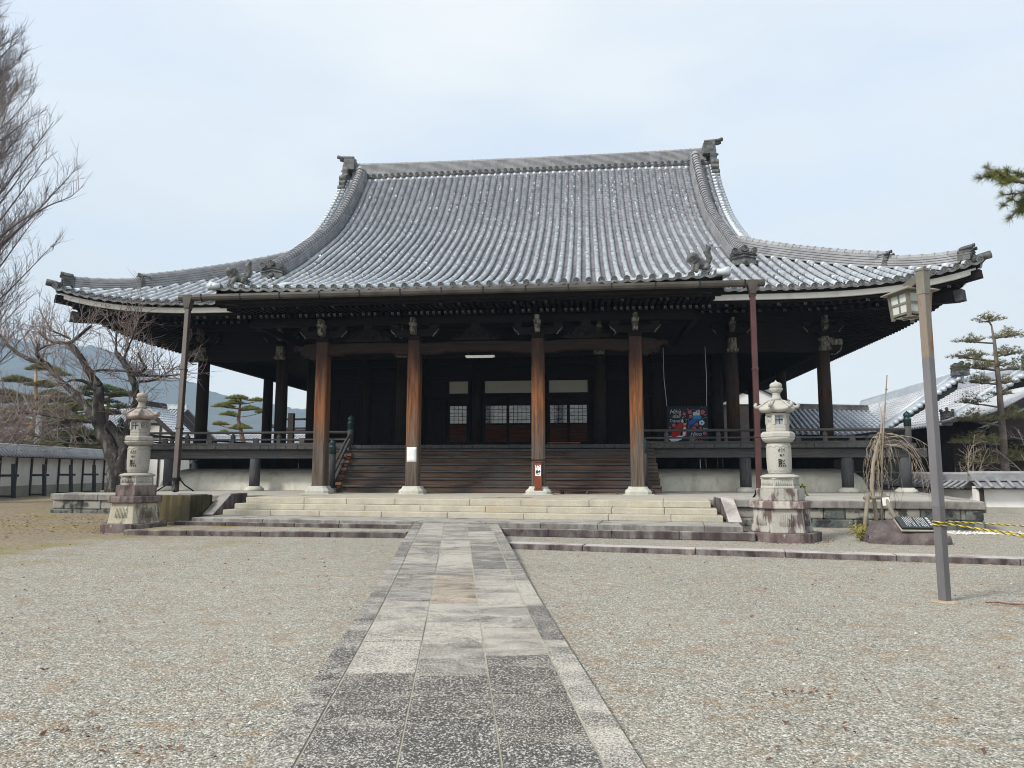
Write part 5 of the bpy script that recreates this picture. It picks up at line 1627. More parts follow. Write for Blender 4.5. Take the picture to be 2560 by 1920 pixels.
for k in range(4):    # larger title column
    u, v = 0.43, 0.26 - k * 0.13
    for (a, b, c, d) in ((-.04, .04, .08, .014), (-.04, .0, .08, .014), (-.008, .045, .016, .09), (-.04, -.035, .08, .014), (-.035, .02, .012, .05), (.025, .02, .012, .05)):
        mb.add([plq(u + a, v + b, 0.0525), plq(u + a + c, v + b, 0.0525), plq(u + a + c, v + b - d, 0.0525), plq(u + a, v + b - d, 0.0525)], [(3, 2, 1, 0)])
mb.build('white_engraving', 'letter', pq)

# ------------------------------------------------------------------ small things on the porch
t = thing('offering_box', (pcx[2], PCY - 0.3, PT + 0.3), 'tall red brown offering box strapped to the third porch pillar', 'offering box')
mb = MB(); mb.box((pcx[2] + 0.01, PCY - 0.325, 1.42), (0.235, 0.15, 0.86))
bx_ = mb.build('box', 'redbox', t, bevel=0.008)
mb = MB(); mb.box((pcx[2] + 0.01, PCY - 0.33, 0.965), (0.28, 0.19, 0.05)); mb.box((pcx[2] + 0.01, PCY - 0.325, 1.875), (0.26, 0.18, 0.05)); mb.build('rim', 'redbox', t, bevel=0.008)
mb = MB(); mb.box((pcx[2], PCY, 1.93), (0.49, 0.475, 0.035)); mb.build('strap', 'black', t)
mb = MB(); mb.box((pcx[2] + 0.01, PCY - 0.402, 1.585), (0.185, 0.004, 0.36)); pp_ = mb.build('paper_label', 'white', t)
mb = MB()
text_mesh(mb, '浄', (pcx[2] + 0.01, PCY - 0.4055, 1.675), (1, 0, 0), (0, 0, 1), 0.155, 0.0, thick=0.008)
text_mesh(mb, '財', (pcx[2] + 0.01, PCY - 0.4055, 1.505), (1, 0, 0), (0, 0, 1), 0.155, 0.0, thick=0.008)
mb.build('brushed_lettering', 'ink', pp_)
t = thing('paper_notice', (pcx[1], PCY - 0.24, 2.1), 'white paper notice with faint writing pinned to the second porch pillar', 'notice')
mb = MB()
rws = [[(pcx[1] - 0.165 + 0.33 * u, PCY - 0.232 - 0.008 * math.sin(v * 5 + u), 2.37 - 0.50 * v) for u in np.linspace(0, 1, 4)] for v in np.linspace(0, 1, 6)]
mb.grid(rws, flip=False)
sh = mb.build('sheet', 'white', t)
so = sh.modifiers.new('t', 'SOLIDIFY'); so.thickness = 0.003
mb = MB()
rq = random.Random(14)
for cx_, hh in ((0.09, 0.36), (0.03, 0.20), (-0.05, 0.40), (-0.11, 0.25)):
    v = 0.06
    while v < hh + 0.04:
        for k in range(3):
            a = rq.uniform(-.025, .01); b = v + rq.uniform(0, .03)
            mb.box((pcx[1] + cx_ + a, PCY - 0.2445, 2.37 - b), (rq.uniform(.012, .035), 0.001, 0.004))
        v += 0.05
M['faint'] = plain('faint_blue_grey_writing', (0.45, 0.50, 0.54), 0.8, bump=0)
mb.build('faint_writing', 'faint', sh)
t = thing('ceiling_light', (CX, 24.6, 5.6), 'white fluorescent light fitting hung below the middle porch beam', 'light fitting')
mb = MB(); mb.box((CX + 0.02, PCY + 0.02, 5.50), (1.02, 0.16, 0.055), taper=1.0); mb.build('housing', 'fascia', t, bevel=0.012)
mb = MB(); mb.tube([(CX - 0.45, PCY - 0.02, 5.455), (CX + 0.49, PCY - 0.02, 5.455)], 0.018, 8); mb.build('tube', 'white', t)
mb = MB()
for k in (-0.4, 0.44): mb.box((CX + k, PCY + 0.02, 5.58), (0.03, 0.03, 0.11))
mb.build('hanger', 'black', t)
t = thing('duckboard', (0.15, 24.9, PT), 'low wooden duckboard lying on the paving before the stair', 'duckboard')
mb = MB()
for k in range(4): mb.box((0.05, 24.62 + k * 0.15, PT + 0.115), (2.1, 0.13, 0.03), rot=R(-2))
mb.build('planks', 'step', t, bevel=0.006)
mb = MB()
for k in (-0.95, -0.1, 0.9): mb.box((0.05 + k, 24.85, PT + 0.052), (0.09, 0.62, 0.094), rot=R(-2))
mb.build('bearers', 'step', t, bevel=0.006)
t = thing('foot_stool_board', (-1.0, 28.0, FZ), 'small red brown board lying on the veranda beyond the offering box', 'board')
mb = MB(); mb.box((-0.95, 28.3, FZ + 0.10), (1.3, 0.4, 0.04)); mb.build('board', 'peg', t, bevel=0.006)
mb = MB()
for k in (-0.5, 0.5): mb.box((-0.95 + k, 28.3, FZ + 0.045), (0.06, 0.36, 0.066))
mb.build('feet', 'peg', t)

# ------------------------------------------------------------------ banner
bn = thing('banner', (3.98, 29.55, 2.7), 'dark blue illustrated banner with red robed figure and plum blossoms hung on two cords', 'banner')
BX, BZ, BW, BHH, BYY = 3.97, 3.40, 1.62, 1.52, 29.5
mb = MB()
mb.grid([[(BX - BW / 2 + BW * u, BYY + 0.015 * math.sin(u * 7) + 0.01 * math.sin(v * 5), BZ + BHH / 2 - BHH * v) for u in np.linspace(0, 1, 9)] for v in np.linspace(0, 1, 7)])
cloth = mb.build('cloth', 'banner', bn)
so = cloth.modifiers.new('t', 'SOLIDIFY'); so.thickness = 0.004
def bp(u, v, d=0.0): return (BX - BW / 2 + BW * u, BYY - 0.035 - d, BZ + BHH / 2 - BHH * v)
prt = {}
def shape(mat, poly, d=0.0):
    mb = prt.setdefault(mat, MB())
    mb.add([bp(u, v, d) for u, v in poly], [tuple(range(len(poly)))])
def blob(mat, u, v, r_, n=10, d=0.002, lob=0):
    poly = []
    for k in range(n * (3 if lob else 1)):
        q = 2 * math.pi * k / (n * (3 if lob else 1))
        rr_ = r_ * (0.82 + 0.18 * abs(math.cos(q * 2.5)) if lob else 1)
        poly.append((u + rr_ * math.cos(q), v + rr_ * 1.05 * math.sin(q)))
    shape(mat, poly, d)
# zoom-in measurements of the banner: u across, v down
def U(px): return (px - 205) / 905.0
def V(py): return (py - 690) / 830.0
sh_ = lambda m_, pts_, d=0.0: shape(m_, [(U(a), V(b)) for a, b in pts_], d)
sh_('b_red', [(500, 1045), (560, 1100), (540, 1180), (470, 1340), (370, 1380), (270, 1355), (350, 1200), (430, 1110)])
sh_('b_robe', [(270, 1355), (230, 1365), (245, 1420), (300, 1470), (420, 1460), (520, 1420), (560, 1350), (470, 1340), (370, 1380)], 0.001)
sh_('b_rose', [(590, 1110), (640, 1180), (640, 1350), (600, 1350), (560, 1220), (560, 1120)], 0.001)
sh_('b_robe', [(560, 1180), (600, 1140), (625, 1210), (600, 1350), (540, 1350)], 0.002)
sh_('b_sky1', [(520, 1000), (555, 975), (570, 1030), (560, 1070), (510, 1040)], 0.001)
sh_('b_gold', [(540, 950), (575, 910), (565, 970)], 0.002); sh_('b_gold', [(560, 1075), (640, 1060), (620, 1120), (575, 1110)], 0.002)
sh_('b_sky1', [(780, 840), (830, 815), (850, 830), (870, 780), (885, 780), (885, 850), (905, 840), (905, 770), (930, 775), (935, 870), (940, 897), (780, 900)])
sh_('b_sky2', [(780, 902), (940, 897), (970, 930), (965, 972), (770, 985), (790, 940)])
sh_('b_sky3', [(770, 987), (965, 974), (930, 1000), (840, 1040), (800, 1090), (710, 1110), (690, 1190), (660, 1190), (680, 1110), (680, 1030)])
for a, b, r_, m_ in ((715, 825, 48, 'b_pink'), (590, 862, 38, 'b_pink'), (735, 920, 42, 'b_pink'), (1000, 825, 50, 'b_pink'), (355, 1112, 42, 'b_pink'), (860, 1098, 38, 'b_pink'), (803, 1180, 42, 'b_pink'), (1025, 1292, 40, 'b_pink'), (970, 1060, 62, 'b_pale'), (940, 1170, 28, 'b_pink'), (268, 1160, 22, 'b_pink'), (670, 760, 22, 'b_rose'), (1045, 895, 18, 'b_pink'), (615, 920, 16, 'b_rose'), (520, 872, 16, 'b_rose')):
    blob(m_, U(a), V(b), r_ / 905, lob=1)
    blob('b_rose' if m_ == 'b_pink' else 'b_sky2', U(a), V(b), r_ / 905 * 0.36, d=0.004)
rq = random.Random(33)
for k in range(34):
    a, b = rq.uniform(225, 1095), rq.uniform(710, 1490)
    if 640 < a < 980 and 760 < b < 1200: continue
    blob('b_sky1' if rq.random() < .6 else 'b_rose', U(a), V(b), rq.uniform(5, 11) / 905, 6)
def curve(mat, pts_, w):
    mb = prt.setdefault(mat, MB())
    mb.tube([bp(U(a), V(b), 0.003) for a, b in pts_], w, 4)
curve('b_brown', [(670, 1020), (690, 960), (730, 930)], 0.008); curve('b_brown', [(720, 1195), (780, 1130), (840, 1090), (880, 1040)], 0.008)
curve('b_brown', [(740, 775), (800, 765), (860, 795)], 0.007); curve('b_brown', [(980, 990), (1030, 950), (1095, 945)], 0.007); curve('b_brown', [(940, 870), (1020, 890), (1095, 880)], 0.006)
curve('b_pink', [(690, 1480), (730, 1440), (745, 1490), (800, 1500), (860, 1450), (850, 1430), (810, 1500), (870, 1440), (960, 1450), (1040, 1480), (1108, 1478)], 0.010)
curve('b_rose', [(310, 1480), (340, 1505), (400, 1500), (430, 1508)], 0.010)
lb = prt.setdefault('b_sky1', MB())
for s_, a, b, sz in (('Hina', 390, 815, 0.24), ('doll', 410, 915, 0.21), ('Travel', 365, 1020, 0.17), ('Hino', 830, 1310, 0.22), ('Shiga', 1035, 1190, 0.09)):
    text_mesh(lb, s_, bp(U(a), V(b), 0.003), (1, 0, 0), (0, 0, 1), sz, 0.0, shear=0.35)
for m_, mb in prt.items(): mb.build('printed_shapes', m_, cloth)
for pts_ in ([(BX - BW / 2 + 0.02, BYY, BZ + BHH / 2), (BX - BW / 2 - 0.07, BYY, BZ + BHH / 2 + 1.1), (BX - BW / 2 - 0.06, BYY + .15, 6.6)], [(BX + BW / 2 - 0.03, BYY, BZ + BHH / 2), (BX + BW / 2 + 0.0, BYY, BZ + BHH / 2 + 1.1), (BX + BW / 2, BYY + .15, 6.6)]):
    mb = MB(); mb.tube(pts_, 0.009, 5); mb.build('hanging_cord', 'letter', bn)
# lantern proportions read off the photograph: squeeze the profile heights and widths
_z0 = [0, .21, .755, .94, 1.23, 1.475, 1.60, 2.40, 2.52, 2.69, 3.07, 3.452, 3.60, 3.70, 3.91, 3.96]
_z1 = [0, .17, .70, .87, 1.15, 1.39, 1.475, 2.20, 2.315, 2.46, 2.885, 3.20, 3.36, 3.47, 3.63, 3.68]
for t in [o for o in bpy.data.objects if o.name.startswith('stone_lantern')]:
    sub = list(t.children) + [q for c in t.children for q in c.children]
    for o in sub:
        xy = 0.78 if o.name.split('.')[0] in ('lantern_roof', 'curled_corner') else (0.92 if o.name.split('.')[0] in ('footing',) else 0.88)
        for v in o.data.vertices:
            v.co.z = float(np.interp(v.co.z, _z0, _z1)) if v.co.z > 0 else v.co.z
            v.co.x *= xy; v.co.y *= xy
        o.data.update()

M['tile_pale'] = tile_mat('pale_sheen_roof_tile', (0.40, 0.42, 0.46), (0.56, 0.58, 0.61), scale=(1, 1, 1), patch=(0.48, 0.50, 0.53), rough=0.35)  # sky shine on the coping tile rows is put into this pale colour
# ------------------------------------------------------------------ plaster boundary walls
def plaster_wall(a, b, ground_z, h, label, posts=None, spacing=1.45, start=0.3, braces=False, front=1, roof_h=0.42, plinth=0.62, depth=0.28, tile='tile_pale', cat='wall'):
    a, b = Vector((*a, 0)), Vector((*b, 0)); t = (b - a); ln = t.length; t.normalize()
    n = Vector((t.y, -t.x, 0)) * front                      # towards the yard
    root = thing('plaster_wall', ((a.x + b.x) / 2, (a.y + b.y) / 2, ground_z), label, cat)
    def P(u, v, z): return a + t * u + n * v + Vector((0, 0, ground_z + z))
    def blk(mb, u0, u1, v0, v1, z0, z1):
        vs = [P(u, v, z) for z in (z0, z1) for u, v in ((u0, v0), (u1, v0), (u1, v1), (u0, v1))]
        mb.add(vs, [(3, 2, 1, 0), (4, 5, 6, 7), (0, 1, 5, 4), (1, 2, 6, 5), (2, 3, 7, 6), (3, 0, 4, 7)])
    mb = MB(); blk(mb, 0, ln, -depth / 2, depth / 2, plinth, h); mb.build('white_plaster_face', 'plaster', root)
    mb = MB(); blk(mb, 0, ln, -depth / 2 - 0.02, depth / 2 + 0.02, -0.2, plinth - 0.003); mb.build('grey_plinth', 'plaster_low', root)
    rf = MB(); rt__ = MB()
    e, zt = 0.52, h + roof_h
    for sg in (1, -1):
        rf.add([P(-0.1, sg * e, h - 0.06), P(ln + 0.1, sg * e, h - 0.06), P(ln + 0.1, 0, zt - 0.1), P(-0.1, 0, zt - 0.1)], [(0, 1, 2, 3) if sg > 0 else (3, 2, 1, 0)])
    k = int(ln / 0.33)
    for sg in (1, -1):
        for i in range(k + 1):
            u = ln * i / k
            rt__.tube([P(u, sg * (e + 0.03), h - 0.02), P(u, 0.06 * sg, zt - 0.05)], 0.052, 7)
    rf_o = rf.build('wall_roof', 'tile_flat', root)
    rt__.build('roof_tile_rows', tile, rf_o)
    mb = MB()
    blk(mb, -0.12, ln + 0.12, -0.16, 0.16, zt - 0.12, zt + 0.02); blk(mb, -0.12, ln + 0.12, -0.12, 0.12, zt + 0.022, zt + 0.09)
    mb.tube([P(-0.14, 0, zt + 0.13), P(ln + 0.14, 0, zt + 0.13)], 0.075, 9)
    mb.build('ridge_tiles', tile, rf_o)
    ev = MB(); blk(ev, 0, ln, -0.42, 0.42, h - 0.10, h - 0.065); ev.build('eave_board', 'house_wood', rf_o)
    u = start; i = 0
    while u < ln:
        mb = MB(); blk(mb, u - 0.06, u + 0.06, depth / 2 + 0.001, depth / 2 + 0.07, -0.1, h - 0.11); mb.build('wall_post', 'house_wood', root)
        if braces and i % 2 == 0:
            mb = MB(); mb.beam(P(u + 0.0, 0.95, -0.05), P(u + 0.0, 0.82, 1.78), 0.16, 0.15, up=(0, 1, 0))
            mb.beam(P(u, depth / 2 + 0.07, 1.18), P(u, 1.12, 1.18), 0.07, 0.12)
            mb.beam(P(u, depth / 2 + 0.07, 0.12), P(u, 0.95, 0.12), 0.07, 0.10)
            mb.build('timber_brace', 'grey_z', root, bevel=0.01)
        u += spacing; i += 1
    return root
plaster_wall((-28.2, 24.6), (-33.35, 49.5), 0.14, 2.22, 'long white plaster wall with tiled coping and timber braces running back past the bare cherry', spacing=1.45, start=1.05, braces=True, front=1)
plaster_wall((-46, 62.5), (-12, 62.5), 0.1, 2.1, 'far white plaster wall glimpsed under the veranda beyond the weathered lantern', spacing=1.9, start=0.6, front=1)
plaster_wall((13.0, 26.2), (26, 25.6), 0.0, 1.06, 'low white plaster wall with grey plinth behind the barrier rope', spacing=20, start=0.15, front=1, roof_h=0.30, plinth=0.36, tile='tile_ridge')
plaster_wall((11.9, 36.5), (13.4, 26.9), 0.0, 1.02, 'shaded plaster wall running back beside the corner of the veranda', spacing=3.2, start=1.0, front=1, roof_h=0.30, plinth=0.3, tile='tile_ridge')

# ------------------------------------------------------------------ neighbouring buildings
def slope(mb, rows_mb, A, B_, C, D_, pitch=0.33, rad=0.055, wavy=True):
    """roof slope A-B along the ridge, D-C along the eave; tile rows run from eave to ridge"""
    A, B_, C, D_ = Vector(A), Vector(B_), Vector(C), Vector(D_)
    mb.add([A, B_, C, D_], [(0, 1, 2, 3)])
    n = max(2, int((B_ - A).length / pitch))
    nrm = (B_ - A).cross(D_ - A).normalized()
    if nrm.z < 0: nrm = -nrm
    for i in range(n + 1):
        p, q = A.lerp(B_, i / n), D_.lerp(C, i / n)
        m = max(2, int((p - q).length / 0.32)); path_, rad_ = [], []
        for k in range(m):
            path_ += [q.lerp(p, k / m) + nrm * 0.055, q.lerp(p, (k + 0.97) / m) + nrm * 0.02]; rad_ += [rad * 1.25, rad]
        rows_mb.tube(path_, rad_, 6, smooth=False)
def ridge_bar(mb, A, B_, w=0.34, h=0.4):
    A, B_ = Vector(A), Vector(B_)
    for k, (ww, z) in enumerate(((w, 0.0), (w * 0.86, h * 0.33), (w * 0.72, h * 0.66))):
        mb.beam(A + Vector((0, 0, z + h * .16)), B_ + Vector((0, 0, z + h * .16)), ww, h * 0.31)
    mb.tube([A + Vector((0, 0, h + .05)), B_ + Vector((0, 0, h + .05))], 0.1, 8)
# residence roof A
kA = thing('temple_residence', (20, 50, 0), 'large pale tiled residence roof with descending verge ridge, beyond the veranda corner post', 'building')
mbs, rw = MB(), MB()
A0, A1, A2, A3 = (21.4, 44.0, 6.75), (22.6, 62.0, 6.75), (18.3, 62.3, 3.75), (17.1, 44.3, 3.75)
slope(mbs, rw, A0, A1, A2, A3, 0.30, 0.06)
slope(mbs, rw, A1, A0, (26.0, 43.7, 3.75), (27.2, 61.7, 3.75), 0.6, 0.06)
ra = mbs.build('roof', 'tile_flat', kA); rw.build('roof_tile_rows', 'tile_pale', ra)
mb = MB(); ridge_bar(mb, (21.4, 43.7, 6.7), (22.6, 62.2, 6.7), 0.45, 0.5); mb.build('ridge', 'tile', ra)
mb = MB(); ridge_bar(mb, (21.2, 43.9, 6.75), (17.0, 44.25, 3.80), 0.42, 0.28)
for k in range(17):
    p = Vector((21.2, 43.9, 6.85)).lerp(Vector((17.0, 44.25, 3.85)), k / 16); mb.tube([p + Vector((0, 0.2, -.02)), p + Vector((0, -0.45, -.08))], 0.13, 8)
mb.build('verge_ridge', 'tile', ra)
end_block('verge_end_tile', (21.35, 43.55, 7.0), (0, -1), 0.9, 0.65, 0.4, ra)
mb = MB(); mb.prism([(17.5, 0), (25.6, 0), (25.6, 3.9), (21.4, 6.5), (17.5, 3.9)], lambda a, b: (a, 44.6, b), lambda a, b: (a + 1.1, 61.5, b)); mb.build('walls', 'house_grey', kA)
# residence roof B in front with its entrance gable
kB = thing('entrance_wing', (19, 40, 0), 'dark entrance wing with pale tiled roof behind the tall tiered pine', 'building')
mbs, rw = MB(), MB()
slope(mbs, rw, (21.3, 43.5, 6.2), (21.0, 36.5, 6.2), (17.2, 36.5, 3.75), (17.25, 43.5, 3.75), 0.30, 0.06)
slope(mbs, rw, (21.0, 36.5, 6.2), (21.3, 43.5, 6.2), (25.4, 43.4, 3.75), (25.0, 36.5, 3.75), 0.6, 0.06)
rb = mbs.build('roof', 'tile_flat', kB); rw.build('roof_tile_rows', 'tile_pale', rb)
mb = MB(); ridge_bar(mb, (21.3, 43.5, 6.2), (21.0, 36.3, 6.2), 0.4, 0.42); ridge_bar(mb, (20.9, 36.6, 6.2), (17.1, 36.6, 3.8), 0.36, 0.24)
for k in range(14):
    p = Vector((20.8, 36.5, 6.25)).lerp(Vector((17.1, 36.5, 3.85)), k / 13); mb.tube([p + Vector((0, 0.2, 0)), p + Vector((0, -0.35, -.06))], 0.12, 8)
mb.build('ridge', 'tile', rb)
end_block('ridge_end_tile', (17.1, 36.4, 3.95), (-0.5, -1), 0.6, 0.5, 0.35, rb)
end_block('ridge_end_tile', (21.0, 36.2, 6.4), (0, -1), 0.8, 0.65, 0.35, rb)
mb = MB(); mb.prism([(17.9, 0), (24.5, 0), (24.5, 3.9), (21.0, 6.0), (17.9, 3.9)], lambda a, b: (a, 37.0, b), lambda a, b: (a, 43.2, b)); mb.build('walls', 'house_wood', kB)
mb = MB()
for x0, x1 in ((15.6, 16.4), (16.6, 17.4), (18.0, 18.9), (19.1, 20.0), (21.0, 22.0)):
    mb.bx(x0 + 2.2, x1 + 2.2, 36.93, 36.98, 0.6, 1.9); mb.bx(x0 + 2.2, x1 + 2.2, 36.93, 36.98, 2.1, 2.9)
mb.build('pale_wall_panels', 'house_grey', kB)
# curved entrance gable facing the yard
g2 = thing('entrance_porch', (20, 33, 0), 'curved gabled entrance porch with green copper edge beyond the tiered pine', 'porch')
mbs, rw = MB(), MB()
gp_ = lambda u: 5.35 - 1.75 * abs(u) ** 1.25 + 0.28 * max(0, abs(u) - 0.72) ** 1.3 * 4
for sg in (-1, 1):
    for i in range(8):
        u0, u1 = sg * i / 8, sg * (i + 1) / 8
        mbs.add([(20.2 + 3.5 * u0, 32.6, gp_(u0)), (20.2 + 3.5 * u1, 32.6, gp_(u1)), (20.2 + 3.5 * u1, 36.4, gp_(u1)), (20.2 + 3.5 * u0, 36.4, gp_(u0))], [(0, 1, 2, 3) if sg > 0 else (3, 2, 1, 0)])
    for j in range(13):
        y = 32.75 + j * 0.3
        rw.tube([(20.2 + 3.5 * sg * u, y, gp_(u) + 0.05) for u in np.linspace(0.02, 1.0, 9)], 0.055, 6)
rg_ = mbs.build('roof', 'tile_flat', g2); rw.build('roof_tile_rows', 'tile_pale', rg_)
mb = MB()
for sg in (-1, 1):
    rws = [[(20.2 + 3.5 * sg * u, 32.5, gp_(u) + 0.06), (20.2 + 3.5 * sg * u, 32.5, gp_(u) - 0.34), (20.2 + 3.5 * sg * u, 32.62, gp_(u) - 0.34)] for u in np.linspace(0, 1, 12)]
    mb.grid(rws, smooth=False)
mb.build('barge_board', 'house_wood', g2)
mb = MB(); mb.prism([(20.2 + 3.4 * u, gp_(u) - 0.1) for u in np.linspace(-0.92, 0.92, 15)] + [(23.2, 2.9), (17.2, 2.9)], lambda a, b: (a, 32.95, b), lambda a, b: (a, 33.05, b)); mb.build('gable_infill', 'house_wood', g2)
mb = MB()
for k in range(16): mb.box((18.9 + k * 0.17, 32.92, 4.05 + 0.3 * math.sin(k * 0.2)), (0.05, 0.04, 0.5))
mb.build('gable_lattice', 'bamboo', g2)
mb = MB()
for sg in (-1, 1): mb.grid([[(20.2 + 3.6 * sg * u, 32.4, gp_(u) - 0.36), (20.2 + 3.6 * sg * u, 32.4, gp_(u) - 0.44), (20.2 + 3.6 * sg * u, 32.9, gp_(u) - 0.44)] for u in np.linspace(0.3, 1, 8)], smooth=False)
mb.build('copper_edge', 'copper', g2)
mb = MB()
for xx in (17.3, 20.2, 23.1): mb.bx(xx - 0.12, xx + 0.12, 33.1, 33.34, 0, 3.6)
mb.bx(17, 23.4, 35.9, 36, 0, 3.3); mb.build('posts_and_back', 'house_wood', g2)
# corridor with tiled roof between residence and hall
kc = thing('corridor', (15, 47, 0), 'small tiled corridor roof seen just above the veranda rail, beside the clean lantern', 'building')
mbs, rw = MB(), MB()
slope(mbs, rw, (11.4, 48, 5.55), (17.7, 48, 5.35), (18.4, 44.6, 3.55), (11.4, 44.6, 3.75), 0.30, 0.075)
slope(mbs, rw, (17.7, 48, 5.35), (11.4, 48, 5.55), (11.4, 51, 3.8), (18.4, 51, 3.6), 0.6, 0.06)
rc_ = mbs.build('roof', 'tile_flat', kc); rw.build('roof_tile_rows', 'tile', rc_)
mb = MB(); ridge_bar(mb, (11.3, 48, 5.5), (17.8, 48, 5.3), 0.4, 0.28); mb.build('ridge', 'cap', rc_)
mb = MB(); mb.bx(11.6, 17.8, 45.2, 50.5, 0, 3.75); mb.build('walls', 'house_wood', kc)
kw = thing('white_storehouse', (16, 66, 0), 'storehouse with white gable glimpsed under the hall eave, above the corridor roof', 'building')
mb = MB(); mb.prism([(11.2, 7.45), (17.6, 7.45), (17.6, 7.6), (14.4, 9.2), (11.2, 7.5)], lambda a, b: (a, 66, b), lambda a, b: (a, 74, b)); mb.build('white_gable', 'plaster', kw)
mb = MB(); mb.bx(11.3, 17.5, 66.1, 73.9, 0, 7.445); mb.build('dark_lower_wall', 'house_wood', kw)
mb = MB()
mb.prism([(10.6, 7.2), (14.4, 9.3), (18.2, 7.3), (18.2, 7.5), (14.4, 9.6), (10.6, 7.45)], lambda a, b: (a, 65.6, b), lambda a, b: (a, 74.4, b)); mb.build('roof', 'tile_flat', kw)
# houses to the left
h1 = thing('tiled_house', (-44, 61, 0), 'low house with pale tiled roof behind the cherry trunk and green pines', 'house')
mbs, rw = MB(), MB()
slope(mbs, rw, (-52, 64, 7.3), (-37.5, 64, 7.3), (-36.8, 58.5, 4.4), (-52, 58.5, 4.4), 0.33, 0.07)
slope(mbs, rw, (-37.5, 64, 7.3), (-52, 64, 7.3), (-52, 69, 4.4), (-37, 69, 4.4), 0.8, 0.07)
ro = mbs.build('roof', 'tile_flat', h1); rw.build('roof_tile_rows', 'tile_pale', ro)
mb = MB(); ridge_bar(mb, (-52, 64, 7.3), (-37.5, 64, 7.3), 0.4, 0.35); mb.build('ridge', 'tile', ro)
mb = MB(); mb.bx(-51.5, -37.6, 59.4, 68, 0, 4.5); mb.build('walls', 'plaster', h1)
mb = MB()
for k in range(7): mb.bx(-51 + k * 2, -50.85 + k * 2, 59.33, 59.39, 0, 4.4)
mb.bx(-51.5, -37.6, 59.34, 59.385, 3.0, 3.2); mb.build('timber_framing', 'house_wood', h1)
h2 = thing('gabled_house', (-36, 57, 0), 'white and black timbered gable house behind the weathered lantern', 'house')
mbs, rw = MB(), MB()
ax, az = -37.2, 7.0
slope(mbs, rw, (ax, 57, az), (ax, 60, az), (ax + 3.0, 60, 4.3), (ax + 3.0, 57, 4.3), 0.33, 0.07)
slope(mbs, rw, (ax, 60, az), (ax, 57, az), (ax - 3.0, 57, 4.3), (ax - 3.0, 60, 4.3), 0.33, 0.07)
ro = mbs.build('roof', 'tile_flat', h2); rw.build('roof_tile_rows', 'tile', ro)
mb = MB()
for sg in (-1, 1): mb.beam((ax, 56.95, az - 0.12), (ax + sg * 3.1, 56.95, 4.18), 0.12, 0.34)
ridge_bar(mb, (ax, 56.9, az), (ax, 60, az), 0.4, 0.3); mb.build('barge_boards', 'house_wood', ro)
mb = MB(); mb.prism([(ax - 2.6, 0), (ax + 2.6, 0), (ax + 2.6, 4.5), (ax, 6.8), (ax - 2.6, 4.5)], lambda a, b: (a, 57.7, b), lambda a, b: (a, 59.8, b)); mb.build('walls', 'plaster', h2)
mb = MB()
for q in (-2.2, -1.1, 0, 1.1, 2.2): mb.bx(ax + q - 0.07, ax + q + 0.07, 57.62, 57.69, 0, 6.6 - abs(q) * 0.95)
for z in (4.3, 5.4): mb.bx(ax - 2.7 + (z - 4.3) * 1.2, ax + 2.7 - (z - 4.3) * 1.2, 57.625, 57.685, z, z + 0.16)
mb.build('timber_framing', 'house_wood', h2)
h3 = thing('long_tiled_house', (-37, 78, 0), 'long low pale tiled house seen through the open veranda, beneath the yellow green pine', 'house')
mbs, rw = MB(), MB()
slope(mbs, rw, (-47, 80, 5.6), (-24, 80, 5.6), (-24, 74.5, 3.4), (-47, 74.5, 3.4), 0.36, 0.075)
slope(mbs, rw, (-24, 80, 5.6), (-47, 80, 5.6), (-47, 85, 3.4), (-24, 85, 3.4), 1.0, 0.075)
ro = mbs.build('roof', 'tile_flat', h3); rw.build('roof_tile_rows', 'tile_pale', ro)
mb = MB(); ridge_bar(mb, (-47, 80, 5.55), (-24, 80, 5.55), 0.4, 0.3); mb.build('ridge', 'tile_pale', ro)
mb = MB(); mb.bx(-46.5, -24.5, 75.3, 84.5, 0, 3.5); mb.build('walls', 'plaster', h3)
# small dark pavilion rail beside the far end of the veranda
pv = thing('side_stair_rail', (-18.5, 46, 2.5), 'dark timber stair rail with upturned end beyond the open veranda floor', 'railing')
mb = MB()
mb.tube([(-21.0, 46, 4.55), (-20.3, 46, 4.25), (-19.2, 46, 4.15), (-17.0, 46, 4.15)], 0.12, 8)
mb.bx(-20.2, -17.0, 45.9, 46.1, 3.5, 3.65); mb.bx(-20.2, -17.0, 45.9, 46.1, 4.3, 4.4); mb.tube([(-20.2, 46, 4.95), (-17, 46, 4.95)], 0.07, 8)
mb.build('rails', 'house_wood', pv)
mb = MB()
for xx in (-19.6, -17.6): mb.bx(xx - 0.18, xx + 0.18, 45.85, 46.15, 0.1, 5.35)
mb.build('posts', 'house_wood', pv)
up = thing('utility_pole', (-36.9, 45, 0), 'pale blue grey steel pole rising behind the braced white wall', 'pole')
mb = MB(); mb.tube([(-36.9, 45, -0.1), (-36.9, 45, 5.5)], [0.2, 0.17], 12); mb.build('shaft', 'util', up)
mb = MB(); mb.tube([(-36.9, 45, 5.5), (-36.9, 45, 5.62)], [0.19, 0.12], 12); mb.build('cap', 'util', up)
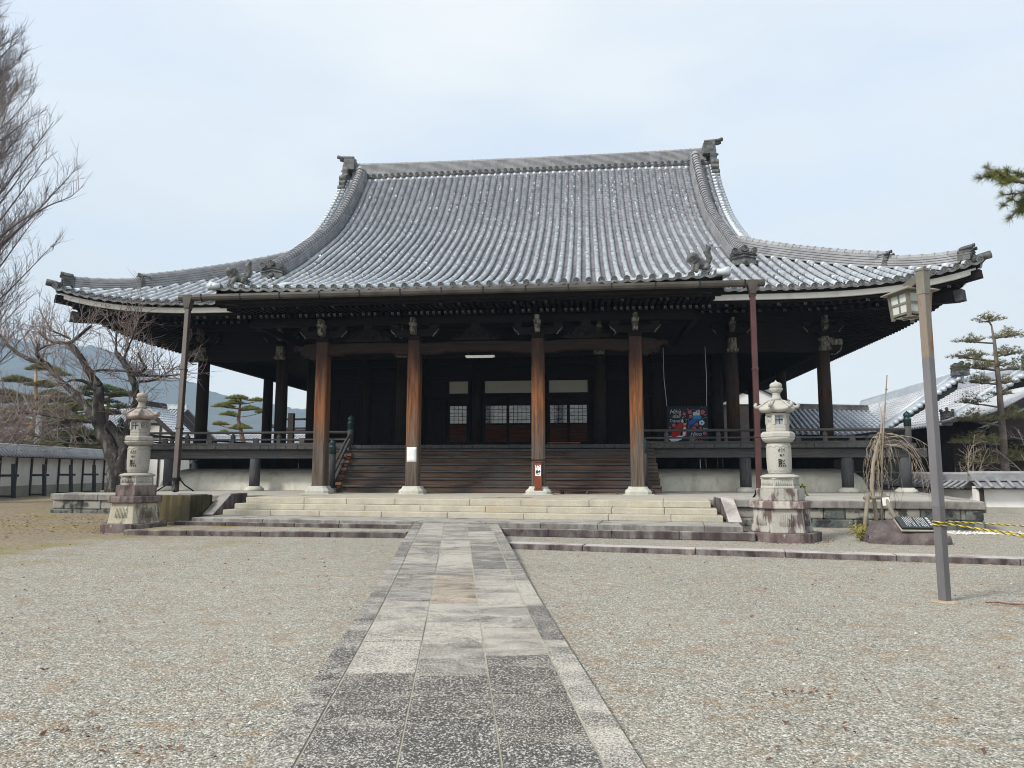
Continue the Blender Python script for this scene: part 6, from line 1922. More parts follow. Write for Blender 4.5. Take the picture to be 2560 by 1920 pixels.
# ------------------------------------------------------------------ trees
def rdir(r, d, spread):
    """unit vector near d"""
    v = Vector((r.gauss(0, 1), r.gauss(0, 1), r.gauss(0, 1)))
    v -= d * v.dot(d)
    if v.length < 1e-4: v = Vector((1, 0, 0))
    v.normalize()
    return (d * math.cos(spread) + v * math.sin(spread)).normalized()
def wander(r, p, d, ln, n, bend, up=0.0):
    pts = [Vector(p)]; d = Vector(d).normalized()
    for i in range(n):
        d = (d + Vector((r.gauss(0, bend), r.gauss(0, bend), r.gauss(0, bend) + up))).normalized()
        pts.append(pts[-1] + d * (ln / n))
    return pts
def along(pts, q):
    ls = [(pts[i + 1] - pts[i]).length for i in range(len(pts) - 1)]
    t = q * sum(ls)
    for i, l in enumerate(ls):
        if t <= l or i == len(ls) - 1:
            return pts[i].lerp(pts[i + 1], min(1, t / max(l, 1e-6))), (pts[i + 1] - pts[i]).normalized()
        t -= l
# tall bare ginkgo at the left edge
def ginkgo():
    r = random.Random(12)
    bx_, by_ = -28.0, 28.0
    t = thing('bare_ginkgo', (bx_, by_, 0.15), 'tall bare tree with steep fine upswept branches, taller than the temple roof', 'tree')
    mb = MB(); mb.tube([(bx_, by_, -0.1), (bx_ + .1, by_, 6), (bx_ + .05, by_, 14), (bx_, by_, 25)], [0.6, 0.48, 0.32, 0.05], 12)
    tr = mb.build('trunk', 'bark_ginkgo', t)
    lb, tw = MB(), MB()
    N = 110
    for i in range(N):
        z = 2.2 + 20 * (i / N) ** 0.95
        az = r.uniform(-1.9, 1.9)
        reach = (7.0 if z < 10 else 7.0 * max(0.12, (25.5 - z) / 15.5)) * r.uniform(0.72, 1.0)
        if z < 6: reach *= 0.8
        el = R(r.uniform(46, 68))
        d = Vector((math.cos(az) * math.cos(el), math.sin(az) * math.cos(el), math.sin(el)))
        L_ = reach * 1.18
        P = wander(r, (bx_, by_, z), d, L_, 7, 0.035, 0.04)
        r0 = 0.018 + 0.008 * reach
        lb.tube(P, [r0 * (1 - 0.87 * k / 7) for k in range(8)], 5)
        nsub = int(6 + L_ * 2.9)
        for j in range(nsub):
            q = 0.18 + 0.82 * (j + r.random()) / nsub
            p, dd = along(P, min(q, 0.999))
            d2 = rdir(r, dd, r.uniform(0.45, 0.95)); d2 = (d2 + Vector((0, 0, 0.35))).normalized()
            l2 = r.uniform(0.7, 1.7) * (1.15 - 0.5 * q)
            P2 = wander(r, p, d2, l2, 4, 0.08, 0.10)
            tw.tube(P2, [0.011, 0.009, 0.0075, 0.006, 0.0035], 3, caps=False)
            for k in range(6):
                p3, d3 = along(P2, r.uniform(0.15, 0.98))
                d4 = (rdir(r, d3, r.uniform(0.4, 0.9)) + Vector((0, 0, 0.3))).normalized()
                P3 = wander(r, p3, d4, r.uniform(0.3, 0.85), 2, 0.1, 0.12)
                tw.tube(P3, [0.007, 0.0055, 0.0025], 3, caps=False)
    # the one long bough that reaches out over the eave
    P = [Vector(p) for p in ((bx_, by_, 9.2), (-26.2, 27.8, 11.0), (-24.2, 27.5, 12.2), (-22.6, 27.2, 12.75), (-21.5, 27.0, 13.0), (-20.9, 27.0, 13.5))]
    lb.tube(P, [0.09, 0.06, 0.042, 0.028, 0.017, 0.006], 6)
    for j in range(44):
        p, dd = along(P, 0.3 + 0.69 * j / 44)
        P2 = wander(r, p, (rdir(r, dd, 0.8) + Vector((0, 0, .55))).normalized(), r.uniform(.4, 1.3), 3, 0.1, 0.1)
        tw.tube(P2, [0.014, 0.010, 0.007, 0.004], 3, caps=False)
    lb.build('boughs', 'bark_ginkgo', t); tw.build('fine_twigs', 'twig', t)
ginkgo()
# bare cherry between the lantern and the veranda
LIMBS = {
 'trunkL': ([(-17.75, 25.6, -0.1), (-17.70, 25.6, 0.9), (-17.72, 25.6, 1.75), (-17.96, 25.6, 2.32), (-18.38, 25.6, 2.98), (-18.56, 25.6, 3.51), (-18.47, 25.4, 4.24), (-18.43, 25.3, 4.76)], [.46, .36, .31, .29, .28, .28, .23, .2]),
 'trunkR': ([(-17.6, 25.6, 0.9), (-17.52, 25.6, 1.75), (-17.55, 25.8, 2.41), (-17.92, 25.9, 2.86), (-18.3, 25.7, 3.4)], [.3, .26, .23, .22, .19]),
 'right': ([(-17.6, 25.9, 2.3), (-17.72, 26.1, 2.9), (-17.8, 26.3, 3.41), (-17.66, 26.5, 4.34), (-17.77, 26.5, 4.89), (-18.02, 26.5, 5.45), (-18.28, 26.4, 5.9), (-18.59, 26.4, 6.23)], [.2, .17, .16, .15, .15, .15, .13, .11]),
 'up': ([(-18.43, 25.3, 4.76), (-18.62, 25.2, 5.1), (-18.86, 25.1, 5.49), (-19.05, 25.0, 5.87), (-19.31, 25.0, 6.19), (-19.56, 25.0, 6.37)], [.2, .16, .14, .12, .11, .1]),
 'up_a': ([(-19.51, 25.0, 6.35), (-19.07, 24.9, 6.61), (-18.52, 24.8, 6.98)], [.09, .07, .055]),
 'up_b': ([(-19.56, 25.0, 6.37), (-20.16, 25.1, 6.42), (-20.55, 25.1, 6.56), (-20.93, 25.1, 6.86)], [.08, .065, .05, .035]),
 'up_c': ([(-19.47, 25.0, 6.53), (-19.76, 24.8, 6.69), (-20.16, 24.7, 6.84)], [.05, .04, .025]),
 'left': ([(-18.65, 25.6, 3.51), (-19.34, 25.9, 4.03), (-20.02, 26.1, 4.6), (-20.9, 26.3, 5.18), (-21.53, 26.4, 5.81), (-21.97, 26.5, 5.92), (-22.57, 26.6, 6.09), (-23.2, 26.7, 6.4), (-23.73, 26.8, 6.77), (-24.25, 26.8, 7.36)], [.2, .17, .15, .13, .13, .12, .1, .08, .06, .04]),
 'left_b': ([(-21.64, 26.4, 5.86), (-21.8, 26.2, 6.16), (-21.82, 26.2, 6.39), (-21.74, 26.2, 6.62)], [.1, .08, .07, .06]),
 'left_c': ([(-21.76, 26.2, 6.34), (-21.27, 26.0, 6.49), (-20.84, 25.9, 6.51)], [.05, .04, .02]),
 'mid': ([(-18.41, 25.3, 4.49), (-18.55, 25.0, 4.81), (-18.78, 24.8, 4.92), (-19.0, 24.6, 4.9), (-19.2, 24.4, 4.75)], [.1, .09, .07, .05, .03]),
 'r1': ([(-18.02, 26.5, 5.35), (-17.43, 26.2, 5.28), (-16.72, 26.0, 5.22), (-16.02, 25.8, 5.17), (-15.35, 25.6, 5.2)], [.08, .07, .055, .04, .02]),
 'r2': ([(-17.66, 26.5, 5.07), (-17.41, 26.8, 5.11), (-17.0, 26.9, 5.23), (-16.53, 26.9, 5.57)], [.06, .05, .04, .025]),
 'r3': ([(-17.97, 26.5, 5.45), (-17.27, 26.1, 5.38), (-17.0, 26.0, 5.54), (-17.17, 25.9, 5.8), (-17.27, 25.8, 6.11)], [.07, .06, .05, .04, .025]),
 'r4': ([(-18.68, 25.2, 5.28), (-18.55, 25.6, 5.42), (-18.39, 25.9, 5.44), (-18.17, 26.5, 5.49)], [.06, .055, .05, .04]),
 'low1': ([(-18.5, 25.4, 3.4), (-19.4, 25.0, 3.5), (-20.5, 24.8, 3.7), (-21.6, 24.7, 3.75)], [.09, .07, .05, .02]),
 'low2': ([(-18.2, 25.5, 2.6), (-19.0, 25.0, 2.55), (-20.0, 24.7, 2.75), (-20.8, 24.6, 2.95)], [.06, .05, .035, .02]),
 'rt': ([(-18.59, 26.4, 6.23), (-18.4, 26.1, 6.9), (-18.0, 25.8, 7.5)], [.05, .035, .02]),
 'rt2': ([(-18.28, 26.4, 5.9), (-17.6, 25.9, 6.7), (-17.1, 25.6, 7.6)], [.05, .035, .02]),
}
def cherry():
    r = random.Random(5)
    t = thing('bare_cherry', (-17.75, 25.6, 0.2), 'gnarled bare cherry with thick forked dark trunk behind the weathered lantern', 'tree')
    tr, lb, tw = MB(), MB(), MB()
    for k, (P, rad) in LIMBS.items():
        P = [Vector(p) for p in P]; rad = [q * 0.86 for q in rad]
        PP, RR2 = [], []
        for i in range(len(P) - 1):
            for j in range(4):
                q = j / 4
                jit = Vector((r.uniform(-1, 1), r.uniform(-1, 1), r.uniform(-1, 1))) * rad[i] * 0.10
                PP.append(P[i].lerp(P[i + 1], q) + (jit if (i or j) else Vector())); RR2.append((rad[i] + (rad[i + 1] - rad[i]) * q) * r.uniform(0.95, 1.06))
        PP.append(P[-1]); RR2.append(rad[-1])
        (tr if k.startswith('trunk') else lb).tube(PP, RR2, 10 if k.startswith('trunk') else 7)
        if k.startswith('trunk'): continue
        ln = sum((P[i + 1] - P[i]).length for i in range(len(P) - 1))
        n = int(ln * 8) + 3
        for j in range(n):
            q = 0.1 + 0.9 * (j + r.random()) / n
            p, dd = along(P, min(q, 0.999))
            d2 = (rdir(r, dd, r.uniform(0.5, 1.2)) + Vector((0.05, 0, 0.35))).normalized()
            L2 = r.uniform(0.6, 2.0)
            P2 = wander(r, p, d2, L2, 5, 0.16, 0.05)
            tw.tube(P2, [0.018, 0.014, 0.011, 0.009, 0.006, 0.004], 4, caps=False)
            for m in range(5):
                p3, d3 = along(P2, r.uniform(0.15, 0.98))
                P3 = wander(r, p3, (rdir(r, d3, r.uniform(0.5, 1.1)) + Vector((0, 0, .12))).normalized(), r.uniform(0.25, 0.8), 3, 0.15, 0.04)
                tw.tube(P3, [0.010, 0.008, 0.006, 0.003], 3, caps=False)
    tr.build('trunk', 'bark_dark', t); lb.build('limbs', 'bark_dark', t); tw.build('fine_twigs', 'twig_red', t)
cherry()
def bare_bush(name, base, label, h, w, n, mat, seed, cat='tree', sub=7, lean=(0, 0, 0), trunk=True, thin=1.0):
    r = random.Random(seed)
    t = thing(name, base, label, cat)
    lb, tw = MB(), MB()
    b = Vector(base)
    for i in range(n):
        az = r.uniform(0, 2 * math.pi); sp = r.uniform(0.1, 1.0)
        d = Vector((math.cos(az) * sp * w / h, math.sin(az) * sp * w / h, 1)) + Vector(lean)
        P = wander(r, b + Vector((r.uniform(-.05, .05), r.uniform(-.05, .05), h * (0.15 * r.random()))), d.normalized(), h * r.uniform(0.7, 1.05), 7, 0.10, 0.0)
        lb.tube(P, [0.03 * h / 3 * thin * (1 - 0.8 * k / 7) + 0.004 for k in range(8)], 5)
        for j in range(sub):
            p, dd = along(P, r.uniform(0.2, 0.98))
            P2 = wander(r, p, (rdir(r, dd, r.uniform(0.5, 1.1))).normalized(), h * r.uniform(0.12, 0.34), 4, 0.14, 0.03)
            tw.tube(P2, [0.010 * thin + .002, .009 * thin, .007 * thin, .005 * thin, .003], 3, caps=False)
            for m in range(4):
                p3, d3 = along(P2, r.uniform(0.2, 0.95))
                tw.tube(wander(r, p3, rdir(r, d3, 0.8), h * r.uniform(0.05, 0.16), 2, 0.12, 0.03), [.007 * thin, .005 * thin, .003], 3, caps=False)
    lb.build('trunk', mat, t); tw.build('fine_twigs', mat, t)
    return t
bare_bush('bare_maple', (-33.0, 36.5, 0.1), 'reddish bare twiggy tree behind the braced white wall', 6.2, 4.8, 30, 'twig_red', 3, sub=16)
bare_bush('bare_shrub', (14.6, 29.5, 0.0), 'small pale bare tree behind the low white wall before the entrance wing', 2.9, 1.6, 6, 'twig_pale', 8, sub=6)
bare_bush('bare_shrub', (17.0, 29.0, 0.0), 'bare shrub with fanned thin branches at the foot of the tall tiered pine', 3.0, 3.2, 9, 'twig', 15, sub=7)
# pines with needle pads
M['needle_t'] = needle('tiered_pine_needles', (0.10, 0.10, 0.042), (0.26, 0.24, 0.11))
def pad(r, mb, c, rx, rz, dens, nl=0.2, ry_=None, wd=0.012):
    c = Vector(c); ry_ = ry_ or rx * 0.8
    n = int(dens)
    for i in range(n):
        a = r.uniform(0, 2 * math.pi); q = math.sqrt(r.random()); h = r.random()
        lump = 0.75 + 0.35 * math.sin(a * 3 + c.x * 7) 
        p = c + Vector((math.cos(a) * q * rx * lump, math.sin(a) * q * ry_ * lump, rz * (1.2 * (1 - q * q) * (h - 0.25) - 0.25 * q)))
        for k in range(7):
            d = Vector((r.gauss(0, .8) + math.cos(a) * q * 0.6, r.gauss(0, .8) + math.sin(a) * q * 0.6, r.uniform(0.0, 1.2))).normalized()
            s_ = d.cross(Vector((r.random() - .5, r.random() - .5, r.random() - .5))).normalized() * wd
            L_ = nl * r.uniform(0.7, 1.2)
            mb.add([p - s_, p + s_, p + d * L_], [(0, 1, 2)])
def pine(name, trunk, rad, pads, label, mat, dens, nl, bark='bark_pine', seed=1, wd=0.012, twigs=True):
    r = random.Random(seed)
    t = thing(name, tuple(trunk[0]), label, 'pine tree')
    tr, fo, br = MB(), MB(), MB()
    T = [Vector(p) for p in trunk]
    tr.tube(T, rad, 9)
    for x, y, z, w, h in pads:
        # bough from the trunk up to its pad, then a spray of small boughs inside it
        best = min((along(T, q / 40)[0] for q in range(41)), key=lambda p: abs(p.z - (z - abs(x - p.x) * 0.22)))
        c = Vector((x, y + r.uniform(-w, w) * 0.35, z))
        mid = best.lerp(c, 0.55) + Vector((0, 0, -0.06 * (c - best).length))
        br.tube([best, mid, c + Vector((0, 0, -h * 0.4))], [max(0.02, 0.06 * w), 0.045 * w + .008, 0.025 * w + .004], 5)
        for k in range(7):
            a = r.uniform(0, 6.28)
            e = c + Vector((math.cos(a) * w * .75, math.sin(a) * w * .6, h * 0.2))
            br.tube([mid.lerp(c, r.uniform(0.3, 1.0)) + Vector((0, 0, -h * .3)), (c + e) / 2 + Vector((0, 0, -h * .35)), e], [0.02 * w + .004, 0.015 * w + .003, 0.004], 4)
        pad(r, fo, c, w, h * 1.3, dens * w * w, nl, wd=wd)
    tr.build('trunk', bark, t); br.build('boughs', bark, t); fo.build('needle_foliage', mat, t)
    return t
P1 = [(-41.45, 50.0, 9.33, 1.29, 0.31), (-39.61, 50.0, 8.75, 0.86, 0.26), (-43.16, 50.0, 8.39, 1.29, 0.29), (-43.73, 50.0, 7.33, 1.14, 0.31), (-41.88, 50.0, 6.85, 1.57, 0.34), (-40.31, 50.0, 5.63, 1.72, 0.31), (-43.22, 50.0, 5.35, 1.29, 0.29), (-39.8, 50.0, 7.28, 1.0, 0.26), (-41.0, 50.5, 8.0, 1.2, 0.3)]
pine('cloud_pruned_pine', [(-42.2, 50, 0), (-41.9, 50, 3), (-41.3, 50, 6), (-41.6, 50, 9.2)], [0.3, 0.25, 0.18, 0.08], P1, 'green pine with flat pads and straw coloured trunk behind the braced wall', 'needle', 420, 0.24, 'straw', 2, 0.018)
P2 = [(-37.75, 52.0, 7.9, 1.79, 0.33), (-36.05, 52.0, 7.45, 1.64, 0.3), (-37.67, 52.0, 6.9, 1.34, 0.27), (-35.66, 52.0, 6.41, 1.04, 0.24), (-38.87, 52.0, 7.48, 0.89, 0.21), (-36.8, 52, 6.0, 1.2, .28)]
pine('cloud_pruned_pine', [(-37.0, 52, 0), (-37.1, 52, 4), (-36.9, 52, 7.6)], [0.24, 0.18, 0.08], P2, 'bright green pine pads between the cherry limbs above the tiled house roof', 'needle_d', 260, 0.22, 'bark_pine_red', 4, 0.016)
P3 = [(-36.09, 48.0, 3.73, 2.47, 0.47), (-34.29, 48.0, 4.15, 1.37, 0.3), (-38.55, 48.0, 3.6, 1.65, 0.36), (-40.71, 48.0, 3.4, 1.2, 0.3), (-33.33, 48.0, 3.43, 1.1, 0.27), (-37.2, 47.6, 3.2, 2.0, 0.4), (-35, 47.8, 3.0, 1.6, .4), (-39.8, 47.8, 2.9, 1.5, .4)]
pine('low_spreading_pine', [(-36.5, 48, 0), (-36.3, 48, 2.2), (-35.8, 48, 3.6)], [0.3, 0.22, 0.08], P3, 'low wide green pine just above the coping of the white wall', 'needle_d', 330, 0.24, 'bark_pine', 6, 0.018)
PG = [(-35.39, 70.0, 8.9, 1.2, 0.28), (-33.67, 70.0, 8.69, 0.88, 0.24), (-37.07, 70.0, 8.13, 1.2, 0.32), (-34.27, 70.0, 7.8, 1.2, 0.28), (-36.38, 70.0, 7.24, 1.0, 0.28), (-33.19, 70.0, 7.46, 0.68, 0.2), (-37.62, 70.0, 6.27, 0.9, 0.24), (-35.25, 70.0, 5.93, 1.2, 0.32), (-36.93, 70.0, 5.37, 0.8, 0.24), (-35.9, 70, 8.4, 1.0, .3)]
pine('yellow_green_pine', [(-34.4, 70, 0), (-34.63, 70, 3.61), (-35.05, 70, 5.24), (-35.45, 70, 6.66), (-35.29, 70, 8.71)], [0.3, 0.28, 0.22, 0.18, 0.08], PG, 'yellow green pine framed by the open veranda pillars', 'needle_y', 340, 0.26, 'bark_pine_red', 8, 0.02)
PT_ = [(18.01, 34.0, 8.38, 0.68, 0.16), (17.26, 34.0, 7.46, 0.68, 0.14), (18.63, 34.0, 7.61, 0.78, 0.19), (17.21, 34.0, 6.73, 0.88, 0.14), (18.74, 34.0, 6.85, 0.78, 0.18), (17.35, 34.0, 6.24, 0.97, 0.18), (18.36, 34.0, 6.31, 0.49, 0.14), (19.11, 34.0, 6.21, 0.68, 0.23), (17.3, 34.0, 5.6, 0.78, 0.19), (18.64, 34.0, 5.58, 0.58, 0.16), (17.07, 34.0, 4.71, 0.68, 0.21), (18.43, 34.0, 5.05, 0.58, 0.18), (17.01, 34.0, 3.9, 0.97, 0.21), (18.69, 34.0, 3.98, 0.88, 0.23), (17.11, 34.0, 2.92, 1.07, 0.23), (18.55, 34.0, 2.21, 0.88, 0.29), (17.54, 34.0, 2.04, 0.97, 0.23)]
PT_ = [(a, 31.5, 1.6 + (c - 1.6) * 0.927, d * 0.93, e) for a, b, c, d, e in [(x * 0.927, y, z, w, h) for x, y, z, w, h in PT_]]
TT = [(17.3, 31.5, 0), (17.11, 31.5, 0.71), (16.87, 31.5, 1.51), (16.9, 31.5, 3.47), (16.9, 31.5, 5.3), (16.86, 31.5, 6.98), (16.8, 31.5, 7.6)]
pine('tiered_pine', TT, [0.2, 0.19, 0.17, 0.13, 0.10, 0.06, 0.03], [(a, b, c, d, e * 1.7) for a, b, c, d, e in PT_], 'tall slim tiered pine with pruned pads before the entrance wing', 'needle_t', 330, 0.15, 'bark_pine', 10, 0.009)
r = random.Random(77)
P4 = [(x + r.uniform(-.4, .4), 53 + r.uniform(-1, 1), z, r.uniform(.9, 1.7), r.uniform(.25, .4)) for x in (-47.5, -46, -44.8, -43.3, -41.8) for z in (3.2, 4.2, 5.2, 6.2, 7.2)]
pine('cloud_pruned_pine', [(-45.5, 53, 0), (-45.4, 53, 4), (-45.0, 53, 7.4)], [0.26, 0.2, 0.08], P4, 'brownish green pine farthest along the braced wall, behind the reddish bare tree', 'needle_b', 420, 0.26, 'bark_pine', 22, 0.02)
P5 = [(x + r.uniform(-.4, .4), 46 + r.uniform(-.8, .8), z, r.uniform(.8, 1.3), r.uniform(.3, .45)) for x in (-37.2, -36.2, -35.2, -34.1) for z in (3.2, 4.1, 5.0, 5.8)]
pine('cloud_pruned_pine', [(-35.3, 46, 0), (-35.2, 46, 3), (-35.0, 46, 5.6)], [0.2, 0.15, 0.06], P5, 'olive pine between the pale steel pole and the cherry trunk', 'needle', 420, 0.22, 'bark_pine', 23, 0.018)
# pine whose bough hangs into the upper right corner
def over_pine():
    r = random.Random(31)
    t = thing('overhanging_pine', (8.6, 9.5, 0), 'near pine bough with long green needles hanging against the sky', 'pine tree')
    tr, br, fo = MB(), MB(), MB()
    tr.tube([(8.6, 9.5, -0.1), (8.5, 9.4, 2), (8.2, 9.2, 4.6), (8.3, 9.2, 7)], [0.2, 0.17, 0.13, 0.06], 10)
    main = [Vector(p) for p in ((8.2, 9.2, 4.6), (7.0, 9.0, 5.0), (6.0, 8.8, 4.9), (5.3, 8.65, 4.88), (4.95, 8.6, 4.95), (4.66, 8.6, 5.12))]
    br.tube(main, [0.07, 0.055, 0.04, 0.028, 0.02, 0.012], 7)
    shoots = [main[-1]]
    for s_ in [((5.3, 8.65, 4.88), (4.95, 8.5, 4.75), (4.72, 8.45, 4.72)), ((5.3, 8.65, 4.88), (5.1, 8.7, 4.68), (4.92, 8.7, 4.52)), ((4.95, 8.6, 4.95), (4.85, 8.7, 5.06), (4.78, 8.75, 5.1)),
               ((5.6, 8.7, 4.88), (5.3, 8.5, 4.66), (5.05, 8.4, 4.6)), ((5.6, 8.7, 4.88), (5.3, 8.8, 5.05), (5.1, 8.8, 5.12)), ((5.0, 8.6, 4.92), (4.8, 8.5, 4.92), (4.66, 8.4, 4.98)), ((5.9, 8.8, 4.9), (5.6, 8.6, 4.6), (5.3, 8.6, 4.45))]:
        P = [Vector(p) for p in s_]
        br.tube(P, [0.016, 0.011, 0.007], 5)
        for q in (0.35, 0.6, 0.8, 1.0): shoots.append(along(P, min(q, .999))[0])
        for k in range(3):
            p, d = along(P, r.uniform(.2, .9)); e = p + rdir(r, d, 0.7) * r.uniform(.1, .2)
            br.tube([p, e], [0.007, 0.005], 4); shoots += [e, p.lerp(e, .5)]
    for k in range(6): shoots.append(along(main, 0.75 + 0.04 * k)[0])
    for p in shoots:
        d0 = (Vector(p) - Vector((5.6, 8.7, 4.7))).normalized()
        for k in range(95):
            d = (d0 * 0.55 + Vector((r.gauss(0, .55), r.gauss(0, .55), r.gauss(0.15, .55)))).normalized()
            b = Vector(p) - d0 * r.uniform(0, 0.06)
            s_ = d.cross(Vector((r.random() - .5, r.random() - .5, r.random() - .5))).normalized() * 0.0016
            L_ = r.uniform(0.075, 0.12)
            m = b + d * L_ * 0.5 + Vector((0, 0, -0.003))
            fo.add([b - s_, b + s_, m + s_, m - s_, b + d * L_ + Vector((0, 0, -0.012))], [(0, 1, 2, 3), (3, 2, 4)])
    tr.build('trunk', 'bark_pine', t); br.build('boughs', 'bark_pine', t); fo.build('needle_foliage', 'needle', t)
over_pine()
# weeping sapling tied to a bamboo cane, with its low support frame
def sapling():
    r = random.Random(17)
    Y = 18.75
    t = thing('weeping_sapling', (7.0, Y, 0.15), 'small bare weeping tree with tan drooping twigs before the platform', 'tree')
    mb = MB(); mb.tube([(7.0, Y, 0.0), (6.99, Y, 0.6), (6.93, Y, 1.2), (7.0, Y, 1.75), (7.12, Y, 2.2), (7.22, Y, 2.44), (7.27, Y, 2.9), (7.22, Y, 3.3)], [.055, .05, .05, .045, .04, .035, .018, .008], 8)
    mb.build('trunk', 'twig_pale', t)
    tw = MB()
    top = Vector((7.2, Y, 2.45))
    for i in range(30):
        a = r.uniform(-math.pi, math.pi)
        reach = r.uniform(0.15, 1.0) * (1.3 if math.cos(a) > 0.3 else 0.6)
        drop = r.uniform(0.5, 1.6)
        hx_, hy_ = math.cos(a) * reach, math.sin(a) * reach * 0.7
        P = []
        for q in np.linspace(0, 1, 9):
            P.append(top + Vector((hx_ * (1 - (1 - q) ** 1.7), hy_ * (1 - (1 - q) ** 1.7), 0.25 * math.sin(q * 2.2) * (1 - q) * 1.3 - drop * q ** 1.9)) + Vector((r.gauss(0, .018), r.gauss(0, .018), r.uniform(-.015, .015))) + Vector((0, 0, -0.25 * (i % 4) * .4)))
        tw.tube(P, [.010, .009, .008, .007, .006, .005, .004, .0035, .0025], 4, caps=False)
        for k in range(5):
            p, d = along(P, r.uniform(.3, .98))
            P2 = wander(r, p, (rdir(r, d, .7) + Vector((0, 0, -.5))).normalized(), r.uniform(.15, .45), 3, .1, -.08)
            tw.tube(P2, [.006, .005, .004, .002], 3, caps=False)
    tw.build('drooping_twigs', 'twig_pale', t)
    c = thing('bamboo_cane', (7.08, Y - .05, 0.15), 'thin upright bamboo cane rising above the weeping sapling', 'cane')
    mb = MB(); mb.tube([(7.08, Y - .06, 0), (7.2, Y - .06, 2.0), (7.43, Y - .06, 3.95)], [.028, .024, .014], 7); mb.build('pole', 'bamboo', c)
    mb = MB()
    for k in range(11):
        p = Vector((7.08, Y - .06, 0)).lerp(Vector((7.43, Y - .06, 3.95)), k / 11); mb.lathe(p, [(.03, -.006), (.032, .006)], 7)
    mb.build('nodes', 'bamboo', c)
    f = thing('support_frame', (6.95, 18.5, 0.1), 'low leaning log frame bracing the weeping sapling', 'tree support')
    mb = MB(); mb.tube([(6.5, 18.25, 0.05), (6.78, 18.6, 1.0)], .05, 8); mb.build('leg', 'bamboo', f)
    mb = MB(); mb.tube([(7.38, 18.2, 0.05), (7.14, 18.6, 1.02)], .05, 8); mb.build('leg', 'bamboo', f)
    mb = MB(); mb.tube([(6.68, 18.62, 0.92), (7.28, 18.62, 0.93)], .04, 8); mb.build('crossbar', 'bamboo', f)
    g_ = thing('name_tag', (7.14, 18.5, 0.85), 'small blank pale blue card tied to the sapling support frame', 'tag')
    mb = MB(); mb.prism([(-.085, -.10), (.085, -.085), (.07, .11), (-.10, .095)], lambda a, b: (7.16 + a, 18.50, .84 + b), lambda a, b: (7.16 + a, 18.508, .84 + b)); mb.build('card', 'white', g_)
    mb = MB(); mb.tube([(7.14, 18.51, .94), (7.15, 18.56, .99)], .004, 4); mb.build('string', 'bamboo', g_)
sapling()
def leafy(name, base, label, w, h, n, mat, seed, leaf=0.05, cat='shrub'):
    r = random.Random(seed); b = Vector(base)
    t = thing(name, base, label, cat)
    st_, lf = MB(), MB()
    for i in range(26):
        a = r.uniform(0, 6.28); q = r.random()
        e = b + Vector((math.cos(a) * q * w, math.sin(a) * q * w, h * r.uniform(.6, 1)))
        P = [b + Vector((r.uniform(-.04, .04), r.uniform(-.04, .04), 0)), b.lerp(e, .5) + Vector((0, 0, .04)), e]
        st_.tube(P, [.007, .005, .003], 4)
        for k in range(n):
            p, d = along(P, r.uniform(.25, 1) * .999)
            p = p + Vector((r.gauss(0, .04), r.gauss(0, .04), r.gauss(0, .03)))
            d = Vector((r.gauss(0, 1), r.gauss(0, 1), r.gauss(.4, 1))).normalized(); s_ = d.cross(Vector((r.random(), r.random(), r.random()))).normalized()
            L_ = leaf * r.uniform(.6, 1.2)
            lf.add([p, p + d * L_ * .5 + s_ * L_ * .25, p + d * L_, p + d * L_ * .5 - s_ * L_ * .25], [(0, 1, 2, 3)])
    st_.build('stems', 'twig_pale', t); lf.build('leaves', mat, t)
leafy('yellow_shrub', (6.15, 17.35, 0.0), 'small yellow green shrub growing beside the inscribed rock', .42, .36, 28, 'leaf_y', 5, .06)
leafy('yellow_sprig', (6.62, 15.75, 0.35), 'tiny yellow green sprig growing from the left end of the boulder', .05, .10, 5, 'leaf_y', 6, .04) if False else None
leafy('grass_tuft', (5.9, 21.2, PT), 'small green weed tuft on the platform edge behind the clean lantern', .16, .34, 9, 'needle_d', 7, .12, 'weed')

# ------------------------------------------------------------------ wooded hills
hp_ = [(-2600, 470), (-1655, 352), (-1345, 321), (-1302, 308), (-1242, 291), (-1109, 279), (-1067, 260), (-918, 201), (-854, 189), (-786, 168), (-708, 153), (-654, 144), (-609, 133), (-398, 92), (-150, 60), (200, 40), (900, 20), (1900, 10)]
hxs = np.array([p[0] for p in hp_]); hzs = np.array([p[1] for p in hp_])
r = random.Random(40)
ph_ = [(r.uniform(0, 6.28), r.uniform(0, 6.28)) for _ in range(8)]
def hn(x, y):
    v = 0
    for k in range(8):
        f = 0.012 * 1.75 ** k
        v += (1.0 / 1.55 ** k) * math.sin(x * f + ph_[k][0] + 1.3 * math.sin(y * f * .8)) * math.cos(y * f * 0.9 + ph_[k][1])
    return v
mb = MB(); rws = []
for y in list(np.linspace(620, 1500, 45)) + [1540, 1620]:
    q = (y - 620) / 880 if y <= 1500 else 1 - (y - 1500) / 160
    row = []
    for x in np.arange(-2300, 1500, 9.0):
        hgt = float(np.interp(x, hxs, hzs)) * (q ** 1.25 if y <= 1500 else q)
        nz = hn(x, y) * 5.5 * min(1, q * 3) + (r.uniform(-1, 1) * 2.4 + abs(math.sin(x * .21 + y)) * 2.0) * min(1, q * 3)
        row.append((x, y, max(-2, hgt + nz - 2)))
    rws.append(row)
mb.grid(rws)
hills = mb.build('hills', 'hill'); tag(hills, kind='structure')

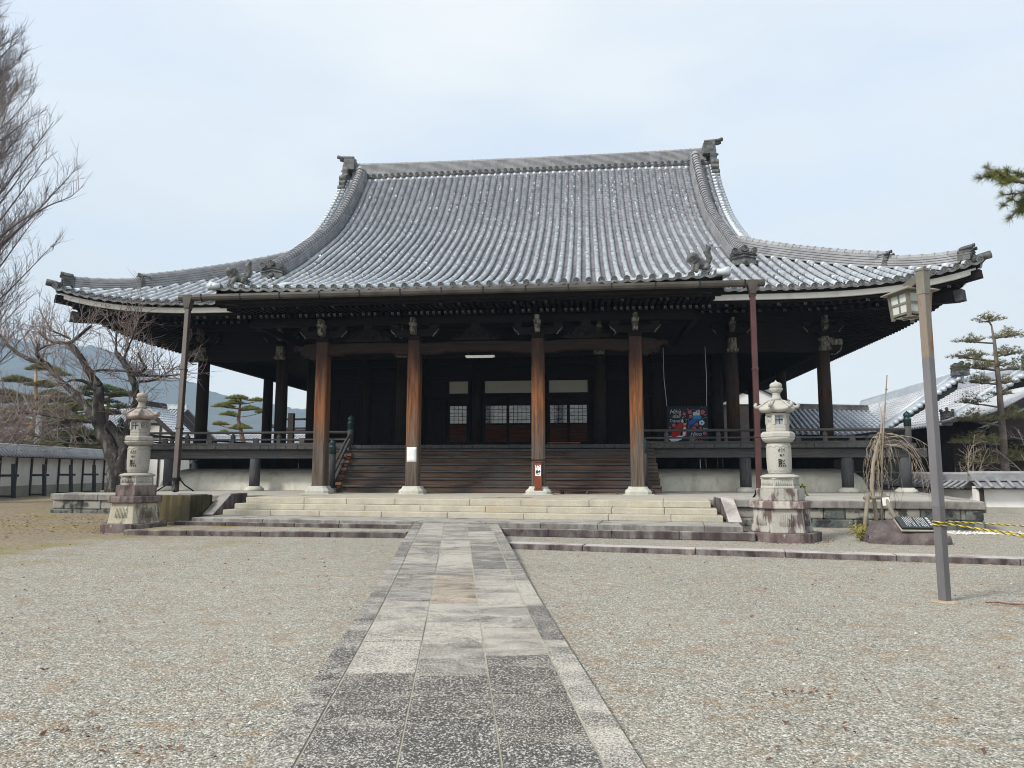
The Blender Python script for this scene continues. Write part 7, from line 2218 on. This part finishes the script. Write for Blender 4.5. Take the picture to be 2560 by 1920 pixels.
# ------------------------------------------------------------------ loose stones and litter
r = random.Random(50)
pb, pdk = MB(), MB()
def stone_at(mb, x, y, z, s_):
    vs = []
    for a, b, c in ((1, 0, 0), (-1, 0, 0), (0, 1, 0), (0, -1, 0), (0, 0, 1), (0, 0, -1)):
        vs.append((x + a * s_ * r.uniform(.7, 1.3), y + b * s_ * r.uniform(.7, 1.3), z + s_ * .25 + c * s_ * r.uniform(.4, .8)))
    mb.add(vs, [(0, 2, 4), (2, 1, 4), (1, 3, 4), (3, 0, 4), (2, 0, 5), (1, 2, 5), (3, 1, 5), (0, 3, 5)], False)
def onpath(x, y): return abs(x + 0.03 + 0.1824 * y) < 1.04
for i in range(11000):
    y = 1.8 + 11 * r.random() ** 1.8; x = r.uniform(-0.95, 0.75) * y * 0.9 - 0.1 * y
    if onpath(x, y): continue
    s_ = r.uniform(.003, .009) if r.random() < .96 else r.uniform(.010, .02)
    stone_at(pb if r.random() < .35 else pdk, x, y, gz(x, y), s_)
for i in range(420):
    x, y = r.uniform(7.6, 10.8), r.gauss(0, .22)
    stone_at(pb, x, 19.55 + SL * (x - 8.5) * 1.0 + y - 0.15, gz(x, 19), r.uniform(.02, .06))
tag(pb.build('loose_gravel', 'pebble'), kind='stuff'); tag(pdk.build('loose_gravel', 'pebble_d'), kind='stuff')
nd = MB()
def needle_at(x, y):
    a = r.uniform(-.5, .5) + (math.pi if r.random() < .5 else 0); L_ = r.uniform(.03, .07)
    dx, dy = math.cos(a) * L_, math.sin(a) * L_
    w = 0.0013; z = gz(x, y) + .008
    nd.add([(x - dy * w / L_, y + dx * w / L_, z), (x + dx, y + dy, z + .004), (x + dy * w / L_, y - dx * w / L_, z)], [(0, 1, 2)])
for c in range(150):
    cy_ = 2.2 + 11 * r.random() ** 1.3; cx_ = r.uniform(-.95, .75) * cy_ * .9 - .1 * cy_
    for k in range(r.randint(12, 45)):
        x, y = cx_ + r.gauss(0, .16), cy_ + r.gauss(0, .07)
        if not onpath(x, y): needle_at(x, y)
for k in range(900):   # needles caught along the right edge of the path
    y = 2 + 14 * r.random() ** 1.5; needle_at(-0.03 - .1824 * y + 1.05 + abs(r.gauss(0, .10)), y)
tag(nd.build('needle_litter', 'fallen'), kind='stuff')
lv, lt_ = MB(), MB()
def leaf_at(mb, x, y, z, s_):
    a = r.uniform(0, 6.28); c, s2 = math.cos(a) * s_, math.sin(a) * s_
    h = lambda: z + r.uniform(.004, .03)
    mb.add([(x - c, y - s2, h()), (x - s2 * .5, y + c * .5, h()), (x + c, y + s2, h()), (x + s2 * .5, y - c * .5, h())], [(0, 1, 2, 3)])
for i in range(420):
    y = 2.5 + 14 * r.random(); x = r.uniform(-.95, .72) * y * .9 - .1 * y
    if not onpath(x, y): leaf_at(lv, x, y, gz(x, y), r.uniform(.012, .03))
for k in range(46):
    cx_, cy_ = r.choice([(1.45, 5.6), (1.6, 5.55), (-3.1, 4.3), (2.2, 3.2), (1.25, 4.9), (-2.6, 4.1)]); leaf_at(lv, cx_ + r.gauss(0, .12), cy_ + r.gauss(0, .04), 0, r.uniform(.015, .03))
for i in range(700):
    # extra leaves put round lantern and kerb feet to darken the contact
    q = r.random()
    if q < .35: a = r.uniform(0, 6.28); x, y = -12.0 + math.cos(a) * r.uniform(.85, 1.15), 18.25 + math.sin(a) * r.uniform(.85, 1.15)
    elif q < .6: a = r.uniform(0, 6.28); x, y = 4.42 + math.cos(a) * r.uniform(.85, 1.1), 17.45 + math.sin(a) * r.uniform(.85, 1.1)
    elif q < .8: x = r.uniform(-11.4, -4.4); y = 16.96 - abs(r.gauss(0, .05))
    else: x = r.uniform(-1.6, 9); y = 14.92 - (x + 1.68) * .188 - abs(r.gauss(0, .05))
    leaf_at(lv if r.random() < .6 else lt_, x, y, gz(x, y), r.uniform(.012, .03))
for i in range(2600):
    x, y = -17 + r.gauss(0, 4.5), 19.5 + r.gauss(0, 2.6)
    if x > -12.9 or y > 22.4: continue
    leaf_at(lt_ if r.random() < .5 else lv, x, y, gz(x, y), r.uniform(.02, .05))
for i in range(500):
    x, y = -11.0 + r.gauss(0, .35), 21.5 + r.gauss(0, .3)
    leaf_at(lt_, x, y, gz(x, y), r.uniform(.02, .05))
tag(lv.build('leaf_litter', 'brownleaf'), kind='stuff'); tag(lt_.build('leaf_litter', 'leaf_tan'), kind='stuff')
tw_ = thing('fallen_twig', (4.75, 9.42, 0), 'dark fallen twig lying on the gravel near the lamp post foot', 'twig')
mb = MB(); mb.tube([(4.72, 9.45, .02), (4.85, 9.42, .03), (4.98, 9.36, .02), (5.15, 9.30, .03), (5.4, 9.18, .02)], [.006, .010, .011, .012, .008], 6); mb.build('stem', 'brownleaf', tw_)
mb = MB(); mb.tube([(4.85, 9.42, .03), (4.80, 9.36, .04), (4.73, 9.35, .03)], [.008, .006, .003], 5); mb.build('side_shoot', 'brownleaf', tw_)

# ------------------------------------------------------------------ air
mb = MB(); mb.bx(-2390, 2390, -395, 1660, -3.5, 620)
hz = newmat('blue_haze'); hz.node_tree.nodes.clear()
hv = hz.node_tree.nodes.new('ShaderNodeVolumePrincipled'); ho = hz.node_tree.nodes.new('ShaderNodeOutputMaterial')
hv.inputs['Color'].default_value = (0.52, 0.72, 1.0, 1)
hv.inputs['Density'].default_value = 0.00042
hz.node_tree.links.new(hv.outputs[0], ho.inputs['Volume'])
tag(mb.build('haze', hz), kind='stuff')
